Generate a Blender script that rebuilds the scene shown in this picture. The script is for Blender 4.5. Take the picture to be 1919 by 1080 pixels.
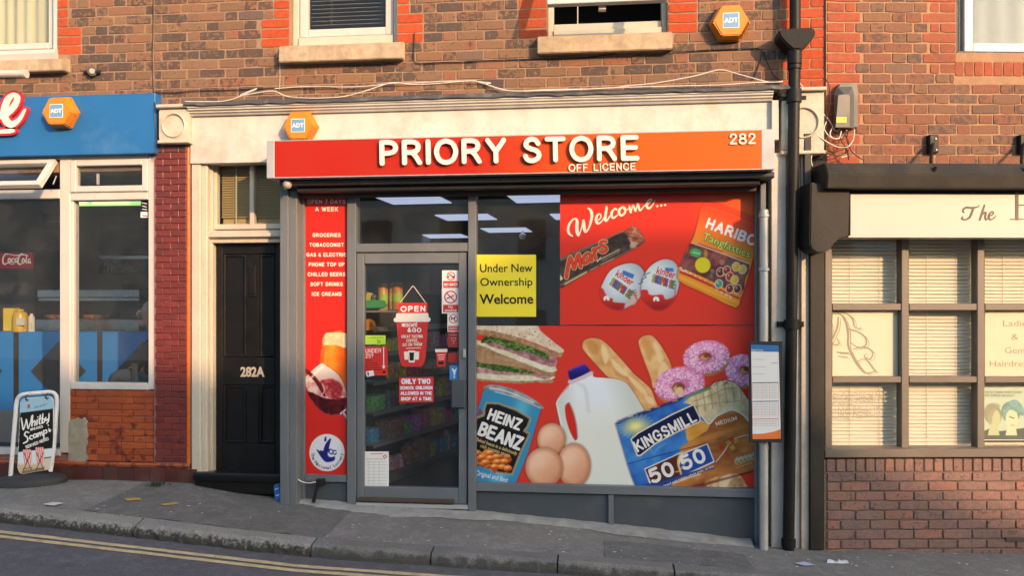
import bpy, bmesh, math, random
import numpy as np
from mathutils import Vector

random.seed(7)
RNG = np.random.default_rng(11)
for o in list(bpy.data.objects):
    bpy.data.objects.remove(o)
scene = bpy.context.scene
COL = scene.collection

# ------------------------------------------------------------------ camera
TH = math.radians(6.1)          # the camera looks a little to the left of the facade's normal
FPX, HX, HY = 1500.0, 960.0, 575.0
DIST, ZC = 6.4, 1.52            # metres from the brick face, eye height above the door step
cam_d = bpy.data.cameras.new('camera')
cam_d.sensor_width = 36.0
cam_d.lens = FPX / 1919.0 * 36.0
cam_d.shift_y = (HY - 540.0) / 1919.0
cam_d.clip_end = 500.0
cam_d.clip_start = 0.05
cam = bpy.data.objects.new('camera', cam_d)
cam.location = (0, -DIST, ZC)
cam.rotation_euler = (math.radians(90), 0, TH)
COL.objects.link(cam)
scene.camera = cam

# ------------------------------------------------------------------ light
SUN_AX, SUN_DN = 0.90, 0.42      # metres sideways / down that a shadow moves per metre of depth
sun_dir = Vector((SUN_AX, -1.0, SUN_DN)).normalized()      # towards the sun
sun_el = math.asin(sun_dir.z)
sun_d = bpy.data.lights.new('sun', 'SUN')
sun_d.energy = 2.05
sun_d.angle = math.radians(0.6)
sun_d.color = (1.0, 0.61, 0.33)
sun = bpy.data.objects.new('sun', sun_d)
sun.rotation_euler = (-sun_dir).to_track_quat('-Z', 'Y').to_euler()
sun.location = (20, -25, 15)
COL.objects.link(sun)
world = bpy.data.worlds.new('World')
scene.world = world
world.use_nodes = True
wn = world.node_tree
wn.nodes.clear()
wo = wn.nodes.new('ShaderNodeOutputWorld')
wb = wn.nodes.new('ShaderNodeBackground')
sk = wn.nodes.new('ShaderNodeTexSky')
sk.sky_type = 'NISHITA'
sk.sun_disc = False
sk.sun_elevation = sun_el
sk.sun_rotation = math.atan2(sun_dir.x, sun_dir.y)
sk.air_density = 1.3
sk.dust_density = 2.0
sk.ozone_density = 1.0
wb.inputs['Strength'].default_value = 0.15
wn.links.new(sk.outputs[0], wb.inputs['Color'])
wn.links.new(wb.outputs[0], wo.inputs['Surface'])
scene.view_settings.view_transform = 'Standard'
scene.view_settings.look = 'None'
scene.view_settings.gamma = 1.0
scene.view_settings.exposure = 1.55
scene.view_settings.use_curve_mapping = False
try:
    scene.cycles.max_bounces = 8
    scene.cycles.transparent_max_bounces = 16
    scene.cycles.caustics_reflective = False
    scene.cycles.caustics_refractive = False
    scene.cycles.use_denoising = True
except Exception:
    pass

# ------------------------------------------------------------------ measuring helpers
class Frame:
    """A vertical plane: origin (x, y) on the ground, turned phi about the vertical."""
    def __init__(s, ox, oy, phi):
        s.o = (ox, oy); s.phi = phi
        s.e = (math.cos(phi), math.sin(phi)); s.n = (math.sin(phi), -math.cos(phi))
    def w(s, u, d, z):
        return Vector((s.o[0] + u * s.e[0] + d * s.n[0], s.o[1] + u * s.e[1] + d * s.n[1], z))
    def uz(s, px, py, d=0.0):
        t = (px - HX) / FPX
        dx = -math.sin(TH) + t * math.cos(TH); dy = math.cos(TH) + t * math.sin(TH); dz = (HY - py) / FPX
        px0, py0 = s.o[0] + d * s.n[0], s.o[1] + d * s.n[1]
        k = ((px0 - 0) * s.n[0] + (py0 + DIST) * s.n[1]) / (dx * s.n[0] + dy * s.n[1])
        hx, hy = k * dx, -DIST + k * dy
        return ((hx - s.o[0]) * s.e[0] + (hy - s.o[1]) * s.e[1], ZC + k * dz)
    def P(s, px, py, d=0.0):
        u, z = s.uz(px, py, d)
        return s.w(u, d, z)

MF = Frame(0, 0, 0.0)
def X(px, d=0.0, fr=MF): return fr.uz(px, HY, d)[0]
def Z(px, py, d=0.0, fr=MF): return fr.uz(px, py, d)[1]
_o = MF.P(1549, 500, 0.02)
RF = Frame(_o.x, _o.y, math.radians(7.0))

# ------------------------------------------------------------------ materials
def C(r, g, b):
    f = lambda v: (v / 255.0 / 12.92) if v / 255.0 <= 0.04045 else ((v / 255.0 + 0.055) / 1.055) ** 2.4
    return (f(r), f(g), f(b))

MATS = {}
def new_mat(name):
    m = bpy.data.materials.new(name); m.use_nodes = True
    nt = m.node_tree; nt.nodes.clear()
    out = nt.nodes.new('ShaderNodeOutputMaterial')
    MATS[name] = m
    return m, nt, out

def N(nt, t, **kw):
    n = nt.nodes.new(t)
    for k, v in kw.items():
        if k in n.inputs.keys():
            n.inputs[k].default_value = v
        else:
            setattr(n, k, v)
    return n

def noise(nt, pos, scale, detail=3.0, rough=0.55):
    n = N(nt, 'ShaderNodeTexNoise', Scale=scale, Detail=detail, Roughness=rough)
    nt.links.new(pos, n.inputs['Vector'])
    return n.outputs['Fac']

def ramp(nt, fac, stops):
    r = nt.nodes.new('ShaderNodeValToRGB')
    els = r.color_ramp.elements
    els[0].position, els[0].color = stops[0][0], (*stops[0][1], 1)
    els[1].position, els[1].color = stops[-1][0], (*stops[-1][1], 1)
    for p, c in stops[1:-1]:
        e = els.new(p); e.color = (*c, 1)
    nt.links.new(fac, r.inputs['Fac'])
    return r.outputs['Color']

def mix(nt, fac, a, b, mode='MIX'):
    m = nt.nodes.new('ShaderNodeMix'); m.data_type = 'RGBA'; m.blend_type = mode
    for s, v in ((m.inputs[0], fac), (m.inputs[6], a), (m.inputs[7], b)):
        if hasattr(v, 'links'):
            nt.links.new(v, s)
        elif isinstance(v, tuple):
            s.default_value = (*v, 1)
        else:
            s.default_value = v
    return m.outputs[2]

def mrange(nt, v, a, b, c=0.0, d=1.0):
    m = nt.nodes.new('ShaderNodeMapRange')
    nt.links.new(v, m.inputs[0])
    for i, q in enumerate((a, b, c, d)):
        m.inputs[1 + i].default_value = q
    return m.outputs[0]

def position(nt):
    return nt.nodes.new('ShaderNodeNewGeometry').outputs['Position']

def bump(nt, h, strength, dist=0.01):
    b = N(nt, 'ShaderNodeBump', Strength=strength, Distance=dist)
    nt.links.new(h, b.inputs['Height'])
    return b.outputs['Normal']

def mat(name, col, rough=0.6, var=0.12, scale=7.0, bmp=0.15, bscale=120.0, metal=0.0, spec=0.5,
        dirt=None, dirt_amt=0.0, dirt_scale=3.0, coat=0.0, rvar=0.1, streak=None, streak_amt=0.5):
    """A plain surface: base colour with soft mottling, a second dirt colour in patches, fine relief."""
    if name in MATS: return MATS[name]
    m, nt, out = new_mat(name)
    pos = position(nt)
    b = N(nt, 'ShaderNodeBsdfPrincipled', Metallic=metal)
    b.inputs['Specular IOR Level'].default_value = spec
    b.inputs['Coat Weight'].default_value = coat
    b.inputs['Coat Roughness'].default_value = 0.08
    lo = tuple(c * (1 - var) for c in col); hi = tuple(min(1, c * (1 + var)) for c in col)
    nz = noise(nt, pos, scale, 5.0, 0.6)
    c = ramp(nt, nz, [(0.3, lo), (0.7, hi)])
    if dirt_amt > 0:
        f = mrange(nt, noise(nt, pos, dirt_scale, 8.0, 0.68), 0.62 - 0.3 * dirt_amt, 0.80, 0.0, min(1.0, 0.35 + 0.6 * dirt_amt))
        c = mix(nt, f, c, dirt)
    if streak:      # rain streaks: noise drawn out downwards
        mp = N(nt, 'ShaderNodeMapping'); mp.inputs['Scale'].default_value = (5.0, 5.0, 0.7); nt.links.new(pos, mp.inputs['Vector'])
        f = mrange(nt, noise(nt, mp.outputs[0], 1.0, 9.0, 0.66), 0.5, 0.8, 0.0, streak_amt * 0.8)
        c = mix(nt, f, c, streak)
    nt.links.new(c, b.inputs['Base Color'])
    r = mrange(nt, nz, 0.25, 0.75, max(0.03, rough - rvar), min(1, rough + rvar))
    nt.links.new(r, b.inputs['Roughness'])
    if bmp > 0:
        nt.links.new(bump(nt, noise(nt, pos, bscale, 4.0), bmp, 0.004), b.inputs['Normal'])
    nt.links.new(b.outputs[0], out.inputs['Surface'])
    return m

def emis(name, col, strength, base=(0.8, 0.8, 0.8)):
    if name in MATS: return MATS[name]
    m, nt, out = new_mat(name)
    b = N(nt, 'ShaderNodeBsdfPrincipled', Roughness=0.5)
    b.inputs['Base Color'].default_value = (*base, 1)
    b.inputs['Emission Color'].default_value = (*col, 1)
    b.inputs['Emission Strength'].default_value = strength
    nt.links.new(b.outputs[0], out.inputs['Surface'])
    return m

def glass(name, tint=(0.9, 0.93, 0.95), refl=1.0, smear=0.0, smear_col=(0.5, 0.5, 0.5)):
    if name in MATS: return MATS[name]
    m, nt, out = new_mat(name)
    pos = position(nt)
    tr = N(nt, 'ShaderNodeBsdfTransparent'); tr.inputs['Color'].default_value = (*tint, 1)
    gl = N(nt, 'ShaderNodeBsdfGlossy', Roughness=0.015)
    gl.inputs['Color'].default_value = (0.95, 0.95, 0.95, 1)
    nt.links.new(bump(nt, noise(nt, pos, 2.2, 1.0), 0.02, 0.05), gl.inputs['Normal'])
    fr = N(nt, 'ShaderNodeLayerWeight', Blend=0.5)      # Schlick's curve, the same from both faces of the pane
    pw = N(nt, 'ShaderNodeMath', operation='POWER'); pw.inputs[1].default_value = 5.0; nt.links.new(fr.outputs['Facing'], pw.inputs[0])
    ml = N(nt, 'ShaderNodeMath', operation='MULTIPLY_ADD'); ml.inputs[1].default_value = 0.9 * refl; ml.inputs[2].default_value = 0.035 * refl; ml.use_clamp = True
    nt.links.new(pw.outputs[0], ml.inputs[0])
    ms = nt.nodes.new('ShaderNodeMixShader')
    nt.links.new(ml.outputs[0], ms.inputs[0]); nt.links.new(tr.outputs[0], ms.inputs[1]); nt.links.new(gl.outputs[0], ms.inputs[2])
    res = ms.outputs[0]
    if smear > 0:
        df = N(nt, 'ShaderNodeBsdfDiffuse'); df.inputs['Color'].default_value = (*smear_col, 1)
        f = mrange(nt, noise(nt, pos, 3.0, 6.0, 0.65), 0.42, 0.75, smear * 0.25, smear)
        m2 = nt.nodes.new('ShaderNodeMixShader')
        nt.links.new(f, m2.inputs[0]); nt.links.new(res, m2.inputs[1]); nt.links.new(df.outputs[0], m2.inputs[2])
        res = m2.outputs[0]
    nt.links.new(res, out.inputs['Surface'])
    return m

# ------------------------------------------------------------------ object helpers
def tag(o, label=None, cat=None, group=None, kind=None):
    if label: o['label'] = label
    if cat: o['category'] = cat
    if group: o['group'] = group
    if kind: o['kind'] = kind
    return o

def wloc(o):
    v = Vector(o.location)
    while o.parent:
        o = o.parent; v += Vector(o.location)
    return v

def empty(name, loc, label=None, cat=None, group=None, kind=None):
    o = bpy.data.objects.new(name, None)
    o.empty_display_size = 0.1
    o.location = loc
    COL.objects.link(o)
    return tag(o, label, cat, group, kind)

class MB:
    """Collects solids (world coordinates) and links them as one mesh object."""
    def __init__(s): s.v = []; s.f = []; s.smooth = False
    def add(s, v, f):
        n = len(s.v); s.v += [tuple(p) for p in v]; s.f += [tuple(i + n for i in q) for q in f]; return s
    def box(s, u0, u1, z0, z1, d0, d1, fr=MF, ch=0.0):
        if u0 > u1: u0, u1 = u1, u0
        if z0 > z1: z0, z1 = z1, z0
        if d0 > d1: d0, d1 = d1, d0
        ch = min(ch, 0.45 * min(u1 - u0, z1 - z0, d1 - d0))
        if ch <= 0:
            v = [fr.w(u, d, z) for d in (d1, d0) for (u, z) in ((u0, z0), (u1, z0), (u1, z1), (u0, z1))]
            f = [(0, 1, 2, 3), (7, 6, 5, 4), (0, 4, 5, 1), (1, 5, 6, 2), (2, 6, 7, 3), (3, 7, 4, 0)]
            return s.add(v, f)
        c = ch   # chamfer the four front edges and the upright edges
        ring = lambda q, d: [fr.w(u, d, z) for (u, z) in ((u0 + q, z0 + q), (u1 - q, z0 + q), (u1 - q, z1 - q), (u0 + q, z1 - q))]
        v = ring(c, d1) + ring(0, d1 - c) + ring(0, d0)
        f = [(0, 1, 2, 3), (11, 10, 9, 8)]
        for i in range(4):
            j = (i + 1) % 4
            f += [(i, i + 4, j + 4, j), (i + 4, i + 8, j + 8, j + 4)]
        return s.add(v, f)
    def bpx(s, x0, y0, x1, y1, d0, d1, fr=MF, ch=0.0):
        m = (x0 + x1) / 2
        return s.box(X(x0, d1, fr), X(x1, d1, fr), Z(m, y1, d1, fr), Z(m, y0, d1, fr), d0, d1, fr, ch)
    def prism(s, pts, d0, d1, fr=MF, px=True):
        """A flat outline (pixels at depth d1, or (u, z)) with thickness; concave outlines are fine."""
        uz = [fr.uz(x, y, d1) for x, y in pts] if px else list(pts)
        a = sum(uz[i][0] * uz[(i + 1) % len(uz)][1] - uz[(i + 1) % len(uz)][0] * uz[i][1] for i in range(len(uz)))
        if a < 0: uz.reverse()
        n = len(uz)
        v = [fr.w(u, d1, z) for u, z in uz] + [fr.w(u, d0, z) for u, z in uz]
        f = [tuple(range(n)), tuple(range(2 * n - 1, n - 1, -1))]
        for i in range(n):
            j = (i + 1) % n
            f.append((i, i + n, j + n, j))
        return s.add(v, f)
    def tube(s, pts, r, n=8, closed=False):
        pts = [Vector(p) for p in pts]
        rs = r if isinstance(r, (list, tuple)) else [r] * len(pts)
        rings = []; up = None
        for i, p in enumerate(pts):
            a = pts[max(i - 1, 0)]; b = pts[min(i + 1, len(pts) - 1)]
            t = (b - a).normalized()
            if up is None:
                up = Vector((0, 0, 1)) if abs(t.z) < 0.9 else Vector((1, 0, 0))
            x = t.cross(up)
            if x.length < 1e-5: x = t.cross(Vector((0, 1, 0)))
            x.normalize(); up = x.cross(t).normalized()
            rings.append([p + rs[i] * (math.cos(2 * math.pi * k / n) * x + math.sin(2 * math.pi * k / n) * up) for k in range(n)])
        v = [q for rg in rings for q in rg]; f = []
        for i in range(len(pts) - 1):
            for k in range(n):
                l = (k + 1) % n
                f.append((i * n + k, i * n + l, (i + 1) * n + l, (i + 1) * n + k))
        f += [tuple(range(n - 1, -1, -1)), tuple((len(pts) - 1) * n + k for k in range(n))]
        return s.add(v, f)
    def lathe(s, c, prof, n=20):
        """Profile (radius, height) turned about a vertical axis at c."""
        c = Vector(c); v = []; f = []
        for r, h in prof:
            v += [c + Vector((r * math.cos(2 * math.pi * k / n), r * math.sin(2 * math.pi * k / n), h)) for k in range(n)]
        for i in range(len(prof) - 1):
            for k in range(n):
                l = (k + 1) % n
                f.append((i * n + k, i * n + l, (i + 1) * n + l, (i + 1) * n + k))
        f += [tuple(range(n - 1, -1, -1)), tuple((len(prof) - 1) * n + k for k in range(n))]
        return s.add(v, f)
    def profile(s, prof, u0, u1, fr=MF):
        """A moulding: closed (depth, z) section run from u0 to u1."""
        n = len(prof)
        v = [fr.w(u0, d, z) for d, z in prof] + [fr.w(u1, d, z) for d, z in prof]
        f = [tuple(range(n)), tuple(range(2 * n - 1, n - 1, -1))] + [(i, i + n, (i + 1) % n + n, (i + 1) % n) for i in range(n)]
        return s.add(v, f)
    def build(s, name, m, parent=None, smooth=None, bevel=0.0, seg=2):
        me = bpy.data.meshes.new(name)
        vs = [Vector(p) for p in s.v]
        lo = Vector([min(p[i] for p in vs) for i in range(3)]); hi = Vector([max(p[i] for p in vs) for i in range(3)])
        c = (lo + hi) / 2; c.z = lo.z
        me.from_pydata([tuple(p - c) for p in vs], [], s.f)
        bm = bmesh.new(); bm.from_mesh(me)
        bmesh.ops.recalc_face_normals(bm, faces=bm.faces)
        if bevel > 0:
            ed = [e for e in bm.edges if len(e.link_faces) == 2 and e.calc_face_angle(0) > 0.5]
            bmesh.ops.bevel(bm, geom=ed, offset=bevel, segments=seg, affect='EDGES', clamp_overlap=True)
        if smooth:
            for f in bm.faces: f.smooth = True
            for e in bm.edges:
                if len(e.link_faces) == 2 and e.calc_face_angle(0) > smooth: e.smooth = False
        bm.to_mesh(me); bm.free()
        me.materials.append(MATS[m] if isinstance(m, str) else m)
        o = bpy.data.objects.new(name, me)
        o.location = c - (wloc(parent) if parent else Vector())
        o.parent = parent
        COL.objects.link(o)
        return o

def box(name, m, parent, u0, u1, z0, z1, d0, d1, fr=MF, ch=0.004):
    return MB().box(u0, u1, z0, z1, d0, d1, fr, ch).build(name, m, parent)
def bpx(name, m, parent, x0, y0, x1, y1, d0, d1, fr=MF, ch=0.004):
    return MB().bpx(x0, y0, x1, y1, d0, d1, fr, ch).build(name, m, parent)

def catmull(pts, k=6, closed=False):
    pts = [np.array(p, float) for p in pts]; n = len(pts); out = []
    rng = range(n) if closed else range(n - 1)
    for i in rng:
        g = (lambda j: pts[j % n]) if closed else (lambda j: pts[min(max(j, 0), n - 1)])
        p0, p1, p2, p3 = g(i - 1), g(i), g(i + 1), g(i + 2)
        for q in range(k):
            t = q / k
            out.append(0.5 * (2 * p1 + (p2 - p0) * t + (2 * p0 - 5 * p1 + 4 * p2 - p3) * t * t + (3 * p1 - p0 - 3 * p2 + p3) * t ** 3))
    if not closed: out.append(pts[-1])
    return out

# ---- lettering: the built-in typeface turned into flat or raised meshes
_tcache = {}
def text_mesh(body, bold=0.0, spacing=1.0, res=3):
    key = (body, bold, spacing, res)
    if key in _tcache: return _tcache[key]
    cu = bpy.data.curves.new('t', 'FONT'); cu.body = body; cu.offset = bold; cu.resolution_u = res
    cu.space_character = spacing; cu.fill_mode = 'FRONT'; cu.size = 1.0
    ob = bpy.data.objects.new('t', cu); COL.objects.link(ob)
    bpy.context.view_layer.update()
    dg = bpy.context.evaluated_depsgraph_get()
    me = bpy.data.meshes.new_from_object(ob.evaluated_get(dg))
    v = np.array([tuple(q.co)[:2] for q in me.vertices]) if len(me.vertices) else np.zeros((0, 2))
    f = [tuple(p.vertices) for p in me.polygons]
    bpy.data.objects.remove(ob); bpy.data.curves.remove(cu); bpy.data.meshes.remove(me)
    _tcache[key] = (v, f)
    return v, f
_hv, _ = text_mesh('H')
CAP = float(_hv[:, 1].max())

def flat_mesh(name, m, parent, pxy, faces, d, fr=MF, thick=0.0):
    """Vertices given as photo measurements laid on the plane at depth d (thick: raised solid)."""
    if len(faces) == 0: return None
    front = [fr.P(x, y, d) for x, y in pxy]
    mb = MB()
    if thick <= 0:
        mb.add(front, faces)
    else:
        n = len(front); nv = Vector((fr.n[0], fr.n[1], 0)) * thick
        cnt = {}
        for q in faces:
            for i in range(len(q)):
                a, b = q[i], q[(i + 1) % len(q)]
                cnt.setdefault((min(a, b), max(a, b)), []).append((a, b))
        sides = [(a, b, b + n, a + n) for e in cnt.values() if len(e) == 1 for a, b in e]
        mb.add(front + [p - nv for p in front], list(faces) + [tuple(i + n for i in reversed(q)) for q in faces] + sides)
    return mb.build(name, m, parent)

def text_px(name, body, m, parent, a, b, cap, d, fr=MF, bold=0.0, spacing=1.0, thick=0.0, shear=None, arc=0.0, res=3):
    """Lettering whose baseline runs from a to b (photo px) with capitals `cap` px high.
    shear: direction of 'up' in px (default: at right angles to the baseline)."""
    v, f = text_mesh(body, bold, spacing, res)
    if len(v) == 0: return None
    x0, x1 = v[:, 0].min(), v[:, 0].max()
    a = np.array(a, float); b = np.array(b, float); t = (b - a) / max(1e-6, np.linalg.norm(b - a))
    up = np.array((t[1], -t[0])) if shear is None else np.array(shear, float)
    s = (v[:, 0] - x0) / (x1 - x0)
    q = a + np.outer(s, b - a) + np.outer(v[:, 1] / CAP * cap, up)
    if arc:
        q = q + np.outer(4 * s * (1 - s) * arc, up)
    return flat_mesh(name, m, parent, q, f, d, fr, thick)

# ---- drawn strokes: polylines with width turned into one clean outline (distance field, marching squares)
def stroke_field(strokes, lo, hi, step):
    gx = np.arange(lo[0], hi[0] + step, step); gy = np.arange(lo[1], hi[1] + step, step)
    GX, GY = np.meshgrid(gx, gy); S = np.full(GX.shape, 1e3)
    for st in strokes:
        for i in range(max(1, len(st) - 1)):
            x0, y0, w0 = st[i]; x1, y1, w1 = st[min(i + 1, len(st) - 1)]
            dx, dy = x1 - x0, y1 - y0; L = dx * dx + dy * dy + 1e-9
            t = np.clip(((GX - x0) * dx + (GY - y0) * dy) / L, 0, 1)
            S = np.minimum(S, np.hypot(GX - x0 - t * dx, GY - y0 - t * dy) - (w0 + (w1 - w0) * t) / 2)
    return gx, gy, S

def march(gx, gy, S, level=0.0):
    V = []; idx = {}; Fc = []
    ins = S < level
    H, W = S.shape
    def vid(k, p):
        if k not in idx: idx[k] = len(V); V.append(p)
        return idx[k]
    any_in = ins[:-1, :-1] | ins[1:, :-1] | ins[:-1, 1:] | ins[1:, 1:]
    for j, i in zip(*np.nonzero(any_in)):
        cs = ((j, i), (j, i + 1), (j + 1, i + 1), (j + 1, i)); poly = []
        for k in range(4):
            a, b = cs[k], cs[(k + 1) % 4]
            if ins[a]: poly.append(vid(a, (gx[a[1]], gy[a[0]])))
            if ins[a] != ins[b]:
                t = (level - S[a]) / (S[b] - S[a])
                t = min(0.98, max(0.02, t))
                poly.append(vid((min(a, b), max(a, b), 'e'), (gx[a[1]] + t * (gx[b[1]] - gx[a[1]]), gy[a[0]] + t * (gy[b[0]] - gy[a[0]]))))
        if len(poly) >= 3: Fc.append(tuple(poly))
    return V, Fc

def strokes_px(name, strokes, m, parent, d, fr=MF, grow=0.0, step=0.8, thick=0.0, smooth=True, conv=None):
    """strokes: lists of (x, y, width) in photo px (or converted by conv)."""
    ss = []
    for st in strokes:
        if conv: st = [(*conv(x, y), w * conv.k) for x, y, w in st]
        if smooth and len(st) > 2: st = [tuple(q) for q in catmull(st, 5)]
        ss.append(st)
    xs = [p[0] for s in ss for p in s]; ys = [p[1] for s in ss for p in s]; w = max(p[2] for s in ss for p in s) / 2 + grow + 2
    step = min(step, max(0.22, 0.6 * min(p[2] for s in ss for p in s)))
    gx, gy, S = stroke_field(ss, (min(xs) - w, min(ys) - w), (max(xs) + w, max(ys) + w), step)
    V, Fc = march(gx, gy, S - grow)
    return flat_mesh(name, m, parent, V, Fc, d, fr, thick)

class Conv:
    """Converts coordinates read off an enlarged crop of the photograph."""
    def __init__(s, ox, oy, k): s.ox, s.oy, s.k = ox, oy, 1.0 / k
    def __call__(s, x, y): return (s.ox + x * s.k, s.oy + y * s.k)
# ------------------------------------------------------------------ ground, pavement, kerb, road
def asphalt(name, base, speck, patch, rough=0.85, worn=(0.2, 0.19, 0.18), tint=1.0):
    m, nt, out = new_mat(name)
    pos = position(nt)
    b = N(nt, 'ShaderNodeBsdfPrincipled', Roughness=rough)
    b.inputs['Specular IOR Level'].default_value = 0.3
    big = noise(nt, pos, 1.1, 6.0, 0.62)
    fine = noise(nt, pos, 95.0, 3.0, 0.7)
    mid = noise(nt, pos, 11.0, 6.0, 0.7)
    c = ramp(nt, big, [(0.3, base), (0.5, tuple((p + q) / 2 for p, q in zip(base, patch))), (0.7, patch)])
    vo = N(nt, 'ShaderNodeTexVoronoi', Scale=60.0); nt.links.new(pos, vo.inputs['Vector'])
    c = mix(nt, mrange(nt, vo.outputs['Distance'], 0.10, 0.30, 0.55, 0.0), c, speck)
    c = mix(nt, mrange(nt, fine, 0.38, 0.62, 0.0, 0.5), c, tuple(q * 0.45 for q in base))
    c = mix(nt, mrange(nt, mid, 0.48, 0.72, 0.0, 0.45), c, tuple(q * 1.5 for q in patch))
    c = mix(nt, mrange(nt, noise(nt, pos, 4.0, 8.0, 0.7), 0.56, 0.7, 0.0, 0.5), c, tuple(q * 0.5 for q in base))
    # gum and droppings: pale spots of their own
    v2 = N(nt, 'ShaderNodeTexVoronoi', Scale=5.5); nt.links.new(pos, v2.inputs['Vector'])
    c = mix(nt, mrange(nt, v2.outputs['Distance'], 0.035, 0.06, 0.5, 0.0), c, worn)
    nt.links.new(c, b.inputs['Base Color'])
    h = N(nt, 'ShaderNodeMath', operation='ADD'); nt.links.new(fine, h.inputs[0]); nt.links.new(vo.outputs['Distance'], h.inputs[1])
    nt.links.new(bump(nt, h.outputs[0], 0.5, 0.006), b.inputs['Normal'])
    nt.links.new(b.outputs[0], out.inputs['Surface'])
asphalt('road asphalt', (0.095, 0.09, 0.096), (0.24, 0.23, 0.235), (0.13, 0.122, 0.13))
asphalt('pavement asphalt', (0.18, 0.165, 0.15), (0.42, 0.385, 0.35), (0.245, 0.225, 0.205), worn=(0.4, 0.38, 0.36))
asphalt('patch asphalt', (0.13, 0.122, 0.114), (0.30, 0.28, 0.26), (0.17, 0.16, 0.15), worn=(0.3, 0.29, 0.27))
asphalt('ground earth', (0.07, 0.065, 0.055), (0.11, 0.1, 0.09), (0.1, 0.09, 0.075))
def kerb_mat(name, col, amt, sc):
    m, nt, out = new_mat(name); pos = position(nt)
    b = N(nt, 'ShaderNodeBsdfPrincipled', Roughness=0.9); b.inputs['Specular IOR Level'].default_value = 0.2
    at = nt.nodes.new('ShaderNodeAttribute'); at.attribute_name = 'gutter_grime'
    n1 = noise(nt, pos, sc, 4.0, 0.6); n2 = noise(nt, pos, 130.0, 2.0)
    c = ramp(nt, n2, [(0.3, tuple(q * .6 for q in col)), (0.5, col), (0.7, tuple(q * 1.35 for q in col))])
    c = mix(nt, mrange(nt, noise(nt, pos, 2.5, 5.0), 0.4, 0.7, 0.0, 0.5), c, tuple(q * .6 for q in col))
    a = N(nt, 'ShaderNodeMath', operation='ADD'); nt.links.new(n1, a.inputs[0]); nt.links.new(at.outputs['Fac'], a.inputs[1])
    c = mix(nt, mrange(nt, a.outputs[0], 0.78, 0.98, 0.0, amt), c, (0.035, 0.034, 0.03))
    nt.links.new(c, b.inputs['Base Color'])
    h = N(nt, 'ShaderNodeMath', operation='ADD'); nt.links.new(n1, h.inputs[0]); nt.links.new(n2, h.inputs[1])
    nt.links.new(bump(nt, h.outputs[0], 0.7, 0.012), b.inputs['Normal']); nt.links.new(b.outputs[0], out.inputs['Surface'])
kerb_mat('kerb granite', (0.27, 0.25, 0.23), 0.9, 38.0)
kerb_mat('kerb concrete', (0.185, 0.175, 0.165), 0.7, 14.0)
mat('cement fillet', (0.29, 0.275, 0.255), 0.9, 0.2, 10.0, 0.6, 70.0, dirt=(0.12, 0.115, 0.105), dirt_amt=0.5, dirt_scale=6.0)
mat('yellow line paint', (0.52, 0.40, 0.22), 0.75, 0.2, 14.0, 0.4, 120.0, dirt=(0.10, 0.09, 0.075), dirt_amt=0.45, dirt_scale=26.0)

_f = [(0, 897), (200, 900), (360, 906), (530, 938), (660, 950), (890, 964), (1140, 990), (1410, 1022), (1545, 1032)]
_fx = [MF.P(x, y, 0.05) for x, y in _f] + [RF.P(x, y, 0.06) for x, y in ((1700, 1036), (1919, 1040))]
FXs = [p.x for p in _fx]; FZs = [p.z for p in _fx]
_sl = (FZs[-1] - FZs[4]) / (FXs[-1] - FXs[4])
FXs = [-60.0] + FXs + [60.0]; FZs = [FZs[0] + 0.25] + FZs + [FZs[-1] - 2.2]
DK = 1.05
_k = [(0, 957), (250, 985), (580, 1022), (800, 1037), (1050, 1053), (1400, 1080)]
_kx = [MF.P(x, y, DK) for x, y in _k]
KXs = [-60.0] + [p.x for p in _kx] + [_kx[-1].x + 3.0, 60.0]
KZs = [_kx[0].z + 0.6] + [p.z for p in _kx] + [_kx[-1].z - 0.12, _kx[-1].z - 2.4]
def zf(x): return float(np.interp(x, FXs, FZs))
def zk(x): return float(np.interp(x, KXs, KZs))
def yface(x):   # the line where pavement meets the facades
    return 0.0 if x < RF.o[0] else -(-(RF.o[1] + (x - RF.o[0]) * math.tan(RF.phi)))
def pave(x, d):
    """Height of the pavement at x, d metres in front of the main facade."""
    d0 = -yface(x); t = (d - d0) / (DK - d0)
    return zf(x) * (1 - t) + zk(x) * t
KH = 0.085
def road_z(x, d): return zk(x) - KH - 0.012 * (d - DK)

def sheet(name, xs, ds, fz, m, dz=0.0, parent=None):
    v = [(x, -d, fz(x, d) + dz) for x in xs for d in ds]
    n = len(ds)
    f = [(i * n + j, (i + 1) * n + j, (i + 1) * n + j + 1, i * n + j + 1) for i in range(len(xs) - 1) for j in range(n - 1)]
    return MB().add(v, f).build(name, m, parent, smooth=1.0)

xs = list(np.arange(-20, -7, 1.0)) + list(np.arange(-7, 4, 0.12)) + list(np.arange(4, 20, 1.0))
rows = []
v = []; KT = 0.14
for x in xs:
    d0 = -yface(x) - 0.35
    v += [(x, -(d0 + (DK - KT - d0) * t), pave(x, d0 + (DK - KT - d0) * t) + 0.004 * math.sin(5.1 * x + 9 * t) * (0 if t > 0.9 else 1)) for t in np.linspace(0, 1, 13)]
f = [(i * 13 + j, (i + 1) * 13 + j, (i + 1) * 13 + j + 1, i * 13 + j + 1) for i in range(len(xs) - 1) for j in range(12)]
pavement = MB().add(v, f).build('pavement', 'pavement asphalt', smooth=1.0); tag(pavement, kind='structure')
road = sheet('road', xs, list(np.linspace(DK - 0.02, 9.0, 9)), road_z, 'road asphalt'); tag(road, kind='structure')
ground = sheet('ground', list(np.linspace(-200, 200, 41)), list(np.linspace(-60, 300, 25)), lambda x, d: zk(max(-20, min(20, x))) - 0.55, 'ground earth'); tag(ground, kind='structure')

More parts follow.
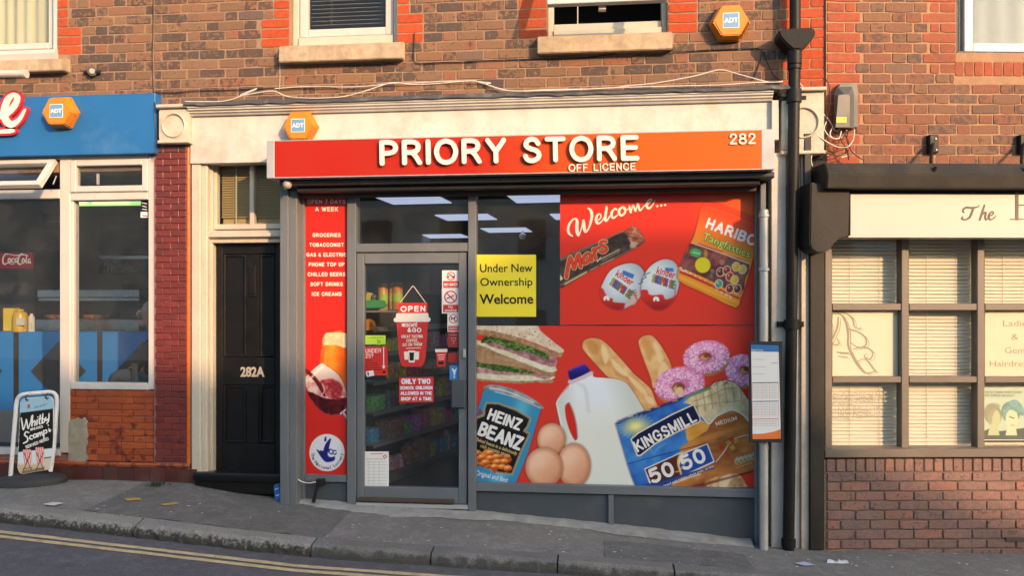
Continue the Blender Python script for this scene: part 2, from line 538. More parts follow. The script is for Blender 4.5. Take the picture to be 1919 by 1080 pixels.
def on_pave(pts, name, m, parent=None, dz=0.004, th=0.0):
    """A flat patch on the pavement, outlined by photo px; thin solid when th > 0."""
    def hit(px, py):
        t = (px - HX) / FPX
        dx = -math.sin(TH) + t * math.cos(TH); dy = math.cos(TH) + t * math.sin(TH); dzz = (HY - py) / FPX
        lo, hi = 3.0, 9.0
        for _ in range(50):
            k = (lo + hi) / 2
            x, d, z = k * dx, DIST - k * dy, ZC + k * dzz
            if z > (pave(x, d) if d < DK else road_z(x, d)): lo = k
            else: hi = k
        return Vector((k * dx, -(DIST - k * dy), ZC + k * dzz))
    if isinstance(pts[0], (int, float)): return hit(*pts)
    q = [hit(x, y) for x, y in pts]
    n = len(q)
    top = [p + Vector((0, 0, dz + th)) for p in q]
    mb = MB()
    if th <= 0: mb.add(top, [tuple(range(n))])
    else:
        mb.add(top + [p - Vector((0, 0, th)) for p in top], [tuple(range(n)), tuple(range(2 * n - 1, n - 1, -1))] + [(i, i + n, (i + 1) % n + n, (i + 1) % n) for i in range(n)])
    return mb.build(name, m, parent)

# darker reinstatement patches and the cement fillet along the shopfront
def dense(pts, k=4):
    out = []
    for i in range(len(pts)):
        a, b = pts[i], pts[(i + 1) % len(pts)]
        out += [(a[0] + (b[0] - a[0]) * t / k, a[1] + (b[1] - a[1]) * t / k) for t in range(k)]
    return out
def pave_patch(name, m, x0, x1, d0, d1, dz, wob=0.0):
    xs_ = np.linspace(x0, x1, 30)
    v = []; n = 4
    for i, x in enumerate(xs_):
        a = d0 + wob * (random.random() - 0.5); b = d1 + wob * (random.random() - 0.5) * 2
        base = -yface(x)
        for t in np.linspace(0, 1, n): v.append((x, -(base + a + (b - a) * t), pave(x, base + a + (b - a) * t) + dz))
    f = [(i * n + j, (i + 1) * n + j, (i + 1) * n + j + 1, i * n + j + 1) for i in range(29) for j in range(n - 1)]
    return MB().add(v, f).build(name, m, pavement)
_pl = on_pave((250, 960), '', None)
pave_patch('tarmac_patch', 'patch asphalt', -3.75, -1.95, -0.1, DK - KT - 0.005, 0.006, 0.03)
pave_patch('tarmac_patch', 'patch asphalt', 0.05, 1.05, 0.45, DK - KT - 0.004, 0.006, 0.03)
# fillet: a low wedge of cement where shopfront meets tarmac
v = []; xs_ = np.linspace(X(552), X(1405), 70)
for i, x in enumerate(xs_):
    w = 0.10 + 0.045 * math.sin(3.1 * x) + 0.02 * math.sin(11 * x) + random.uniform(-0.015, 0.015)
    g = pave(x, 0.12)
    v += [(x, -0.02, g + 0.035 + random.uniform(-.004, .004)), (x, -0.10, g + 0.030 + random.uniform(-.004, .004)), (x, -0.10 - w * 0.55, pave(x, .1 + w * .55) + 0.016), (x, -0.10 - w, pave(x, .1 + w) + 0.002)]
f = [(i * 4 + j, (i + 1) * 4 + j, (i + 1) * 4 + j + 1, i * 4 + j + 1) for i in range(69) for j in range(3)]
MB().add(v, f).build('cement_fillet', 'cement fillet', pavement, smooth=1.2)

# kerb stones, each its own piece
kerb = empty('kerb', (0, -DK, zk(0)), kind='structure')
joints = [-9.2, -8.0, -6.9, -5.9, X(250, DK), X(582, DK), X(807, DK), X(1045, DK), X(1265, DK), 1.62, 2.5, 3.4, 4.3, 5.2]
for i in range(len(joints) - 1):
    a, b = joints[i] + 0.006, joints[i + 1] - 0.006
    rough_stone = b <= X(590, DK)
    n = 26 if rough_stone else 5
    j = (lambda s: random.uniform(-s, s)) if rough_stone else (lambda s: random.uniform(-s, s) * 0.12)
    sec = lambda x, e: [(x, -(DK - KT), zk(x) - 0.25), (x, -(DK - KT), pave(x, DK - KT) + 0.008),
                        (x, -(DK - 0.03) + j(.006), zk(x) + 0.004 + j(.006) - e), (x, -DK + j(.012) + e, zk(x) - 0.02 + j(.008)),
                        (x, -DK - 0.012 + j(.012) + e, zk(x) - 0.06 + j(.008)), (x, -DK - 0.015, zk(x) - 0.25)]
    v = []
    for q in range(n + 1):
        x = a + (b - a) * q / n
        v += sec(x, 0.012 if q in (0, n) else 0.0)
    f = [(q * 6 + s, (q + 1) * 6 + s, (q + 1) * 6 + s + 1, q * 6 + s + 1) for q in range(n) for s in range(5)]
    f += [tuple(range(6)), tuple(n * 6 + s for s in range(5, -1, -1))]
    ks_ = MB().add(v, f).build('kerb_stone', 'kerb granite' if rough_stone else 'kerb concrete', kerb)
    ga = ks_.data.attributes.new('gutter_grime', 'FLOAT', 'POINT'); ga.data.foreach_set('value', np.tile(np.array([0, .05, .12, .36, .55, .75]), n + 1).astype(np.float32))
# double yellow lines, worn thermoplastic
for off in (0.17, 0.255):
    v = []; n = 160
    for i in range(n + 1):
        x = -9 + 14.0 * i / n
        d0, d1 = DK + off + random.uniform(-.003, .003), DK + off + 0.05 + random.uniform(-.003, .003)
        v += [(x, -d0, road_z(x, d0) + 0.004), (x, -d1, road_z(x, d1) + 0.004)]
    MB().add(v, [(2 * i, 2 * i + 2, 2 * i + 3, 2 * i + 1) for i in range(n)]).build('yellow_line', 'yellow line paint', road)
# ------------------------------------------------------------------ brickwork
def brick_mat(name, stops, blotch, blotch_amt, rough=0.85, bmp=0.6, noise_scale=26.0, stain=(0.16, 0.12, 0.09), stain_amt=0.25, gloss=0.0, edge=None):
    m, nt, out = new_mat(name)
    g = nt.nodes.new('ShaderNodeNewGeometry'); pos = g.outputs['Position']
    oi = nt.nodes.new('ShaderNodeObjectInfo')
    ad = N(nt, 'ShaderNodeMath', operation='ADD'); nt.links.new(oi.outputs['Random'], ad.inputs[0]); nt.links.new(g.outputs['Random Per Island'], ad.inputs[1])
    fr = N(nt, 'ShaderNodeMath', operation='FRACT'); nt.links.new(ad.outputs[0], fr.inputs[0])
    r = fr.outputs[0]
    m2 = N(nt, 'ShaderNodeMath', operation='MULTIPLY'); m2.inputs[1].default_value = 7.31; nt.links.new(r, m2.inputs[0])
    fr2 = N(nt, 'ShaderNodeMath', operation='FRACT'); nt.links.new(m2.outputs[0], fr2.inputs[0]); r2 = fr2.outputs[0]
    b = N(nt, 'ShaderNodeBsdfPrincipled')
    b.inputs['Specular IOR Level'].default_value = 0.25 if gloss == 0 else 0.5
    c = ramp(nt, r, stops)
    n1 = noise(nt, pos, noise_scale, 5.0, 0.65)
    n3 = noise(nt, pos, 5.0, 4.0, 0.6)
    c = mix(nt, 0.35, c, ramp(nt, n1, [(0.3, tuple(q * 0.55 for q in stops[0][1])), (0.7, tuple(min(1, q * 1.3) for q in stops[-1][1]))]))
    if blotch_amt > 0:
        ms = N(nt, 'ShaderNodeMath', operation='MULTIPLY_ADD'); ms.inputs[1].default_value = 0.30 * blotch_amt; ms.inputs[2].default_value = 0.0
        nt.links.new(r2, ms.inputs[0])
        a2 = N(nt, 'ShaderNodeMath', operation='ADD'); nt.links.new(n1, a2.inputs[0]); nt.links.new(ms.outputs[0], a2.inputs[1])
        c = mix(nt, mrange(nt, a2.outputs[0], 0.665, 0.735, 0.0, 0.85), c, blotch)
    if gloss == 0:      # soot and rain marks that run across many bricks
        c = mix(nt, mrange(nt, noise(nt, pos, 1.6, 7.0, 0.65), 0.5, 0.72, 0.0, 0.42), c, (0.10, 0.075, 0.06))
    if stain_amt > 0:
        c = mix(nt, mrange(nt, n3, 0.5, 0.75, 0.0, stain_amt), c, stain)
    if gloss == 0:
        c = mix(nt, 1.0, c, ramp(nt, noise(nt, pos, 120.0, 3.0, 0.7), [(0.3, (0.72, 0.72, 0.72)), (0.7, (1.22, 1.22, 1.22))]), 'MULTIPLY')
    nt.links.new(c, b.inputs['Base Color'])
    b.inputs['Roughness'].default_value = rough
    if gloss: b.inputs['Coat Weight'].default_value = gloss; b.inputs['Coat Roughness'].default_value = 0.12
    nt.links.new(bump(nt, n1, bmp, 0.008), b.inputs['Normal'])
    nt.links.new(b.outputs[0], out.inputs['Surface'])
brick_mat('stock brick', [(0.0, (0.20, 0.112, 0.066)), (0.2, (0.27, 0.128, 0.07)), (0.4, (0.235, 0.135, 0.08)), (0.6, (0.31, 0.112, 0.06)), (0.78, (0.285, 0.16, 0.085)), (0.92, (0.22, 0.125, 0.077)), (1.0, (0.12, 0.092, 0.08))],
          (0.062, 0.052, 0.05), 1.05, noise_scale=27.0, bmp=0.4)
brick_mat('pale brick', [(0.0, (0.20, 0.095, 0.058)), (0.25, (0.25, 0.092, 0.054)), (0.5, (0.205, 0.112, 0.07)), (0.75, (0.265, 0.09, 0.053)), (0.9, (0.235, 0.13, 0.075)), (1.0, (0.14, 0.092, 0.073))],
          (0.085, 0.062, 0.058), 0.72, noise_scale=27.0, bmp=0.4)
brick_mat('red rubber brick', [(0.0, (0.36, 0.055, 0.018)), (0.5, (0.40, 0.062, 0.02)), (1.0, (0.45, 0.078, 0.026))], (0.2, 0.06, 0.05), 0.0, 0.8, 0.2, stain_amt=0.12)
brick_mat('faded red brick', [(0.0, (0.28, 0.068, 0.034)), (0.5, (0.31, 0.076, 0.038)), (1.0, (0.34, 0.088, 0.045))], (0.2, 0.06, 0.05), 0.0, 0.8, 0.2, stain_amt=0.2)
brick_mat('plum brick', [(0.0, (0.15, 0.117, 0.113)), (0.3, (0.21, 0.145, 0.13)), (0.5, (0.155, 0.122, 0.118)), (0.74, (0.23, 0.148, 0.128)), (0.9, (0.30, 0.15, 0.12)), (1.0, (0.35, 0.13, 0.09))],
          (0.08, 0.07, 0.075), 0.5, 0.75, 0.35, stain_amt=0.2)
brick_mat('oxblood glaze', [(0.0, (0.11, 0.020, 0.019)), (0.5, (0.14, 0.024, 0.021)), (1.0, (0.175, 0.031, 0.025))], (0.06, 0.01, 0.01), 0.3, 0.25, 0.08, noise_scale=9.0, stain_amt=0.2, stain=(0.07, 0.02, 0.018), gloss=0.6)
brick_mat('treacle glaze', [(0.0, (0.25, 0.048, 0.014)), (0.5, (0.33, 0.066, 0.018)), (1.0, (0.40, 0.088, 0.022))], (0.09, 0.014, 0.01), 0.6, 0.25, 0.08, noise_scale=12.0, stain_amt=0.2, stain=(0.09, 0.02, 0.012), gloss=0.6)
brick_mat('orange glaze', [(0.0, (0.44, 0.09, 0.012)), (1.0, (0.5, 0.11, 0.016))], (0.2, 0.04, 0.01), 0.0, 0.25, 0.05, stain_amt=0.15, gloss=0.6)
brick_mat('brown base tile', [(0.0, (0.075, 0.022, 0.018)), (0.6, (0.105, 0.026, 0.02)), (1.0, (0.055, 0.02, 0.018))], (0.04, 0.02, 0.02), 0.5, 0.3, 0.1, noise_scale=10.0, stain_amt=0.35, gloss=0.4)
mat('mortar warm', (0.275, 0.175, 0.115), 0.95, 0.22, 12.0, 0.8, 80.0, dirt=(0.20, 0.135, 0.095), dirt_amt=0.5, dirt_scale=3.0)
mat('mortar pale', (0.33, 0.19, 0.11), 0.95, 0.2, 12.0, 0.8, 80.0, dirt=(0.19, 0.12, 0.085), dirt_amt=0.35)
mat('mortar dark', (0.15, 0.105, 0.085), 0.95, 0.2, 12.0, 0.8, 80.0)
mat('tile grout', (0.24, 0.12, 0.105), 0.8, 0.15, 10.0, 0.3, 80.0)

_bm = {}
def brick_mesh(L, H, dep, ch, jit, var, m):
    key = (round(L, 3), round(H, 4), dep, ch, jit, var, m)
    if key in _bm: return _bm[key]
    rs = random.Random(hash((round(L * 1000), var, m)) & 0xffff)
    nx = 3 if L > 0.15 else 2
    def ring(q, d, j):
        p = []
        for i in range(nx): p.append((-L / 2 + L * i / nx, -H / 2))
        p.append((L / 2, -H / 2)); p.append((L / 2, 0.0)); 
        for i in range(nx): p.append((L / 2 - L * i / nx, H / 2))
        p.append((-L / 2, H / 2)); p.append((-L / 2, 0.0))
        o = []
        for x, z in p:
            sx = (L / 2 - q) / (L / 2); sz = (H / 2 - q) / (H / 2)
            cr = 0.0022 if dep > .015 and abs(abs(x) - L / 2) < 1e-6 and abs(abs(z) - H / 2) < 1e-6 else 0.0
            o.append((x * sx - math.copysign(cr, x) + j[len(o)][0], -d, z * sz - math.copysign(cr, z) + j[len(o)][1]))
        return o
    n = 2 * nx + 4
    jj = [(rs.uniform(-jit, jit), rs.uniform(-jit, jit)) for _ in range(n)]
    v = ring(ch, 0.0, jj) + ring(0.0, -ch, jj) + ring(0.0, -dep, jj)
    f = [tuple(range(n))]
    for k in range(2):
        for i in range(n):
            a, b = i, (i + 1) % n
            f.append((k * n + a, (k + 1) * n + a, (k + 1) * n + b, k * n + b))
    me = bpy.data.meshes.new('brick')
    me.from_pydata([(x, y, z) for x, y, z in v], [], f)
    bm = bmesh.new(); bm.from_mesh(me); bmesh.ops.recalc_face_normals(bm, faces=bm.faces)
    # outward = -y
    for fc in bm.faces:
        if len(fc.verts) == n and fc.normal.y > 0:
            bmesh.ops.reverse_faces(bm, faces=bm.faces); break
    bm.to_mesh(me); bm.free()
    me.materials.append(MATS[m])
    _bm[key] = me
    return me

class Wall:
    """Lays pieces of brick or tile one by one; past `limit` they are gathered into one part."""
    def __init__(s, parent, fr, d, limit=300, ch=0.003, jit=0.0024, dep=0.022, proud=0.002, nv=4, name='brick'):
        s.p, s.fr, s.d, s.limit, s.ch, s.jit, s.dep, s.proud, s.nv, s.name = parent, fr, d, limit, ch, jit, dep, proud, nv, name
        s.n = 0; s.rest = {}; s.items = []
    def put(s, u0, u1, z0, z1, m, rank=0.0):
        s.items.append((rank, u0, u1, z0, z1, m))
    def flush(s):
        s.items.sort(key=lambda q: (q[0], q[1] - q[2]))
        base = wloc(s.p)
        for k, (rank, u0, u1, z0, z1, m) in enumerate(s.items):
            L = round((u1 - u0) / 0.004) * 0.004; H = z1 - z0
            if L < 0.015: continue
            me = brick_mesh(L, H, s.dep, s.ch, s.jit, random.randrange(s.nv), m)
            d = s.d + random.uniform(-s.proud, s.proud)
            loc = s.fr.w((u0 + u1) / 2, d, (z0 + z1) / 2)
            if k < s.limit:
                o = bpy.data.objects.new(s.name, me); o.parent = s.p; o.location = loc - base
                o.rotation_euler = (0, random.uniform(-.004, .004), s.fr.phi)
                COL.objects.link(o)
            else:
                vs, fs = s.rest.setdefault(m, ([], []))
                nb = len(vs); ca, sa = math.cos(s.fr.phi), math.sin(s.fr.phi)
                vs += [(loc.x + q.co.x * ca - q.co.y * sa, loc.y + q.co.x * sa + q.co.y * ca, loc.z + q.co.z) for q in me.vertices]
                fs += [tuple(i + nb for i in q.vertices) for q in me.polygons]
        for m, (vs, fs) in s.rest.items():
            o = MB().add(vs, fs).build(s.name + 'work', m, s.p); tag(o, kind='stuff')

def lay(wall, u0, u1, ztop, rows, pitch, joint, st, hd, m, holes=(), zones=(), start=0.0, rank=None, half_last=False, run=False):
    """Courses downwards from ztop. holes: (u0,u1,z0,z1) left empty. zones: f(row, zmid) -> list of (u0,u1,mat,[lengths])."""
    for r in range(rows):
        z1 = ztop - r * pitch; z0 = z1 - pitch + joint; zm = (z0 + z1) / 2
        cut = [(a, b) for a, b, c, d in holes if z0 < d - 0.012 and z1 > c + 0.012]
        for zn in zones:
            for a, b, mm, parts in zn(r, zm):
                cut.append((a, b))
                q = a + joint / 2; tot = sum(parts); 
                for i, L in enumerate(parts):
                    w = (b - a) * L / tot
                    wall.put(q, q + w - joint, z0 + random.uniform(-.0015, .0015), z1 + random.uniform(-.0015, .0015), mm, rank(( q + w / 2), zm) if rank else 0)
                    q += w
        free = [(u0, u1)]
        for a, b in sorted(cut):
            nf = []
            for p, q in free:
                if b <= p or a >= q: nf.append((p, q)); continue
                if a > p: nf.append((p, a))
                if b < q: nf.append((b, q))
            free = nf
        seq = [st, hd] if not run else [st]
        per = sum(seq) + joint * len(seq)
        u = u0 - per + start + ((per / 2) if r % 2 else 0.0)
        i = 0
        while u < u1:
            L = seq[i % len(seq)]; a, b = u, u + L
            jit = random.uniform(-.004, .004) if not run else 0
            for p, q in free:
                aa = max(a + jit, p + joint / 2); bb = min(b + jit, q - joint / 2)
                if bb - aa > 0.03:
                    wall.put(aa, bb, z0 + random.uniform(-.0018, .0018), z1 + random.uniform(-.0018, .0018), m, rank((aa + bb) / 2, zm) if rank else 0)
            u += L + joint; i += 1
# ------------------------------------------------------------------ shared paints
mat('white masonry paint', (0.54, 0.52, 0.485), 0.75, 0.07, 3.0, 0.45, 60.0, dirt=(0.33, 0.26, 0.19), dirt_amt=0.5, dirt_scale=5.5, streak=(0.34, 0.28, 0.22), streak_amt=0.45)
mat('peeling paint', (0.50, 0.45, 0.37), 0.75, 0.10, 6.0, 0.9, 40.0, dirt=(0.36, 0.27, 0.18), dirt_amt=0.55, dirt_scale=9.0)
mat('white upvc', (0.52, 0.49, 0.46), 0.4, 0.05, 4.0, 0.05, 60.0, dirt=(0.36, 0.30, 0.24), dirt_amt=0.2, dirt_scale=6.0, streak=(0.36, 0.31, 0.26), streak_amt=0.3)
mat('cream timber', (0.50, 0.45, 0.37), 0.55, 0.07, 5.0, 0.25, 60.0, dirt=(0.38, 0.28, 0.18), dirt_amt=0.25, dirt_scale=8.0)
mat('sill stone', (0.44, 0.34, 0.235), 0.85, 0.15, 9.0, 0.7, 60.0, dirt=(0.18, 0.13, 0.08), dirt_amt=0.55, dirt_scale=13.0, streak=(0.16, 0.115, 0.07), streak_amt=0.75)
mat('lead flashing', (0.055, 0.055, 0.058), 0.7, 0.2, 9.0, 0.5, 40.0, dirt=(0.25, 0.24, 0.22), dirt_amt=0.4, dirt_scale=10.0)
mat('black gloss paint', (0.008, 0.008, 0.009), 0.36, 0.2, 8.0, 0.12, 50.0, spec=0.28, dirt=(0.03, 0.028, 0.025), dirt_amt=0.2, dirt_scale=9.0)
mat('black iron paint', (0.010, 0.010, 0.011), 0.5, 0.25, 12.0, 0.3, 60.0, spec=0.22, dirt=(0.035, 0.03, 0.028), dirt_amt=0.25, dirt_scale=14.0)
mat('black plastic', (0.02, 0.02, 0.022), 0.5, 0.15, 10.0, 0.1, 60.0)
mat('slate grey aluminium', (0.125, 0.138, 0.155), 0.42, 0.07, 3.0, 0.06, 90.0, streak=(0.17, 0.165, 0.155), streak_amt=0.3, dirt=(0.22, 0.215, 0.20), dirt_amt=0.2, dirt_scale=5.0)
mat('slate grey panel', (0.06, 0.070, 0.084), 0.45, 0.08, 2.0, 0.06, 90.0, streak=(0.10, 0.10, 0.10), streak_amt=0.4, dirt=(0.16, 0.155, 0.15), dirt_amt=0.25, dirt_scale=3.5)
mat('galvanised', (0.44, 0.43, 0.42), 0.45, 0.12, 6.0, 0.2, 80.0, metal=0.3, dirt=(0.25, 0.22, 0.19), dirt_amt=0.35)
mat('silver trim', (0.42, 0.42, 0.43), 0.4, 0.06, 5.0, 0.05, 60.0, metal=0.25)
mat('dark metal', (0.035, 0.033, 0.034), 0.5, 0.2, 6.0, 0.2, 60.0, dirt=(0.12, 0.10, 0.09), dirt_amt=0.3)
mat('brown rust metal', (0.06, 0.04, 0.032), 0.7, 0.25, 10.0, 0.5, 60.0)
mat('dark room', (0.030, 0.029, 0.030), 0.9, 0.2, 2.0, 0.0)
mat('dark ceiling', (0.22, 0.21, 0.21), 0.9, 0.1, 2.0, 0.0)
mat('blind slat', (0.62, 0.60, 0.56), 0.55, 0.05, 4.0, 0.0)
mat('white print', (0.80, 0.79, 0.76), 0.5, 0.03, 4.0, 0.0)
mat('black print', (0.012, 0.012, 0.014), 0.5, 0.1, 4.0, 0.0)
mat('cable white', (0.62, 0.58, 0.52), 0.6, 0.1, 8.0, 0.0, dirt=(0.3, 0.26, 0.2), dirt_amt=0.3)
mat('cable black', (0.015, 0.015, 0.016), 0.6, 0.1, 8.0, 0.0)
glass('window glass', (0.92, 0.95, 0.96), 0.35, 0.012)
glass('shop glass', (0.86, 0.88, 0.90), 1.1, 0.035, (0.45, 0.44, 0.43))

def wall_back(name, parent, u0, u1, z0, z1, dback, dfront, holes, m, fr=MF):
    """A slab with rectangular openings."""
    us = sorted({u0, u1} | {q for h in holes for q in h[:2] if u0 < q < u1})
    zs = sorted({z0, z1} | {q for h in holes for q in h[2:] if z0 < q < z1})
    mb = MB()
    for a, b in zip(us, us[1:]):
        for c, d in zip(zs, zs[1:]):
            um, zm = (a + b) / 2, (c + d) / 2
            if any(h[0] < um < h[1] and h[2] < zm < h[3] for h in holes): continue
            mb.box(a, b, c, d, dback, dfront, fr)
    return mb.build(name, m, parent)

def in_view(fr):
    def rank(u, z):
        p = fr.w(u, 0, z); v = p - Vector((0, -DIST, ZC))
        ax = -v.x * math.sin(TH) + v.y * math.cos(TH); la = v.x * math.cos(TH) + v.y * math.sin(TH)
        x, y = HX + FPX * la / ax, HY - FPX * v.z / ax
        return 0 if (-15 < x < 1935 and -5 < y < 1085) else 1 + abs(y) / 1000
    return rank

# ------------------------------------------------------------------ main building: upper wall
PIT = 0.0790
UB0, UB1 = X(289.5), X(1547.5)
ZQ = Z(515, 89.5)                       # a course line: foot of the window quoins
ZTOP = ZQ + 22 * PIT
house = empty('brick_house', MF.w(0.0, 0.0, Z(900, 200)), 'mottled brown brick upper storey above the red store sign', 'building')
W1 = (X(543), X(744), ZQ - 0.004, ZQ + 1.42)
W2 = (X(1026), X(1252), Z(1140, 66), Z(1140, 66) + 1.42)
backing = wall_back('wall', house, UB0, UB1, ZQ - 0.95, ZTOP + 0.02, -0.22, -0.0045, [W1, W2], 'mortar warm')
wl = Wall(house, MF, 0.0, 300)
def quoin(ua, ub, side, wide, narrow, phase, zlo, zhi):
    def zn(r, zm):
        if not (zlo < zm < zhi): return []
        k = int(math.floor((zm - zlo) / PIT + 0.01))
        w = wide if (k // 3) % 2 == phase else narrow
        return [((ua - w, ua, 'red rubber brick', [1.0]) if side < 0 else (ua, ua + w, 'red rubber brick', [1.0]))]
    return zn
zones = [quoin(W1[0], 0, -1, 0.245, 0.135, 0, ZQ, ZQ + 1.42), quoin(W1[1], 0, 1, 0.222, 0.11, 0, ZQ, ZQ + 1.42),
         quoin(W2[0], 0, -1, 0.235, 0.235, 0, W2[2] - 0.02, W2[3]), quoin(W2[1], 0, 1, 0.23, 0.23, 0, W2[2] - 0.02, W2[3])]
def corner(r, zm):
    w = 0.335 if r % 2 else 0.29
    return [(UB1 - w, UB1 - 0.002, 'red rubber brick', [2.0, 1.0] if r % 2 else [1.0, 2.0])]
zones.append(corner)
S1 = (X(522, .09), X(754, .09), Z(640, 112, .09), ZQ + 0.006)
S2 = (X(1007, .09), X(1261, .09), Z(1134, 95, .09), W2[2] + 0.004)
lay(wl, UB0, UB1, ZTOP, 29, PIT, 0.0085, 0.2165, 0.1025, 'stock brick', holes=[W1, W2, S1, S2], zones=zones, start=0.07, rank=in_view(MF))
wl.flush()
# stone sills under the two windows
for S, n in ((S1, 0), (S2, 1)):
    prof = [(-0.12, S[2] + 0.01), (0.085, S[2]), (0.09, S[3] - 0.028), (0.02, S[3]), (-0.12, S[3] + 0.006)]
    MB().profile(prof, S[0], S[1]).build('stone_sill', 'sill stone', house, bevel=0.006)

def sash(parent, u0, u1, z0, z1, d, w, m, fr=MF, dep=0.05, gl='window glass', ch=0.006, wb=None):
    """A rectangular window frame with its pane."""
    wb = wb or w
    f = MB()
    f.box(u0, u0 + w, z0, z1, d - dep, d, fr, ch); f.box(u1 - w, u1, z0, z1, d - dep, d, fr, ch)
    f.box(u0 + w + .0005, u1 - w - .0005, z0, z0 + wb, d - dep, d - .0015, fr, ch); f.box(u0 + w + .0005, u1 - w - .0005, z1 - w, z1, d - dep, d - .0015, fr, ch)
    o = f.build('window_frame', m, parent)
    MB().box(u0 + w - .004, u1 - w + .004, z0 + wb - .004, z1 - w + .004, d - dep * 0.62, d - dep * 0.5, fr).build('pane', gl, parent)
    return o

# left window: white frame with a dark venetian blind
wa = empty('window', MF.w((W1[0] + W1[1]) / 2, 0, W1[2])); wa.parent = house; wa.location -= house.location
b = MB(); b.box(W1[0], W1[0] + 0.05, W1[2], W1[3], -0.20, -0.075, ch=.005); b.box(W1[1] - 0.045, W1[1], W1[2], W1[3], -0.20, -0.075, ch=.005)
b.box(W1[0] + .05, W1[1] - .045, W1[2], Z(640, 69, -.08), -0.2, -0.06, ch=.006)
b.build('timber_frame', 'cream timber', wa)
sash(wa, W1[0] + 0.055, W1[1] - 0.05, Z(640, 68, -.09), W1[3], -0.085, 0.068, 'white upvc', dep=0.06)
sl = MB()
for k in range(40):
    z = Z(640, 47, -.2) + 0.034 * k
    if z > W1[3]: break
    q = 0.016
    sl.box(W1[0] + .12, W1[1] - .15, z, z + .0045, -.186, -.183)
    sl.add([MF.w(W1[0] + .12, -0.185, z + .004), MF.w(W1[1] - .15, -0.185, z + .004), MF.w(W1[1] - .15, -0.185 - 0.026, z - 0.006), MF.w(W1[0] + .12, -0.185 - 0.026, z - 0.006)], [(0, 1, 2, 3)])
for u in (X(608), X(705)): sl.box(u, u + .003, Z(640, 50, -.2), W1[3], -.186, -.183)
mat('brown blind', (0.17, 0.14, 0.125), 0.6, 0.05, 4.0, 0.0)
tag(sl.build('blind', 'brown blind', wa), kind='stuff')
# right window: top-hung casement pushed open
wb_ = empty('window', MF.w((W2[0] + W2[1]) / 2, 0, W2[2])); wb_.parent = house; wb_.location -= house.location
b = MB(); zf2 = Z(1140, 42, -.09)
b.box(W2[0], W2[0] + 0.045, W2[2], W2[3], -0.2, -0.07, ch=.005); b.box(W2[1] - 0.04, W2[1], W2[2], W2[3], -0.2, -0.07, ch=.005)
b.box(W2[0] + .045, W2[1] - .04, W2[2], W2[2] + 0.075, -0.2, -0.055, ch=.006)
b.box(W2[0] + .0455, W2[1] - .0405, W2[2] + 0.0755, zf2, -0.18, -0.085, ch=.006)
b.build('timber_frame', 'cream timber', wb_)
b = MB(); u = X(1082, -.1); b.box(u, u + .008, zf2, W2[3], -.16, -.15); b.build('sash_cord', 'cream timber', wb_)
def hinged(parent, u0, u1, ztop, dtop, zbot, dbot, w, m, gl, th=0.045):
    """A top-hung sash swung out from dtop to dbot."""
    a = Vector((dtop, ztop)); bb = Vector((dbot, zbot)); t = (bb - a).normalized(); nn = Vector((-t.y, t.x))
    if nn.x < 0: nn = -nn
    L = (bb - a).length
    def quad(s0, s1, c0, c1, y0, y1):
        pts = [(a + t * s + nn * q) for s in (s0, s1) for q in (y0, y1)]
        mb_ = [MF.w(u, p.x, p.y) for u in (c0, c1) for p in pts]
        return mb_, [(0, 1, 3, 2), (4, 6, 7, 5), (0, 4, 5, 1), (2, 3, 7, 6), (0, 2, 6, 4), (1, 5, 7, 3)]
    f = MB()
    for args in ((0, L, u0, u0 + w, 0, th), (0, L, u1 - w, u1, 0, th), (0.001, w, u0 + w, u1 - w, 0, th - .001), (L - w, L - .001, u0 + w, u1 - w, 0, th - .001)):
        f.add(*quad(*args))
    f.build('casement', m, parent, bevel=0.004, seg=1)
    MB().add(*quad(w - .004, L - w + .004, u0 + w - .004, u1 - w + .004, th * 0.4, th * 0.55)).build('casement_pane', gl, parent)
hinged(wb_, W2[0] + 0.02, W2[1] - 0.03, Z(1140, 8, .3) + 1.0, -0.06, Z(1140, 10, .30), 0.30, 0.06, 'white upvc', 'window glass')
hb = MB(); hb.box(X(1122, .28), X(1136, .28), Z(1130, 17, .28), Z(1130, 10, .28), .23, .28, ch=.004); hb.build('handle', 'white upvc', wb_)
# dark rooms behind the upper windows
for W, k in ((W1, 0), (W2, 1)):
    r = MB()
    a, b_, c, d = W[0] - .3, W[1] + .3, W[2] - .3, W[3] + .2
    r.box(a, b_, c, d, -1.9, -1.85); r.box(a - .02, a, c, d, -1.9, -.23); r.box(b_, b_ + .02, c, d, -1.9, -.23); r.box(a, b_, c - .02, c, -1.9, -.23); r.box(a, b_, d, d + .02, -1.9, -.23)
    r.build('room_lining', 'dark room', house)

# ------------------------------------------------------------------ shop surround: cornice, fascia board, consoles
surround = empty('shop_surround', MF.w(X(900), 0.05, Z(900, 260)), 'white painted shop fascia and moulded cornice over the red sign', 'fascia')
zt = Z(520, 186, .16)
UC0, UC1 = X(352, .13), X(1450, .13)
fl = MB(); n = 60
pts = []
for i in range(n + 1):
    u = UC0 - 0.02 + (UC1 - UC0 + .16) * i / n; w = random.uniform(-.006, .006)
    pts += [MF.w(u, -0.01, zt + .045 + w), MF.w(u, .15 + w, zt + .004), MF.w(u, .165 + w * .5, zt - .03 + w), MF.w(u, .14, zt - .03)]
fl.add(pts, [(i * 4 + j, i * 4 + 4 + j, i * 4 + 5 + j, i * 4 + 1 + j) for i in range(n) for j in range(3)])
fl.build('lead_flashing', 'lead flashing', surround, smooth=0.9)
zb = zt - 0.032
prof = [(-0.02, zb), (.145, zb), (.145, zb - .012), (.132, zb - .016), (.132, zb - .028), (.112, zb - .034), (.112, zb - .046), (.095, zb - .052), (.085, zb - .066), (-0.02, zb - .066)]
MB().profile(prof, UC0, UC1).build('cornice', 'white masonry paint', surround)
fascia_top = zb - .0665
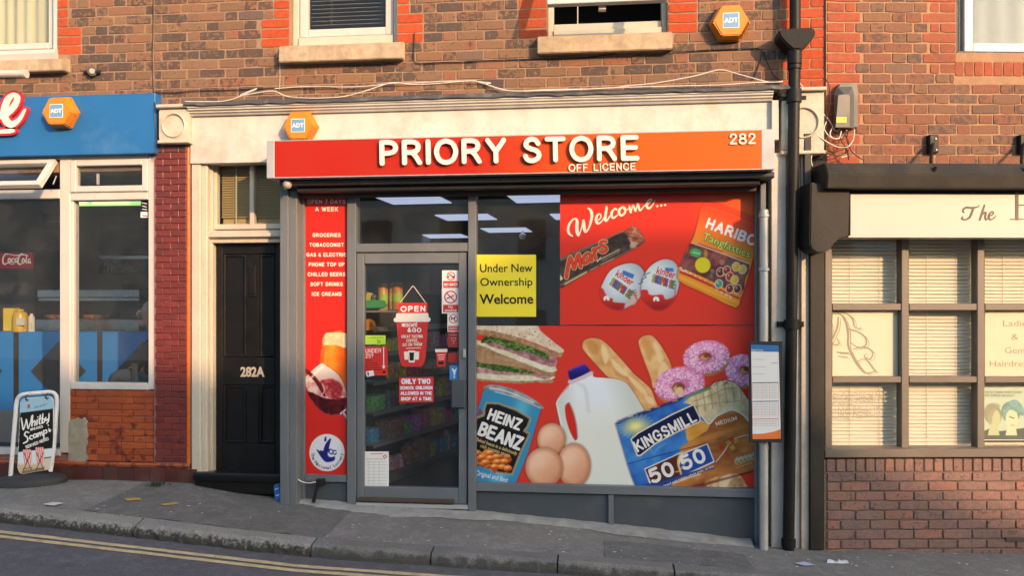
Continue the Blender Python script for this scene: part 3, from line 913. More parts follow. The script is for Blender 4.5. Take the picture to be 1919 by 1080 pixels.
MB().box(X(357, .06), X(1447, .06), Z(700, 300, .06), fascia_top, -0.02, 0.062, ch=.003).build('fascia_board', 'white masonry paint', surround)
MB().box(X(1447, .1), X(1460, .1), Z(1450, 262, .1), fascia_top, -0.02, 0.10, ch=.003).build('fascia_end', 'white masonry paint', surround)

def console(parent, x0, x1, y0, y1, d, m):
    """A plain capital block with a sunk roundel."""
    u0, u1 = X(x0, d), X(x1, d); z0, z1 = Z((x0 + x1) / 2, y1, d), Z((x0 + x1) / 2, y0, d)
    uc, zc, r = (u0 + u1) / 2, (z0 + z1) / 2 - 0.01, min(u1 - u0, z1 - z0) * 0.355
    K = 32; mb = MB(); v = []; f = []
    sq = []
    for k in range(K):
        a = 2 * math.pi * (k + .5) / K; c, s_ = math.cos(a), math.sin(a)
        t = min((u1 - u0) / 2 / max(abs(c), 1e-6), (z1 - z0) / 2 / max(abs(s_), 1e-6))
        sq.append((uc + c * t, (z0 + z1) / 2 + s_ * t))
    rings = [[(p[0], d - .004, p[1]) for p in sq]]
    for rr, dd in ((1.14, d), (1.06, d + .012), (1.0, d + .010), (0.94, d - .016)):
        rings.append([(uc + r * rr * math.cos(2 * math.pi * (k + .5) / K), dd, zc + r * rr * math.sin(2 * math.pi * (k + .5) / K)) for k in range(K)])
    for rg in rings: v += [MF.w(*q) for q in rg]
    for i in range(len(rings) - 1):
        for k in range(K):
            l = (k + 1) % K; f.append((i * K + k, i * K + l, (i + 1) * K + l, (i + 1) * K + k))
    f.append(tuple((len(rings) - 1) * K + k for k in range(K)))
    mb.add(v, f); o = mb.build('roundel_face', m, parent)
    MB().box(u0, u1, z0, z1, -.02, d - .005, ch=.004).build('console_block', m, parent)
    MB().box(u0 - .012, u1 + .012, z1 + .002, z1 + .03, -.02, d + .03, ch=.006).build('console_cap', m, parent)
    MB().box(u0 - .008, u1 + .008, z0 - .028, z0 - .002, -.02, d + .012, ch=.006).build('console_base', m, parent)
console_l = empty('console_block', MF.w(X(324), .05, Z(324, 272)), 'peeling cream console with sunk roundel above the oxblood tiled pillar', 'console')
console(console_l, 298, 354, 203, 262, 0.12, 'peeling paint')
console_r = empty('console_block', MF.w(X(1505), .05, Z(1505, 290)), 'white console with sunk roundel behind the black drainpipe', 'console')
console(console_r, 1466, 1545, 172, 282, 0.11, 'peeling paint')

# pilaster on the far side of the shop
pil = empty('pilaster', MF.w(X(1490), .02, pave(X(1490), .05)), 'worn white pilaster boards behind the black drainpipe', 'pilaster')
zt_p = Z(1500, 286, .08)
for a, b_, d in ((1446, 1474, .085), (1476.5, 1500, .05), (1502, 1517, .075)):
    x0, x1 = X(a, d), X(b_, d)
    MB().box(x0, x1, pave(x0, d) - .05, zt_p, -.05, d, ch=.004).build('board', 'peeling paint' if a > 1500 else 'white masonry paint', pil)
MB().box(X(1474), X(1549), pave(X(1500), .05) - .1, zt_p, -.05, .02).build('backing', 'black iron paint', pil)
MB().bpx(1508, 250, 1521, 366, .078, .115, ch=.004).build('black_strip', 'black plastic', pil)
# ------------------------------------------------------------------ the store's sign box
sign = empty('shop_sign', MF.w(X(970, .42), .2, Z(970, 330, .42)), 'long red to orange illuminated store sign box reading PRIORY STORE', 'sign')
m, nt, out = new_mat('sign face')
tc = nt.nodes.new('ShaderNodeTexCoord'); sx = nt.nodes.new('ShaderNodeSeparateXYZ'); nt.links.new(tc.outputs['Generated'], sx.inputs[0])
b = N(nt, 'ShaderNodeBsdfPrincipled', Roughness=0.5); b.inputs['Specular IOR Level'].default_value = 0.22
c = ramp(nt, sx.outputs[0], [(0.0, (0.37, 0.014, 0.005)), (0.42, (0.38, 0.015, 0.005)), (0.56, (0.44, 0.045, 0.005)), (0.70, (0.50, 0.085, 0.004)), (1.0, (0.51, 0.098, 0.004))])
c = mix(nt, mrange(nt, noise(nt, position(nt), 3.0, 6.0), 0.4, 0.8, 0, .12), c, (0.3, 0.08, 0.05))
nt.links.new(c, b.inputs['Base Color']); nt.links.new(b.outputs[0], out.inputs['Surface'])
DS = 0.42
zs0, zs1 = Z(515, 334, DS), Z(515, 263, DS)
us0, us1 = X(500, DS), X(1452, DS)
MB().box(us0 + .004, us1 - .004, zs0 + .006, zs1 - .004, 0.07, DS - .012).build('box_body', 'dark metal', sign)
MB().box(X(514, DS), X(1428, DS), zs0 + .008, zs1 - .008, DS - .0115, DS - .003).build('face_panel', 'sign face', sign)
MB().box(us0, X(514.5, DS), zs0, zs1, 0.065, DS, ch=.003).build('end_cap', 'silver trim', sign)
MB().box(X(1427.5, DS), us1, zs0, zs1, 0.065, DS, ch=.003).build('end_cap', 'silver trim', sign)
MB().box(X(515, DS), X(1427, DS), zs1 - .008, zs1, 0.07, DS - .001, ch=.002).build('top_trim', 'silver trim', sign)
MB().box(X(515, DS), X(1427, DS), zs0, zs0 + .008, 0.07, DS - .001, ch=.002).build('bottom_trim', 'silver trim', sign)
mat('sign letter white', (0.70, 0.67, 0.61), 0.35, 0.02, 4.0, 0.0)
mat('sign letter side', (0.40, 0.20, 0.16), 0.5, 0.05, 4.0, 0.0)
# rounded letters: centre-line strokes, (x, y) in 0..1 of the cap height, swept with round ends
SK = {'P': (0.62, [[(0, 0), (0, 1)], [(0, 1), (.3, 1), (.52, .93), (.60, .74), (.52, .55), (.3, .48), (0, .48)]]),
      'R': (0.68, [[(0, 0), (0, 1)], [(0, 1), (.34, 1), (.54, .93), (.61, .76), (.54, .58), (.34, .5), (0, .5)], [(.34, .5), (.50, .3), (.66, 0)]]),
      'I': (0.0, [[(0, 0), (0, 1)]]),
      'O': (0.84, [[(.42, 1.02), (.13, .88), (0, .5), (.13, .12), (.42, -.02), (.71, .12), (.84, .5), (.71, .88), (.42, 1.02)]]),
      'Y': (0.70, [[(0, 1), (.35, .46)], [(.70, 1), (.35, .46)], [(.35, .46), (.35, 0)]]),
      'S': (0.60, [[(.56, .80), (.44, .97), (.24, 1.01), (.06, .88), (.05, .68), (.24, .55), (.46, .47), (.59, .30), (.54, .10), (.32, -.02), (.1, .03), (0, .2)]]),
      'T': (0.70, [[(0, 1), (.70, 1)], [(.35, 1), (.35, 0)]]),
      'E': (0.60, [[(.0, 0), (.0, 1)], [(0, 1), (.58, 1)], [(0, .52), (.54, .52)], [(0, 0), (.60, 0)]]),
      'F': (0.56, [[(.0, 0), (.0, 1)], [(0, 1), (.56, 1)], [(0, .5), (.48, .5)]]),
      'L': (0.54, [[(0, 1), (0, 0), (.54, 0)]]),
      'C': (0.72, [[(.70, .74), (.58, .94), (.38, 1.02), (.12, .88), (0, .5), (.12, .12), (.38, -.02), (.6, .06), (.72, .28)]]),
      'N': (0.62, [[(0, 0), (0, 1)], [(0, 1), (.62, 0)], [(.62, 0), (.62, 1)]]),
      '2': (0.56, [[(.02, .72), (.1, .94), (.3, 1.01), (.5, .9), (.52, .68), (.36, .45), (.0, .0)], [(0, 0), (.56, 0)]]),
      '8': (0.56, [[(.28, 1.01), (.07, .92), (.06, .66), (.28, .53), (.5, .66), (.49, .92), (.28, 1.01)], [(.28, .53), (.02, .4), (.02, .1), (.28, -.02), (.54, .1), (.54, .4), (.28, .53)]])}
SK.update({'A': (.74, [[(0, 0), (.37, 1)], [(.37, 1), (.74, 0)], [(.14, .33), (.60, .33)]]),
    'B': (.60, [[(0, 0), (0, 1)], [(0, 1), (.32, 1), (.52, .92), (.56, .76), (.5, .6), (.32, .53), (0, .53)], [(.32, .53), (.54, .44), (.61, .26), (.54, .08), (.34, 0), (0, 0)]]),
    'D': (.66, [[(0, 0), (0, 1)], [(0, 1), (.28, 1), (.56, .84), (.66, .5), (.56, .16), (.28, 0), (0, 0)]]),
    'G': (.76, [[(.70, .78), (.58, .95), (.38, 1.02), (.12, .88), (0, .5), (.12, .12), (.38, -.02), (.62, .05), (.74, .22), (.75, .45)], [(.75, .46), (.44, .46)]]),
    'H': (.62, [[(0, 0), (0, 1)], [(.62, 0), (.62, 1)], [(0, .52), (.62, .52)]]), 'K': (.62, [[(0, 0), (0, 1)], [(0, .36), (.58, 1)], [(.2, .58), (.62, 0)]]),
    'M': (.80, [[(0, 0), (0, 1)], [(0, 1), (.40, .12)], [(.40, .12), (.80, 1)], [(.80, 1), (.80, 0)]]), 'U': (.62, [[(0, 1), (0, .3), (.08, .08), (.31, -.02), (.54, .08), (.62, .3), (.62, 1)]]),
    'V': (.70, [[(0, 1), (.35, 0)], [(.35, 0), (.70, 1)]]), 'W': (1.04, [[(0, 1), (.26, 0)], [(.26, 0), (.52, .95)], [(.52, .95), (.78, 0)], [(.78, 0), (1.04, 1)]]),
    'Z': (.60, [[(0, 1), (.6, 1)], [(.6, 1), (0, 0)], [(0, 0), (.6, 0)]]), '&': (.70, [[(.70, 0), (.2, .66), (.16, .86), (.3, 1), (.46, .86), (.36, .62), (.08, .4), (.02, .18), (.2, 0), (.42, .05), (.62, .38)]]),
    '5': (.56, [[(.52, 1), (.1, 1)], [(.1, 1), (.06, .56)], [(.06, .56), (.3, .64), (.52, .52), (.56, .3), (.46, .06), (.24, -.02), (.02, .1)]]), '0': (.58, [[(.29, 1.02), (.07, .86), (0, .5), (.07, .14), (.29, -.02), (.51, .14), (.58, .5), (.51, .86), (.29, 1.02)]]),
    '7': (.56, [[(0, 1), (.56, 1)], [(.56, 1), (.2, 0)]]), '.': (0, [[(0, 0), (0, .02)]]), '!': (0, [[(0, 0), (0, .02)], [(0, .32), (0, 1)]]), '?': (.5, [[(0, .76), (.1, .96), (.3, 1), (.5, .84), (.44, .6), (.26, .46), (.24, .3)], [(.24, 0), (.24, .02)]])})
def word(body, m, parent, a, b, cap, d, fr=MF, wt=.2, gap=.16, space=.30, step=.45, name='lettering', thick=0.0, grow=0.0, shear=0.0, wide=None):
    """A word of bold plain capitals as one mesh; the width between a and b sets the condensing."""
    adv = 0.0; pos = []
    for ch in body:
        if ch == ' ': adv += space + gap; continue
        pos.append((ch, adv)); adv += SK[ch][0] + wt + gap
    a = np.array(a, float); b = np.array(b, float); L = np.linalg.norm(b - a); t = (b - a) / L; up = np.array((t[1], -t[0]))
    up = up + t * shear
    W = wt * cap; k = (L - W) / max(1e-6, adv - gap - wt); h = cap - W
    ss = []
    for ch, x0 in pos:
        for st in SK[ch][1]:
            q = [tuple(a + t * (W / 2 + (x0 + x) * k) + up * (y * h + W / 2)) + (W,) for x, y in st]
            ss.append([tuple(r) for r in catmull(q, 5)] if len(q) > 3 else q)
    return strokes_px(name, ss, m, parent, d, fr, grow, step, thick, smooth=False)
def kword(body, m, par, k, a, b, cap, d, **kw): return word(body, m, par, k(*a), k(*b), cap * k.k, d, **kw)
def round_text(body, parent, a, b, cap, wt, gap, d, thick, m, name, step, space=.34, fr=MF):
    """Rounded capitals between px points a and b (baseline); cap: height in px; wt: stroke width / cap."""
    adv = 0.0; pos = []
    for ch in body:
        if ch == ' ': adv += space + gap; continue
        pos.append((ch, adv)); adv += SK[ch][0] + wt + gap
    tot = adv - gap
    a = np.array(a, float); b = np.array(b, float); t = (b - a) / np.linalg.norm(b - a); up = np.array((t[1], -t[0]))
    k = np.linalg.norm(b - a) / tot; h = cap - wt * k
    objs = []
    for ch, x0 in pos:
        ss = []
        for st in SK[ch][1]:
            q = [tuple(a + t * (x0 + wt / 2 + x) * k + up * (y * h + wt * k / 2)) + (wt * k,) for x, y in st]
            ss.append([tuple(r) for r in catmull(q, 6)] if len(q) > 3 else q)
        objs.append(strokes_px(name, ss, m, parent, d, fr, 0, step, thick, smooth=False))
    return objs
# the two-layer raised letters: a white face over a slightly wider returned side
round_text('PRIORY STORE', sign, (712, 310.5), (1199, 300.5), 48, 0.205, 0.155, DS + .030, .010, 'sign letter white', 'letter', 0.9, .42)
round_text('PRIORY STORE', sign, (711.3, 310.8), (1198.5, 300.8), 48.6, 0.215, 0.145, DS + .0195, .022, 'sign letter side', 'letter_side', 1.1, .42)
round_text('OFF LICENCE', sign, (1066, 321.5), (1192, 318.5), 14.0, 0.17, 0.20, DS + .008, .010, 'sign letter white', 'letter', 0.55, .45)
round_text('282', sign, (1368, 270.5), (1417, 269.5), 20.5, 0.155, 0.17, DS + .008, .010, 'sign letter white', 'number', 0.6)

# rolled shutter housing under the sign
shutter = empty('shutter_housing', MF.w(X(980, .3), .2, Z(980, 355, .3)), 'dark roller shutter housing tucked under the red sign box', 'shutter')
zh0 = Z(700, 352, .30)
MB().box(X(524, .33), X(1452, .33), zs0 - .045, zs0 - .002, 0.05, 0.335, ch=.01).build('soffit_box', 'dark metal', shutter)
MB().box(X(556, .27), X(1425, .27), zs0 - .085, zs0 - .046, 0.085, 0.27, ch=.012).build('shutter_roll', 'dark metal', shutter)
MB().box(X(558, .2), X(1424, .2), zs0 - .118, zs0 - .083, 0.10, 0.135, ch=.006).build('bottom_rail', 'brown rust metal', shutter)

# ------------------------------------------------------------------ the shopfront itself
front = empty('shopfront', MF.w(X(1000), .05, pave(X(1000), .05)), 'slate grey aluminium shopfront with glazed door under the red sign', 'shopfront')
G, PN = 'slate grey aluminium', 'slate grey panel'
zhead = zs0 - .06
def gz(px, d=.06): return pave(X(px, d), d) - .03
def post(x0, x1, d0, d1, name='post', top=None, m=G, bot=None):
    u0, u1 = X(x0, d1), X(x1, d1)
    z0 = min(pave(u0, d1), pave(u1, d1)) - .03 if bot is None else bot
    return MB().box(u0, u1, z0, zhead if top is None else top, d0, d1, ch=.004).build(name, m, front)
# shutter guides
post(525, 540.5, -.02, .185, 'shutter_guide'); post(541.5, 557, .0, .165, 'shutter_guide')
post(1425.5, 1436, .0, .165, 'shutter_guide')
post(557.5, 570.5, -.04, .075); post(650.5, 667, -.04, .08); post(877.5, 892, -.04, .085); post(1416, 1424.5, -.04, .085)
def rail(x0, x1, y0, y1, ref, d0, d1, name='rail', m=G):
    MB().box(X(x0, d1), X(x1, d1), Z(ref, y1, d1), Z(ref, y0, d1), d0, d1, ch=.003).build(name, m, front)
rail(571, 650, 891, 904, 610, -.04, .072); rail(667.5, 877, 456, 472, 772, -.04, .078)
rail(571, 650, 346, 358, 610, -.04, .07); rail(667.5, 877, 346, 361, 772, -.04, .07); rail(892.5, 1415.5, 338, 351, 1150, -.04, .07)
rail(892.5, 1415.5, 906, 921.5, 900, -.04, .08)
# lower panels
def low(x0, x1, ytop, ref, name='lower_panel'):
    u0, u1 = X(x0, .045), X(x1, .045)
    MB().box(u0, u1, min(pave(u0, .05), pave(u1, .05)) - .05, Z(ref, ytop, .045), -.03, .045).build(name, PN, front)
low(571, 650, 904.5, 610); low(892.5, 1140, 922, 900); low(1151, 1415.5, 922, 900)
u0, u1 = X(1140.5, .07), X(1150.5, .07)
MB().box(u0, u1, pave(u1, .06) - .05, Z(900, 922, .07), -.03, .072, ch=.003).build('post', G, front)
# glazing: the window behind the vinyl, the fanlight over the door
MB().box(X(892, .02), X(1416.5, .02), Z(900, 906, .02), zhead - .0, .012, .020).build('window_pane', 'shop glass', front)
MB().box(X(667, .02), X(877.5, .02), Z(772, 456, .02), zhead, .012, .020).build('fanlight_pane', 'shop glass', front)
mat('dark sealant', (0.012, 0.012, 0.013), 0.6, 0.1, 5.0, 0.0)
# door leaf
door = empty('door', MF.w(X(772), .03, Z(772, 945))); door.parent = front; door.location -= front.location
ZD0, ZD1 = Z(772, 943, .06), Z(772, 474, .06)
f = MB()
f.box(X(669, .062), X(682.5, .062), ZD0, ZD1, .0, .062, ch=.004); f.box(X(860, .062), X(875.5, .062), ZD0, ZD1, .0, .062, ch=.004)
f.box(X(682.8, .062), X(859.7, .062), Z(772, 494, .06), ZD1, .0, .0605, ch=.004); f.box(X(682.8, .062), X(859.7, .062), ZD0, Z(772, 914.5, .06), .0, .0605, ch=.004)
f.build('door_frame', G, door)
MB().box(X(682, .03), X(860.5, .03), Z(772, 915, .03), Z(772, 493, .03), .024, .031).build('door_pane', 'shop glass', door)
MB().bpx(846.5, 712, 872, 765, .062, .095, ch=.006).build('lock_box', 'slate grey panel', door)
MB().bpx(867.5, 655, 873, 671, .062, .082, ch=.005).build('door_latch', 'silver trim', door)
MB().box(X(667.5, .09), X(877, .09), Z(772, 953, .09), Z(772, 945.5, .09), -.02, .09, ch=.003).build('threshold', 'silver trim', front)
MB().box(X(667.5, .07), X(877, .07), pave(X(877), .06) - .05, Z(772, 953.5, .07), -.02, .075, ch=.003).build('threshold_base', G, front)
MB().bpx(672, 936, 850, 943.5, .064, .10, ch=.006).build('door_draught_bar', 'brown rust metal', door)
# white galvanised pole that carries the timetable
pole = empty('sign_pole', on_pave((1432, 1030), '', None), 'slim pale grey pole beside the shop window behind the timetable case', 'pole')
pp = pole.location
MB().tube([pp + Vector((0, 0, -.05)), Vector((pp.x, pp.y, Z(1437, 395, .2)))], .032, 16).build('tube', 'galvanised', pole, smooth=0.7)
MB().lathe(Vector((pp.x, pp.y, Z(1437, 395, .2))), [(.034, -.03), (.034, .004), (.02, .012)], 16).build('cap', 'galvanised', pole, smooth=0.7)
for y in (404, 505):
    z = Z(1437, y, .2)
    MB().lathe(Vector((pp.x, pp.y, z)), [(.036, -.012), (.04, -.01), (.04, .01), (.036, .012)], 16).build('clamp', 'galvanised', pole, smooth=0.7)
# ------------------------------------------------------------------ the black front door beside the shop
fd = empty('front_door', MF.w(X(440), -.05, Z(440, 890, -.05)), 'black panelled front door numbered 282A in a cream frame with fanlight', 'door')
DD = -0.10
CT = 'cream timber'
zd_top = Z(440, 288, .03)
def cas(x0, x1, y0, y1, d0, d1, name='architrave', m=CT, ch=.005):
    return MB().bpx(x0, y0, x1, y1, d0, d1, ch=ch).build(name, m, fd)
mat('weathered cream timber', (0.50, 0.455, 0.38), 0.6, 0.08, 6.0, 0.5, 40.0, streak=(0.36, 0.29, 0.21), streak_amt=0.5, dirt=(0.34, 0.27, 0.2), dirt_amt=0.38, dirt_scale=12.0)
WT = 'weathered cream timber'
u_r = X(527, 0)
zdb = Z(375, 890, .045)
ztop_ = Z(380, 276, .045)
MB().box(X(358.5, .045), X(376, .045), zdb, ztop_, -.16, .045, ch=.008).build('architrave', WT, fd)
MB().box(X(376.5, .03), X(388, .03), zdb, ztop_, -.16, .025, ch=.008).build('architrave', WT, fd)
MB().box(X(388.5, -.03), X(398, -.03), Z(390, 884, -.03), ztop_, -.16, -.035, ch=.006).build('door_stop', WT, fd)
MB().box(X(388.2, .0), u_r, Z(440, 296, .0), Z(440, 276, .0), -.16, .0, ch=.006).build('head_board', WT, fd)
MB().box(X(388.2, -.03), u_r, Z(440, 302, -.03), Z(440, 296.5, -.03), -.16, -.03, ch=.004).build('head_moulding', WT, fd)
# fanlight sash with centre bar, blind behind
tf = MB()
za, zb2 = Z(440, 430, -.07), Z(440, 302, -.07)
tf.box(X(398.5, -.07), X(406.5, -.07), za, zb2, -.13, -.07, ch=.004); tf.box(X(406.6, -.07), u_r, za, Z(440, 420, -.07), -.13, -.071, ch=.004)
tf.box(X(406.6, -.07), u_r, Z(440, 309, -.07), zb2, -.13, -.071, ch=.004)
tf.build('fanlight_frame', CT, fd)
MB().box(X(468, -.07), X(476, -.07), Z(470, 421, -.07), Z(470, 309, -.07), -.13, -.07, ch=.003).build('glazing_bar', CT, fd)
MB().box(X(406, -.1), u_r, Z(440, 421, -.1), Z(440, 308, -.1), -.104, -.100).build('fanlight_pane', 'window glass', fd)
mat('straw blind', (0.42, 0.29, 0.12), 0.7, 0.06, 4.0, 0.0)
bl = MB(); z = Z(440, 421, -.1); k = 0
while z < Z(440, 308, -.1):
    if z > Z(440, 405, -.1):
        bl.add([MF.w(X(413, -.1), -.150, z), MF.w(u_r, -.150, z), MF.w(u_r, -.128, z - .022), MF.w(X(413, -.1), -.128, z - .022)], [(0, 1, 2, 3)])
    z += .021
tag(bl.build('blind', 'straw blind', fd), kind='stuff')
MB().box(X(414, -.1), u_r, Z(440, 421, -.1), Z(440, 404, -.1), -.16, -.150).build('blind_foot', 'straw blind', fd)
MB().box(X(440, -.1), X(442, -.1), Z(440, 421, -.1), Z(440, 308, -.1), -.123, -.120).build('blind_cord', CT, fd)
# transom rail with drip moulding
MB().box(X(388.5, -.02), u_r, Z(440, 455, -.02), Z(440, 447, -.02), -.16, -.03, ch=.004).build('transom_rail', WT, fd)
MB().profile([(-.16, Z(440, 431, 0)), (-.04, Z(440, 431, 0)), (.012, Z(440, 438, 0)), (.012, Z(440, 444, 0)), (-.02, Z(440, 447, -.02)), (-.16, Z(440, 447, -.02))], X(386, .0), u_r).build('drip_moulding', WT, fd)
MB().box(X(398.2, -.16), u_r, Z(440, 889, -.16), zd_top, -.30, -.29).build('hall_lining', 'dark room', fd)
# the leaf: stiles and rails around four sunk panels
leaf = MB(); BG = 'black gloss paint'
Lz0, Lz1 = Z(440, 886, DD), Z(440, 457, DD)
def lb(x0, x1, y0, y1): leaf.box(X(x0, DD), X(x1, DD), Z(440, y1, DD), Z(440, y0, DD), DD - .04, DD, ch=.004)
ul = X(398.5, DD); ur = X(534, DD)
leaf.box(ul, X(417, DD), Lz0, Lz1, DD - .04, DD, ch=.004)
leaf.box(X(516, DD), ur, Lz0, Lz1, DD - .04, DD, ch=.004)
leaf.box(X(417.2, DD), X(515.8, DD), Z(440, 476, DD), Lz1, DD - .04, DD - .001, ch=.004)
leaf.box(X(417.2, DD), X(515.8, DD), Z(440, 722, DD), Z(440, 670, DD), DD - .04, DD - .001, ch=.004)
leaf.box(X(417.2, DD), X(515.8, DD), Lz0, Z(440, 832, DD), DD - .04, DD - .001, ch=.004)
for a, b_ in ((476.2, 669.8), (722.2, 831.8)):
    leaf.box(X(462, DD), X(485, DD), Z(440, b_, DD), Z(440, a, DD), DD - .04, DD - .002, ch=.004)
leaf.build('leaf', BG, fd)
for x0, x1 in ((417.5, 461.5), (485.5, 515.5)):
    for y0, y1 in ((476.5, 669.5), (722.5, 831.5)):
        MB().bpx(x0, y0, x1, y1, DD - .04, DD - .022).build('panel', BG, fd)
        e = 5; b = MB()
        b.bpx(x0, y0, x0 + e, y1, DD - .03, DD - .004, ch=.006); b.bpx(x1 - e, y0, x1, y1, DD - .03, DD - .004, ch=.006)
        b.bpx(x0 + e, y0, x1 - e, y0 + e, DD - .03, DD - .005, ch=.006); b.bpx(x0 + e, y1 - e, x1 - e, y1, DD - .03, DD - .005, ch=.006)
        b.build('panel_moulding', BG, fd)
kb = MB(); kb.bpx(466, 497, 480, 556, DD - .0, DD + .012, ch=.004); kb.build('letter_plate', 'black iron paint', fd)
MB().bpx(468.5, 502, 477.5, 551, DD + .012, DD + .020, ch=.004).build('letter_flap', 'black gloss paint', fd)
mat('number cream', (0.40, 0.37, 0.31), 0.5, 0.04, 5.0, 0.0)
text_px('number', '282A', 'number cream', fd, (451, 706), (496, 706), 17, DD + .004, bold=0.035, thick=.004)
# stone step painted black
MB().profile([(-.3, Z(440, 889, .1) - .16), (.10, Z(440, 889, .1) - .16), (.10, Z(440, 903, .1)), (.135, Z(440, 903, .13)), (.14, Z(440, 893, .14)), (.12, Z(440, 888, .12)), (-.3, Z(440, 886, -.1))], X(363, .12), X(526, .12)).build('door_step', 'black gloss paint', fd, bevel=0.006)
# ------------------------------------------------------------------ the blue shop next door
UL0, UL1 = -9.0, X(288.5)
lhouse = empty('brick_house', MF.w(X(120), 0, Z(120, 180)), 'mottled brown brick upper storey above the blue shop fascia', 'building')
ZQ2 = Z(130, 103)
ZT2 = ZQ2 + 21 * PIT
WL = (X(-190), X(107), ZQ2, ZQ2 + 1.5)
wall_back('wall', lhouse, UL0, UL1, ZQ2 - 1.0, ZT2 + .02, -.22, -.0045, [WL], 'mortar warm')
SLb = (X(-215, .09), X(118, .09), Z(60, 133, .09), Z(60, 107, .09))
wl = Wall(lhouse, MF, 0.0, 300)
lay(wl, UL0, UL1, ZT2, 27, PIT, .0085, .2165, .1025, 'stock brick', holes=[WL, SLb], zones=[quoin(WL[1], 0, 1, 0.225, 0.105, 0, ZQ2, WL[3])], start=.16, rank=in_view(MF))
wl.flush()
MB().profile([(-.12, SLb[2] + .01), (.085, SLb[2]), (.09, SLb[3] - .02), (.02, SLb[3]), (-.12, SLb[3])], SLb[0], SLb[1]).build('stone_sill', 'sill stone', lhouse, bevel=.006)
wc = empty('window', MF.w(X(0), 0, WL[2])); wc.parent = lhouse; wc.location -= lhouse.location
MB().profile([(-.12, SLb[3] + .001), (.03, SLb[3] + .001), (.045, Z(60, 100, .04)), (.04, Z(60, 93, .04)), (-.12, Z(60, 91, -.05))], X(-205, .04), X(103, .04)).build('upvc_cill', 'white upvc', wc)
mat('blue grey reveal', (0.42, 0.47, 0.55), 0.6, 0.06, 4.0, 0.1)
MB().box(X(100), X(107), WL[2], WL[3], -.2, -.005).build('reveal', 'white upvc', wc)
sash(wc, X(-180), X(102, -.09), Z(60, 91, -.08), WL[3], -.09, .055, 'white upvc', dep=.06)
mat('cream net curtain', (0.46, 0.42, 0.29), 0.8, 0.06, 2.0, 0.0)
cv = []; n = 80
for i in range(n + 1):
    u = X(-175) + (X(100) - X(-175)) * i / n; q = .012 * math.sin(i * 1.1) + .008 * math.sin(i * 0.37)
    cv += [MF.w(u, -.19 + q, WL[2] - .02), MF.w(u, -.19 + q * .6, WL[3])]
MB().add(cv, [(2 * i, 2 * i + 2, 2 * i + 3, 2 * i + 1) for i in range(n)]).build('curtain', 'cream net curtain', wc, smooth=1.0)
r = MB(); a, b_, c, d = WL[0] - .2, WL[1] + .2, WL[2] - .2, WL[3] + .2
r.box(a, b_, c, d, -1.5, -1.45); r.box(a, b_, c - .02, c, -1.5, -.23); r.box(a, b_, d, d + .02, -1.5, -.23); r.box(a - .02, a, c, d, -1.5, -.23); r.box(b_, b_ + .02, c, d, -1.5, -.23)
r.build('room_lining', 'dark room', lhouse)

# blue fascia with its script letter
mat('blue fascia', (0.014, 0.125, 0.35), 0.45, 0.06, 2.0, 0.05, 90.0, dirt=(0.10, 0.22, 0.42), dirt_amt=0.25, dirt_scale=2.6)
bsign = empty('shop_sign', MF.w(X(60), .08, Z(60, 292)), 'blue shop fascia board with a white script letter outlined in red', 'sign')
DB = .10
zb0, zb1 = Z(150, 290, DB), Z(150, 178, DB)
MB().box(-9.0, X(291, DB), zb0, zb1, .0, DB, ch=.004).build('board', 'blue fascia', bsign)
mat('red outline', (0.55, 0.018, 0.035), 0.45, 0.04, 4.0, 0.0)
K1 = Conv(0, 0, 3.6)
E = [[(-70, 850, 40), (-20, 790, 46), (48, 762, 46), (95, 715, 44), (118, 660, 40), (92, 640, 34), (55, 668, 44), (30, 740, 50), (40, 810, 50), (80, 838, 46), (130, 805, 30), (165, 745, 18), (172, 735, 8)]]
US = [[(-60, 888, 20), (20, 886, 30), (80, 882, 30), (92, 880, 14)]]
for st, nm in ((E, 'letter'), (US, 'underline')):
    strokes_px(nm + '_outline', st, 'red outline', bsign, DB + .034, grow=3.6, step=1.0, thick=.03, conv=K1)
    strokes_px(nm, st, 'sign letter white', bsign, DB + .042, grow=-0.2, step=0.9, thick=.006, conv=K1)

# white shopfront
lfront = empty('shopfront', MF.w(X(140), 0, pave(X(140), .05)), 'white framed takeaway shopfront below the blue fascia', 'shopfront')
UP = 'white upvc'
def lf(name, x0, y0, x1, y1, d0, d1, m=UP, par=None, ch=.006): return MB().bpx(x0, y0, x1, y1, d0, d1, ch=ch).build(name, m, par or lfront)
zl_head = Z(200, 291, .03)
lf('mullion', 112, 291, 132, 850, -.06, .03); lf('jamb', 278, 291, 291, 731, -.06, .03)
lf('head_rail', 132.3, 291, 277.7, 298, -.06, .029); lf('head_rail', -400, 293.5, 111.7, 303, -.06, .029)
lf('transom', 132.3, 360, 277.7, 375, -.06, .029); lf('transom', -400, 359, 111.7, 376, -.06, .029)
lf('bottom_rail', 132.3, 718, 277.7, 731, -.06, .035); lf('bottom_rail', -400, 838, 111.7, 850, -.06, .035)
lf('side_bead', 132.3, 375.5, 138, 718, -.06, .015)
# fixed fanlight
sash(lfront, X(132.5, .04), X(277.5, .04), Z(205, 359.5, .04), Z(205, 298.5, .04), .045, .052, UP, dep=.06, gl='shop glass')
MB().box(X(138, -.02), X(278, -.02), Z(205, 719, -.02), Z(205, 374, -.02), -.022, -.016).build('window_pane', 'shop glass', lfront)
MB().box(X(-400, -.02), X(112, -.02), Z(60, 839, -.02), Z(60, 375, -.02), -.022, -.016).build('window_pane', 'shop glass', lfront)
hinged(lfront, X(-60, .05), X(98, .08), Z(60, 305, .03), -.0, Z(60, 352, .25), .20, .05, UP, 'shop glass', th=.05)
MB().tube([MF.P(106, 330, .04), MF.P(100, 345, .14)], .005, 6).build('window_stay', 'silver trim', lfront)
lf('window_handle', 180, 325, 184, 346, -.03, -.005)

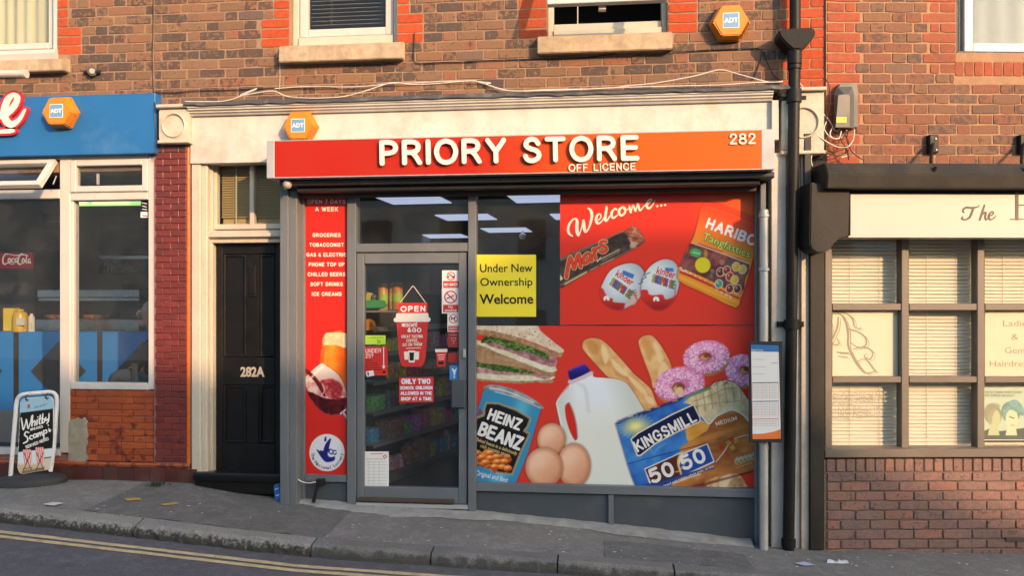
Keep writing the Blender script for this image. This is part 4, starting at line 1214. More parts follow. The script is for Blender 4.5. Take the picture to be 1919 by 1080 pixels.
# glazed tile pillar, stall riser and plinth
tiles = empty('tiled_pillar', MF.w(X(322), .02, pave(X(322), .05)), 'oxblood glazed brick pillar between the blue shop and the black door', 'pillar')
up0, up1 = X(290.5, .05), X(350, .05)
zp1, zp0 = Z(322, 274, .05), Z(322, 868, .05)
MB().box(up0 - .01, up1 + .03, pave(up0, .05) - .06, zp1, -.12, .042).build('pillar_core', 'tile grout', tiles)
tw = Wall(tiles, MF, .052, 300, ch=.0035, jit=.0006, dep=.01, proud=.0008, nv=3, name='glazed_brick')
rows = int((zp1 - zp0) / .0535)
TP = (zp1 - zp0) / rows
lay(tw, up0, up1, zp1, rows, TP, .0042, .1335, .1335, 'oxblood glaze', start=.08, rank=in_view(MF), run=True)
tw.flush()
# rounded orange edge tiles
n = 20; zz = np.linspace(pave(up1, .05) + .02, zp1, n + 1)
for i in range(n):
    prof = [(math.cos(a) * .022, math.sin(a) * .022) for a in np.linspace(0, math.pi / 2, 5)]
    v = []
    for z in (zz[i] + .001, zz[i + 1] - .001):
        v += [MF.w(up1 + .004, .03, z), MF.w(up1 + .004, .055, z)] + [MF.w(up1 + .008 + q[1], .033 + q[0], z) for q in prof] + [MF.w(up1 + .03, .0, z), MF.w(up1 + .004, .0, z)]
    k = len(v) // 2
    MB().add(v, [tuple(range(k)), tuple(range(2 * k - 1, k - 1, -1))] + [(j, j + k, (j + 1) % k + k, (j + 1) % k) for j in range(k)]).build('edge_tile', 'orange glaze', tiles, smooth=.6)
riser = empty('stall_riser', MF.w(X(200), .02, pave(X(200), .05)), 'treacle brown glazed brick riser under the takeaway window', 'wall')
ur0, ur1 = X(131, .03), X(289, .03)
zr1, zr0 = Z(210, 733, .03), Z(210, 866, .03)
MB().box(-9, X(289.5, .03), pave(ur0, .05) - .06, Z(60, 851, .02), -.12, .012).build('riser_core', 'tile grout', riser)
MB().box(ur0 - .003, X(289.5, .03), Z(60, 851, .02) + .001, zr1 + .004, -.12, .018).build('riser_core', 'tile grout', riser)
rw = Wall(riser, MF, .028, 300, ch=.0035, jit=.0008, dep=.01, proud=.0015, nv=3, name='glazed_brick')
rows = 11; TR = (zr1 - zr0) / rows
patch = [(129, 790), (137, 787), (146, 784), (152, 787), (158, 783), (164, 789), (163, 800), (166, 812), (163, 823), (165, 832), (160, 842), (163, 852), (166, 858), (160, 866), (150, 867), (140, 868), (129, 868)]
hz = [(X(129, .03), X(158, .03), Z(145, 868, .03), Z(145, 790, .03))]
lay(rw, ur0, ur1, zr1, rows, TR, .004, .205, .205, 'treacle glaze', holes=hz, start=.05, rank=in_view(MF), run=True)
rw.flush()
mat('grey render', (0.30, 0.27, 0.21), 0.9, 0.25, 12.0, 0.9, 60.0, dirt=(0.14, 0.10, 0.07), dirt_amt=0.5, dirt_scale=11.0)
pz = [(x + random.uniform(-1.2, 1.2), y + random.uniform(-1.2, 1.2)) for x, y in dense(patch, 3)]
MB().prism(pz, .014, .031).build('render_patch', 'grey render', riser, bevel=.002, seg=1)
MB().profile([(.0, Z(210, 876, .06)), (.055, Z(210, 876, .06)), (.065, Z(210, 871, .06)), (.06, Z(210, 867, .06)), (.03, Z(210, 866, .03)), (.0, Z(210, 866, .03))], -9.0, up1 + .03).build('ledge_moulding', 'treacle glaze', riser)
bw = Wall(riser, MF, .060, 300, ch=.003, jit=.0008, dep=.014, proud=.001, nv=3, name='plinth_tile')
MB().box(-9, up1 + .03, pave(ur0, .05) - .08, Z(210, 877, .05), -.1, .047).build('plinth_core', 'tile grout', riser)
u = X(-120, .06)
while u < up1 + .02:
    bw.put(u, u + .135, Z(210, 877, .06) - .140, Z(210, 877, .06), 'brown base tile', 0); u += .139
bw.flush()
pg = MB(); pg.box(-9, up1 + .028, pave(ur0, .06) - .06, Z(210, 877, .06) - .142, .0, .055, ch=.01); pg.build('plinth_base', 'brown base tile', riser)

# interior of the takeaway
room = empty('takeaway_room', MF.w(-6.5, -1.6, Z(60, 850)), kind='structure')
ra, rb, rc, rd = -9.5, X(300), Z(60, 870), Z(60, 285) + .05
MB().box(ra, rb, rc, rd, -3.3, -3.25).build('wall_back', 'dark ceiling', room); MB().box(ra, rb, rd, rd + .03, -3.3, -.12).build('ceiling', 'dark ceiling', room)
MB().box(ra, rb, rc - .03, rc, -3.3, -.12).build('floor', 'dark room', room); MB().box(rb, rb + .03, rc, rd, -3.3, -.12).build('wall_right', 'dark room', room); MB().box(ra - .03, ra, rc, rd, -3.3, -.12).build('wall_left', 'dark room', room)
mat('blue panel', (0.035, 0.24, 0.62), 0.35, 0.05, 3.0, 0.02)
mat('mirror bronze', (0.10, 0.075, 0.06), 0.12, 0.2, 3.0, 0.02, metal=0.6)
mat('mirror grey', (0.13, 0.125, 0.11), 0.15, 0.25, 3.0, 0.03, metal=0.5)
bench = empty('counter', MF.w(X(110, -1.), -1., Z(110, 770, -1.)), 'blue counter front with mirrored diamonds inside the takeaway window', 'counter')
q = -1.0
MB().box(X(-300, q), X(282, q), rc, Z(110, 622, q), q - .35, q, ch=.006).build('panel', 'blue panel', bench)
MB().box(X(-300, q), X(282, q), rc, Z(110, 770, q), q - .3, q + .004).build('kick_board', 'dark ceiling', bench)
for x in (30, 187): MB().bpx(x - 4.5, 622, x + 4.5, 768, q, q + .008, ch=.002).build('mirror_strip', 'mirror bronze', bench)
for cx in (-48, 109, 268): MB().prism([(cx - 51, 696), (cx, 641), (cx + 51, 696), (cx, 752)], q, q + .012).build('mirror_diamond', 'mirror grey', bench)
mat('stainless', (0.50, 0.50, 0.50), 0.25, 0.08, 4.0, 0.0, metal=0.9)
mat('amber food', (0.35, 0.12, 0.03), 0.6, 0.3, 20.0, 0.3)
warm = empty('food_warmer', MF.w(X(150, -1.7), -1.7, Z(150, 660, -1.7)), 'steel food warming cabinet behind the takeaway counter', 'cabinet')
q = -1.7
MB().bpx(66, 598, 262, 660, q - .5, q, ch=.01).build('cabinet_body', 'stainless', warm)
MB().bpx(72, 558, 262, 565, q - .2, q + .05, ch=.006).build('cabinet_rail', 'stainless', warm)
MB().bpx(70, 543, 262, 558, q - .5, q - .25, ch=.006).build('cabinet_hood', 'stainless', warm)
MB().bpx(72, 566, 262, 597, q - .02, q - .015).build('cabinet_glass', 'window glass', warm)
for x in (80, 105, 155, 175, 190): MB().bpx(x, 590, x + 18, 597.5, q - .25, q - .1, ch=.015).build('tray', 'amber food', warm)
frg = empty('drinks_fridge', MF.w(X(20, -2.2), -2.2, rc), 'tall dark drinks fridge with a red lettered header in the takeaway', 'fridge')
q = -2.1
MB().box(X(-60, q), X(66, q), rc, Z(20, 468, q), q - .6, q, ch=.02).build('cabinet', 'dark metal', frg)
mat('cola red', (0.42, 0.01, 0.02), 0.4, 0.04, 3.0, 0.0)
MB().bpx(-50, 474, 60, 504, q, q + .03, ch=.006).build('header', emis('cola header', (0.55, 0.012, 0.02), 0.10, (0.42, 0.01, 0.02)), frg)
kq = Conv(0, 370, 4.0)
strokes_px('lettering', [[(58, 430, 6), (44, 424, 7), (26, 452, 10), (24, 488, 11), (40, 502, 9), (62, 490, 6), (90, 500, 5), (112, 496, 4)], [(72, 456, 8), (62, 474, 9), (72, 488, 8), (82, 470, 8), (72, 456, 7)], [(106, 458, 7), (92, 462, 8), (90, 482, 9), (106, 486, 6)], [(130, 456, 7), (114, 466, 9), (120, 486, 9), (134, 472, 7), (132, 488, 6)],
    [(176, 428, 6), (160, 424, 7), (142, 452, 10), (136, 488, 11), (152, 504, 9), (172, 488, 6)], [(176, 458, 8), (168, 478, 9), (178, 492, 8), (188, 474, 8), (176, 458, 7)], [(204, 434, 7), (196, 480, 9), (206, 494, 6)], [(228, 462, 7), (214, 470, 9), (216, 492, 9), (230, 480, 7), (230, 496, 6)], [(60, 424, 4), (120, 436, 6), (180, 430, 8), (210, 440, 4)]], emis('cola letters', (0.75, 0.66, 0.5), 0.22), frg, q + .034, step=.5, conv=kq)
tube_ = empty('fluorescent_tube', MF.w(X(204, -.35), -.35, Z(204, 384, -.35)), 'pale green lit fluorescent tube at the top of the takeaway window', 'lamp')
MB().tube([MF.P(143, 382.5, -.35), MF.P(266, 381, -.35)], .020, 10).build('glass_tube', emis('green tube', (0.34, 0.62, 0.16), 0.62), tube_, smooth=.8)
MB().box(X(141, -.37), X(268, -.37), Z(204, 377, -.37), Z(204, 372, -.37), -.42, -.35, ch=.004).build('batten', UP, tube_)
mat('cooking oil', (0.62, 0.40, 0.03), 0.3, 0.1, 4.0, 0.0); mat('yellow card', (0.75, 0.55, 0.05), 0.6, 0.05, 4.0, 0.0); mat('pale card', (0.65, 0.66, 0.55), 0.6, 0.05, 4.0, 0.0)
for nm, mm, x0, x1, y0, lb, ct in (('carton', 'yellow card', 6, 24, 578, 'yellow carton on the takeaway counter beside the oil drum', 'carton'), ('oil_drum', 'cooking oil', 26, 51, 580, 'clear drum of yellow oil on the takeaway counter', 'drum'), ('jar', 'pale card', 54, 65, 588, 'small pale jar next to the oil drum on the counter', 'jar')):
    t = empty(nm, MF.P((x0 + x1) / 2, 622, -1.05), lb, ct)
    if nm == 'carton': MB().bpx(x0, y0, x1, 621, -1.15, -1.05, ch=.003).build('box', mm, t)
    else:
        r_ = (X(x1, -1.05) - X(x0, -1.05)) / 2; h = Z(30, y0, -1.05) - Z(30, 622, -1.05)
        MB().lathe(MF.P((x0 + x1) / 2, 622, -1.05), [(r_, 0), (r_, h * .7), (r_ * .8, h * .86), (r_ * .45, h * .9), (r_ * .45, h)], 14).build('body', mm, t, smooth=.7)
        MB().prism([(x0 + 5, y0 + 16), (x1 - 5, y0 + 16), (x1 - 5, y0 + 30), (x0 + 5, y0 + 30)], -1.05 + r_ * .9, -1.05 + r_ + .004).build('label_panel', 'pale card', t)
# ------------------------------------------------------------------ the barber's building
rhouse = empty('brick_house', RF.w(1.2, 0, Z(1750, 305, 0, RF)), 'reddish brick upper storey above the black awning box and cream barber sign', 'building')
PR = 19.1 * (Z(1650, 0, 0, RF) - Z(1650, 1000, 0, RF)) / 1000
ZR = Z(1650, 305, 0, RF)
rows_r = 36
ZRT = ZR + 17 * PR + 1.2; ZRT = ZR - .02 + rows_r * PR
WR = (X(1793, 0, RF), X(2120, 0, RF), Z(1850, 101, 0, RF), Z(1850, 101, 0, RF) + 1.5)
SR = (X(1795, .03, RF), X(2130, .03, RF), Z(1850, 140, .03, RF), Z(1850, 112, .03, RF))
wall_back('wall', rhouse, .0, 4.5, ZR - .4, ZRT + .02, -.22, -.0045, [WR], 'mortar pale', RF)
wl = Wall(rhouse, RF, 0.0, 300)
def rq(r, zm):
    o = [(.002, .265, 'faded red brick', [1.0]) if r % 2 else (.002, .225, 'faded red brick', [2.0, 1.15])]
    if zm > Z(1750, 142, 0, RF):
        o.append((WR[0] - .265, WR[0], 'faded red brick', [1.0]) if r % 2 else (WR[0] - .205, WR[0], 'faded red brick', [1.0, 1.7]))
    return o
lay(wl, .0, 4.5, ZRT, rows_r + 2, PR, .0085, .2165, .1025, 'pale brick', holes=[WR, (SR[0] - .005, SR[1], SR[2] - .004, SR[3])], zones=[rq], start=.12, rank=in_view(RF))
u = SR[0]
while u < SR[1]:
    wl.put(u, u + .066, SR[2], SR[3] - .004, 'faded red brick', 0); u += .0755
wl.flush()
MB().box(SR[0] + .004, SR[1], SR[2] + .004, SR[3] - .004, -.05, -.012, RF).build('sill_core', 'mortar pale', rhouse)
wd = empty('window', RF.w(WR[0] + .4, 0, WR[2])); wd.parent = rhouse; wd.location -= rhouse.location
MB().box(WR[0] + .002, WR[1], SR[3], WR[2] + .012, -.2, -.004, RF).build('lead_sill', 'mortar pale', wd)
MB().box(WR[0] + .02, WR[1], WR[2] + .012, WR[2] + .03, -.2, -.02, RF, ch=.003).build('lead_strip', 'lead flashing', wd)
MB().box(WR[0], WR[0] + .03, WR[2] + .012, WR[3], -.2, -.03, RF).build('dark_stop', 'lead flashing', wd)
sash(wd, X(1807, -.04, RF), WR[1] - .05, Z(1850, 97, -.04, RF), WR[3], -.035, .068, 'white upvc', RF, dep=.06)
m, nt, out = new_mat('lace curtain')
pos = position(nt); b = N(nt, 'ShaderNodeBsdfPrincipled', Roughness=0.9)
wv = N(nt, 'ShaderNodeTexVoronoi', Scale=11.0); nt.links.new(pos, wv.inputs['Vector'])
mo = N(nt, 'ShaderNodeMath', operation='SINE'); mu = N(nt, 'ShaderNodeMath', operation='MULTIPLY'); mu.inputs[1].default_value = 34.0
nt.links.new(wv.outputs['Distance'], mu.inputs[0]); nt.links.new(mu.outputs[0], mo.inputs[0])
nt.links.new(mix(nt, mrange(nt, mo.outputs[0], .55, .9), (0.12, 0.16, 0.21), (0.28, 0.28, 0.26)), b.inputs['Base Color']); nt.links.new(b.outputs[0], out.inputs['Surface'])
cv = []; n = 60
for i in range(n + 1):
    u = WR[0] + .05 + (WR[1] - WR[0] - .1) * i / n; q = .010 * math.sin(i * .8)
    cv += [RF.w(u, -.16 + q, WR[2] - .02), RF.w(u, -.16 + q, WR[3])]
MB().add(cv, [(2 * i, 2 * i + 2, 2 * i + 3, 2 * i + 1) for i in range(n)]).build('curtain', 'lace curtain', wd, smooth=1.0)
MB().box(WR[0] - .2, WR[1] + .2, WR[2] - .2, WR[3] + .2, -1.2, -1.15, RF).build('room_lining', 'dark room', rhouse)

# awning box, end bracket, sign board
mat('black awning paint', (0.020, 0.018, 0.015), 0.65, 0.25, 5.0, 0.3, 50.0, spec=0.3, dirt=(0.05, 0.042, 0.032), dirt_amt=0.5, dirt_scale=5.0)
BA = 'black awning paint'
awn = empty('awning_box', RF.w(1.0, .1, Z(1750, 357, .3, RF)), 'long black awning box above the cream barber sign', 'awning')
e1 = X(2150, .3, RF)
za, zb_, zc_ = Z(1750, 306, .26, RF), Z(1750, 327, .32, RF), Z(1750, 353, .30, RF)
MB().profile([(-.01, za + .01), (.26, za), (.32, zb_), (.30, zc_), (.12, zc_ - .004), (-.01, zc_ - .004)], X(1550, .3, RF), e1, RF).build('box_body', BA, awn, bevel=.006)
MB().box(X(1597, .19, RF), e1, Z(1750, 366, .19, RF), zc_ - .005, .0, .19, RF).build('soffit', BA, awn)
brk = MB().prism([(1520, 341), (1594, 352), (1591, 443), (1574, 447), (1562, 458), (1556, 468), (1545, 474), (1532, 474), (1522, 468), (1518, 458)], .0, .235, RF).build('bracket', BA, bevel=.008, seg=2)
tag(brk, 'rounded black end bracket beside the cream barber sign', 'bracket')
bs = empty('shop_sign', RF.w(1.2, .15, Z(1750, 444, .2, RF)), 'cream barber sign board with black lettering', 'sign')
mat('cream sign', (0.42, 0.375, 0.345), 0.45, 0.02, 2.0, 0.02, dirt=(0.6, 0.5, 0.42), dirt_amt=0.1)
DBs = .21
MB().box(X(1594, DBs, RF), e1, Z(1750, 442.5, DBs, RF), Z(1750, 364, DBs, RF), .02, DBs, RF, ch=.003).build('board', 'cream sign', bs)
MB().box(X(1590, DBs, RF), e1, Z(1750, 445, DBs, RF), Z(1750, 442.6, DBs, RF), .02, DBs + .006, RF).build('bottom_trim', 'white upvc', bs)
mat('sign black', (0.02, 0.014, 0.012), 0.5, 0.05, 3.0, 0.0)
K8 = Conv(1480, 280, 3.376)
TT = [[(1105, 400, 7), (1098, 385, 9), (1118, 368, 12), (1160, 370, 12), (1195, 362, 7), (1200, 352, 4)], [(1165, 368, 12), (1155, 400, 14), (1140, 430, 13), (1115, 444, 9), (1092, 438, 10), (1098, 425, 6)],
      [(1235, 352, 8), (1225, 385, 12), (1205, 445, 12)], [(1212, 425, 7), (1230, 402, 9), (1243, 400, 11), (1240, 425, 11), (1245, 445, 9), (1262, 430, 5)],
      [(1262, 425, 5), (1285, 412, 8), (1292, 398, 7), (1278, 395, 8), (1262, 420, 12), (1268, 443, 10), (1290, 438, 7), (1308, 418, 4)]]
strokes_px('lettering', TT, 'sign black', bs, DBs + .003, RF, step=.6, conv=K8)
FH = [[(1440, 262, 20), (1440, 440, 20)], [(1412, 262, 6), (1500, 262, 6)], [(1395, 442, 6), (1482, 442, 6)], [(1440, 352, 7), (1540, 352, 7)], [(1535, 262, 20), (1535, 440, 20)], [(1500, 442, 6), (1570, 442, 6)]]
strokes_px('lettering', FH, 'sign black', bs, DBs + .003, RF, step=.8, conv=K8, smooth=False)

# barber's glazed front: black frame, nine panes, blinds behind
bf = empty('shopfront', RF.w(1.2, 0, Z(1750, 857, 0, RF)), 'dark framed barber window divided into small panes over brick', 'shopfront')
mat('taupe frame', (0.125, 0.105, 0.088), 0.5, 0.12, 6.0, 0.2, 60.0, dirt=(0.07, 0.06, 0.05), dirt_amt=0.3)
TF = 'taupe frame'
DW = -.004
def rb_(name, x0, y0, x1, y1, d0, d1, m=TF, ch=.005, par=None): return MB().bpx(x0, y0, x1, y1, d0, d1, RF, ch).build(name, m, par or bf)
rb_('corner_post', 1519, 440, 1546, 1032, -.08, .07, BA); rb_('jamb', 1546.5, 443, 1560, 858, -.08, .02)
for x0, x1 in ((1690, 1704), (1832, 1846), (1978, 1992), (2120, 2140)): rb_('mullion', x0, 443, x1, 846, -.08, DW + .006)
cols = [(1560.3, 1689.7), (1704.3, 1831.7), (1846.3, 1977.7), (1992.3, 2119.7)]
for a, b_ in cols:
    rb_('transom', a, 569, b_, 582, -.09, DW); rb_('transom', a, 706, b_, 718, -.09, DW); rb_('head', a, 440, b_, 446, -.09, DW)
rb_('window_sill', 1547, 842, 2140, 858, -.1, .075)
glass('barber glass', (0.95, 0.96, 0.95), 0.9, 0.02, (0.5, 0.5, 0.45))
rws = [(446.5, 568.5), (582.5, 705.5), (718.5, 841.5)]
panes = {}
for ci, (a, b_) in enumerate(cols):
    for ri, (c, d) in enumerate(rws):
        panes[ci, ri] = rb_('pane', a - .5, c - 1, b_ + .5, d + 1, -.045, -.040, 'barber glass', 0)
mat('cream slat', (0.72, 0.68, 0.585), 0.55, 0.03, 3.0, 0.0)
bln = []
for ci, (a, b_) in enumerate(cols[:3]):
    bl = MB(); DBl = -.13
    u0, u1 = X(a - 1, DBl, RF), X(b_ - 8, DBl, RF)
    z = Z(1750, 838, DBl, RF) - .0; top = Z(1750, 440, DBl, RF); st = 6.75 * (top - z) / 398
    while z < top:
        t_ = random.uniform(-.003, .003); o_ = random.uniform(-.0012, .0012); e_ = random.uniform(-.004, .003)
        bl.add([RF.w(u0, DBl + .006, z - .013 + o_), RF.w(u1, DBl + .006, z - .013 + t_), RF.w(u1, DBl + .006, z + .004 + t_), RF.w(u0, DBl + .006, z + .004 + o_), RF.w(u1, DBl - .013 + e_, z + .0175 + t_), RF.w(u0, DBl - .013 + e_, z + .0175 + o_)], [(0, 1, 2, 3), (3, 2, 4, 5)])
        z += st
    for q in (.27, .72):
        uu = u0 + (u1 - u0) * q; bl.box(uu, uu + .004, Z(1750, 838, DBl, RF), top, DBl + .009, DBl + .011, RF)
    t = empty('blind', RF.w((u0 + u1) / 2, DBl, Z(1750, 838, DBl, RF)), ('cream venetian blind behind the barber panes nearest the black corner post', 'cream venetian blind behind the middle column of barber panes', 'cream venetian blind behind the barber panes with the hair poster')[ci], 'blind', 'barber window blinds')
    tag(bl.build('slats', 'cream slat', t), kind='stuff')
    MB().box(u0, u1, Z(1750, 842, DBl, RF), Z(1750, 839, DBl, RF), DBl - .012, DBl + .012, RF, ch=.003).build('bottom_bar', 'cream slat', t)
rm = empty('barber_room', RF.w(2, -1, Z(1750, 860, 0, RF)), kind='structure')
mat('barber wall', (0.30, 0.27, 0.23), 0.9, 0.05, 2.0, 0.0)
ya, yb = Z(1750, 1030, 0, RF), Z(1750, 420, 0, RF)
MB().box(-.05, 4.5, ya, yb, -1.6, -1.55, RF).build('wall_back', 'barber wall', rm); MB().box(-.05, 4.5, yb, yb + .03, -1.6, -.12, RF).build('ceiling', 'barber wall', rm); MB().box(-.05, 4.5, ya - .03, ya, -1.6, -.12, RF).build('floor', 'dark room', rm)
MB().box(-.1, -.06, ya, yb, -1.6, -.12, RF).build('wall_left', 'barber wall', rm); MB().box(4.5, 4.54, ya, yb, -1.6, -.02, RF).build('wall_right', 'barber wall', rm)

# brick stall riser: soldier course over stretcher bond
br = empty('stall_riser', RF.w(1.2, 0, pave(RF.w(1.2, 0, 0).x, .0)), 'plum brick riser under the barber window with a soldier course on top', 'wall')
DR = .055
zs_ = Z(1700, 861, DR, RF); zs2 = Z(1700, 887, DR, RF)
ub0 = X(1549.5, DR, RF)
MB().box(-.06, 4.5, zf(3.0) - .25, zs_ - .004, -.1, DR - .010, RF).build('riser_core', 'mortar dark', br)
bwl = Wall(br, RF, DR, 300, ch=.0045, jit=.0014, dep=.022, proud=.002)
u = ub0
while u < 4.4:
    bwl.put(u, u + .065, zs2 + .009, zs_, 'plum brick', 0 if u < X(1935, DR, RF) else 2); u += .0752
P2 = 18.05 * (Z(1700, 887, DR, RF) - Z(1700, 1037, DR, RF)) / 150
lay(bwl, ub0, 4.5, zs2, 10, P2, .010, .215, .215, 'plum brick', start=.0, rank=in_view(RF), run=True)
for r in range(9):
    bwl.put(X(1535, DR, RF), ub0 - .008, zs2 - (r + 1) * P2 + .010 + (P2 if r == 0 else 0) * 0, zs2 - r * P2, 'plum brick', 0)
bwl.put(X(1535, DR, RF), ub0 - .008, zs2 + .009, zs_, 'plum brick', 0)
bwl.flush()
rb_('air_brick', 1886, 1008, 1945, 1017, DR - .03, DR + .008, 'brown rust metal', .003, br)
# ------------------------------------------------------------------ printed pictures, drawn shape by shape onto a fine sheet of coloured vertices
def hexc(r, g, b): return np.array((r, g, b), float) / 255.0
_lat = np.random.default_rng(5).random((8, 128, 128))
def vnoise(x, y, s, k=0):
    x = np.asarray(x) / s; y = np.asarray(y) / s
    xi = np.floor(x).astype(int); yi = np.floor(y).astype(int); fx = x - xi; fy = y - yi
    fx = fx * fx * (3 - 2 * fx); fy = fy * fy * (3 - 2 * fy); L = _lat[k % 8]
    g = lambda a, b: L[a % 128, b % 128]
    return (g(yi, xi) * (1 - fx) + g(yi, xi + 1) * fx) * (1 - fy) + (g(yi + 1, xi) * (1 - fx) + g(yi + 1, xi + 1) * fx) * fy
def fbm(x, y, s, k=0): return (vnoise(x, y, s, k) * .55 + vnoise(x, y, s / 2.1, k + 1) * .3 + vnoise(x, y, s / 4.3, k + 2) * .15)

class Canvas:
    def __init__(s, x0, y0, x1, y1, step):
        s.gx = np.arange(x0, x1 + step * .5, step); s.gy = np.arange(y0, y1 + step * .5, step)
        s.X, s.Y = np.meshgrid(s.gx, s.gy); s.img = np.zeros(s.X.shape + (3,)); s.step = step
        s.x0, s.y0 = x0, y0
    def region(s, xs, ys, pad):
        a = max(0, int((min(xs) - pad - s.x0) / s.step)); b = min(len(s.gx), int((max(xs) + pad - s.x0) / s.step) + 2)
        c = max(0, int((min(ys) - pad - s.y0) / s.step)); d = min(len(s.gy), int((max(ys) + pad - s.y0) / s.step) + 2)
        return slice(c, max(c, d)), slice(a, max(a, b))
    def put(s, sl, cov, col, alpha):
        if cov.size == 0: return
        if callable(col): col = col(s.X[sl], s.Y[sl])
        col = np.asarray(col, float)
        if col.ndim == 1: col = col[None, None, :]
        a = (cov * alpha)[..., None]
        s.img[sl] = s.img[sl] * (1 - a) + np.clip(col, 0, 1) * a
    def sdf(s, pts, sl):
        GX, GY = s.X[sl], s.Y[sl]; d2 = np.full(GX.shape, 1e9); ins = np.zeros(GX.shape, bool)
        n = len(pts)
        for i in range(n):
            x0, y0 = pts[i][:2]; x1, y1 = pts[(i + 1) % n][:2]
            dx, dy = x1 - x0, y1 - y0
            t = np.clip(((GX - x0) * dx + (GY - y0) * dy) / (dx * dx + dy * dy + 1e-12), 0, 1)
            d2 = np.minimum(d2, (GX - x0 - t * dx) ** 2 + (GY - y0 - t * dy) ** 2)
            if y0 != y1: ins ^= ((y0 > GY) != (y1 > GY)) & (GX < dx * (GY - y0) / dy + x0)
        d = np.sqrt(d2); return np.where(ins, -d, d)
    def poly(s, pts, col, cv=None, smooth=0, soft=0.6, alpha=1.0, grow=0.0, rough=0.0):
        if cv: pts = [cv(*p) for p in pts]
        if smooth: pts = catmull(pts, smooth, True)
        sl = s.region([p[0] for p in pts], [p[1] for p in pts], soft + abs(grow) + rough + 1)
        if s.X[sl].size == 0: return
        d = s.sdf(pts, sl) - grow
        if rough: d = d + rough * (fbm(s.X[sl], s.Y[sl], 7.0, 2) - .5) * 2
        s.put(sl, np.clip(.5 - d / (2 * soft), 0, 1), col, alpha)
    def ell(s, c, rx, ry, col, ang=0.0, cv=None, soft=0.6, alpha=1.0):
        k = 1.0
        if cv: c = cv(*c); k = cv.k
        rx, ry = rx * k, ry * k; R = max(rx, ry)
        sl = s.region([c[0] - R, c[0] + R], [c[1] - R, c[1] + R], soft + 1)
        ca, sa = math.cos(ang), math.sin(ang); x = s.X[sl] - c[0]; y = s.Y[sl] - c[1]
        u = (x * ca + y * sa) / rx; v = (-x * sa + y * ca) / ry; r = np.sqrt(u * u + v * v)
        cov = np.clip(.5 - (r - 1) * min(rx, ry) / (2 * soft), 0, 1)
        s.put(sl, cov, col(s.X[sl], s.Y[sl], u, v) if callable(col) else col, alpha)
    def line(s, pts, w, col, cv=None, smooth=5, soft=0.5, alpha=1.0):
        k = 1.0
        if cv: pts = [cv(*p[:2]) + tuple(p[2:]) for p in pts]; k = cv.k
        pts = [tuple(p) if len(p) == 3 else (*p, w) for p in pts]
        if smooth and len(pts) > 2: pts = [tuple(q) for q in catmull(pts, smooth)]
        sl = s.region([p[0] for p in pts], [p[1] for p in pts], max(p[2] for p in pts) * k + soft + 1)
        if s.X[sl].size == 0: return
        GX, GY = s.X[sl], s.Y[sl]; S = np.full(GX.shape, 1e3)
        for i in range(len(pts) - 1):
            x0, y0, w0 = pts[i]; x1, y1, w1 = pts[i + 1]; dx, dy = x1 - x0, y1 - y0
            t = np.clip(((GX - x0) * dx + (GY - y0) * dy) / (dx * dx + dy * dy + 1e-9), 0, 1)
            S = np.minimum(S, np.hypot(GX - x0 - t * dx, GY - y0 - t * dy) - (w0 + (w1 - w0) * t) * k / 2)
        s.put(sl, np.clip(.5 - S / (2 * soft), 0, 1), col, alpha)

def mixc(a, b, t):
    t = np.clip(np.asarray(t, float), 0, 1)[..., None]
    return np.asarray(a) * (1 - t) + np.asarray(b) * t

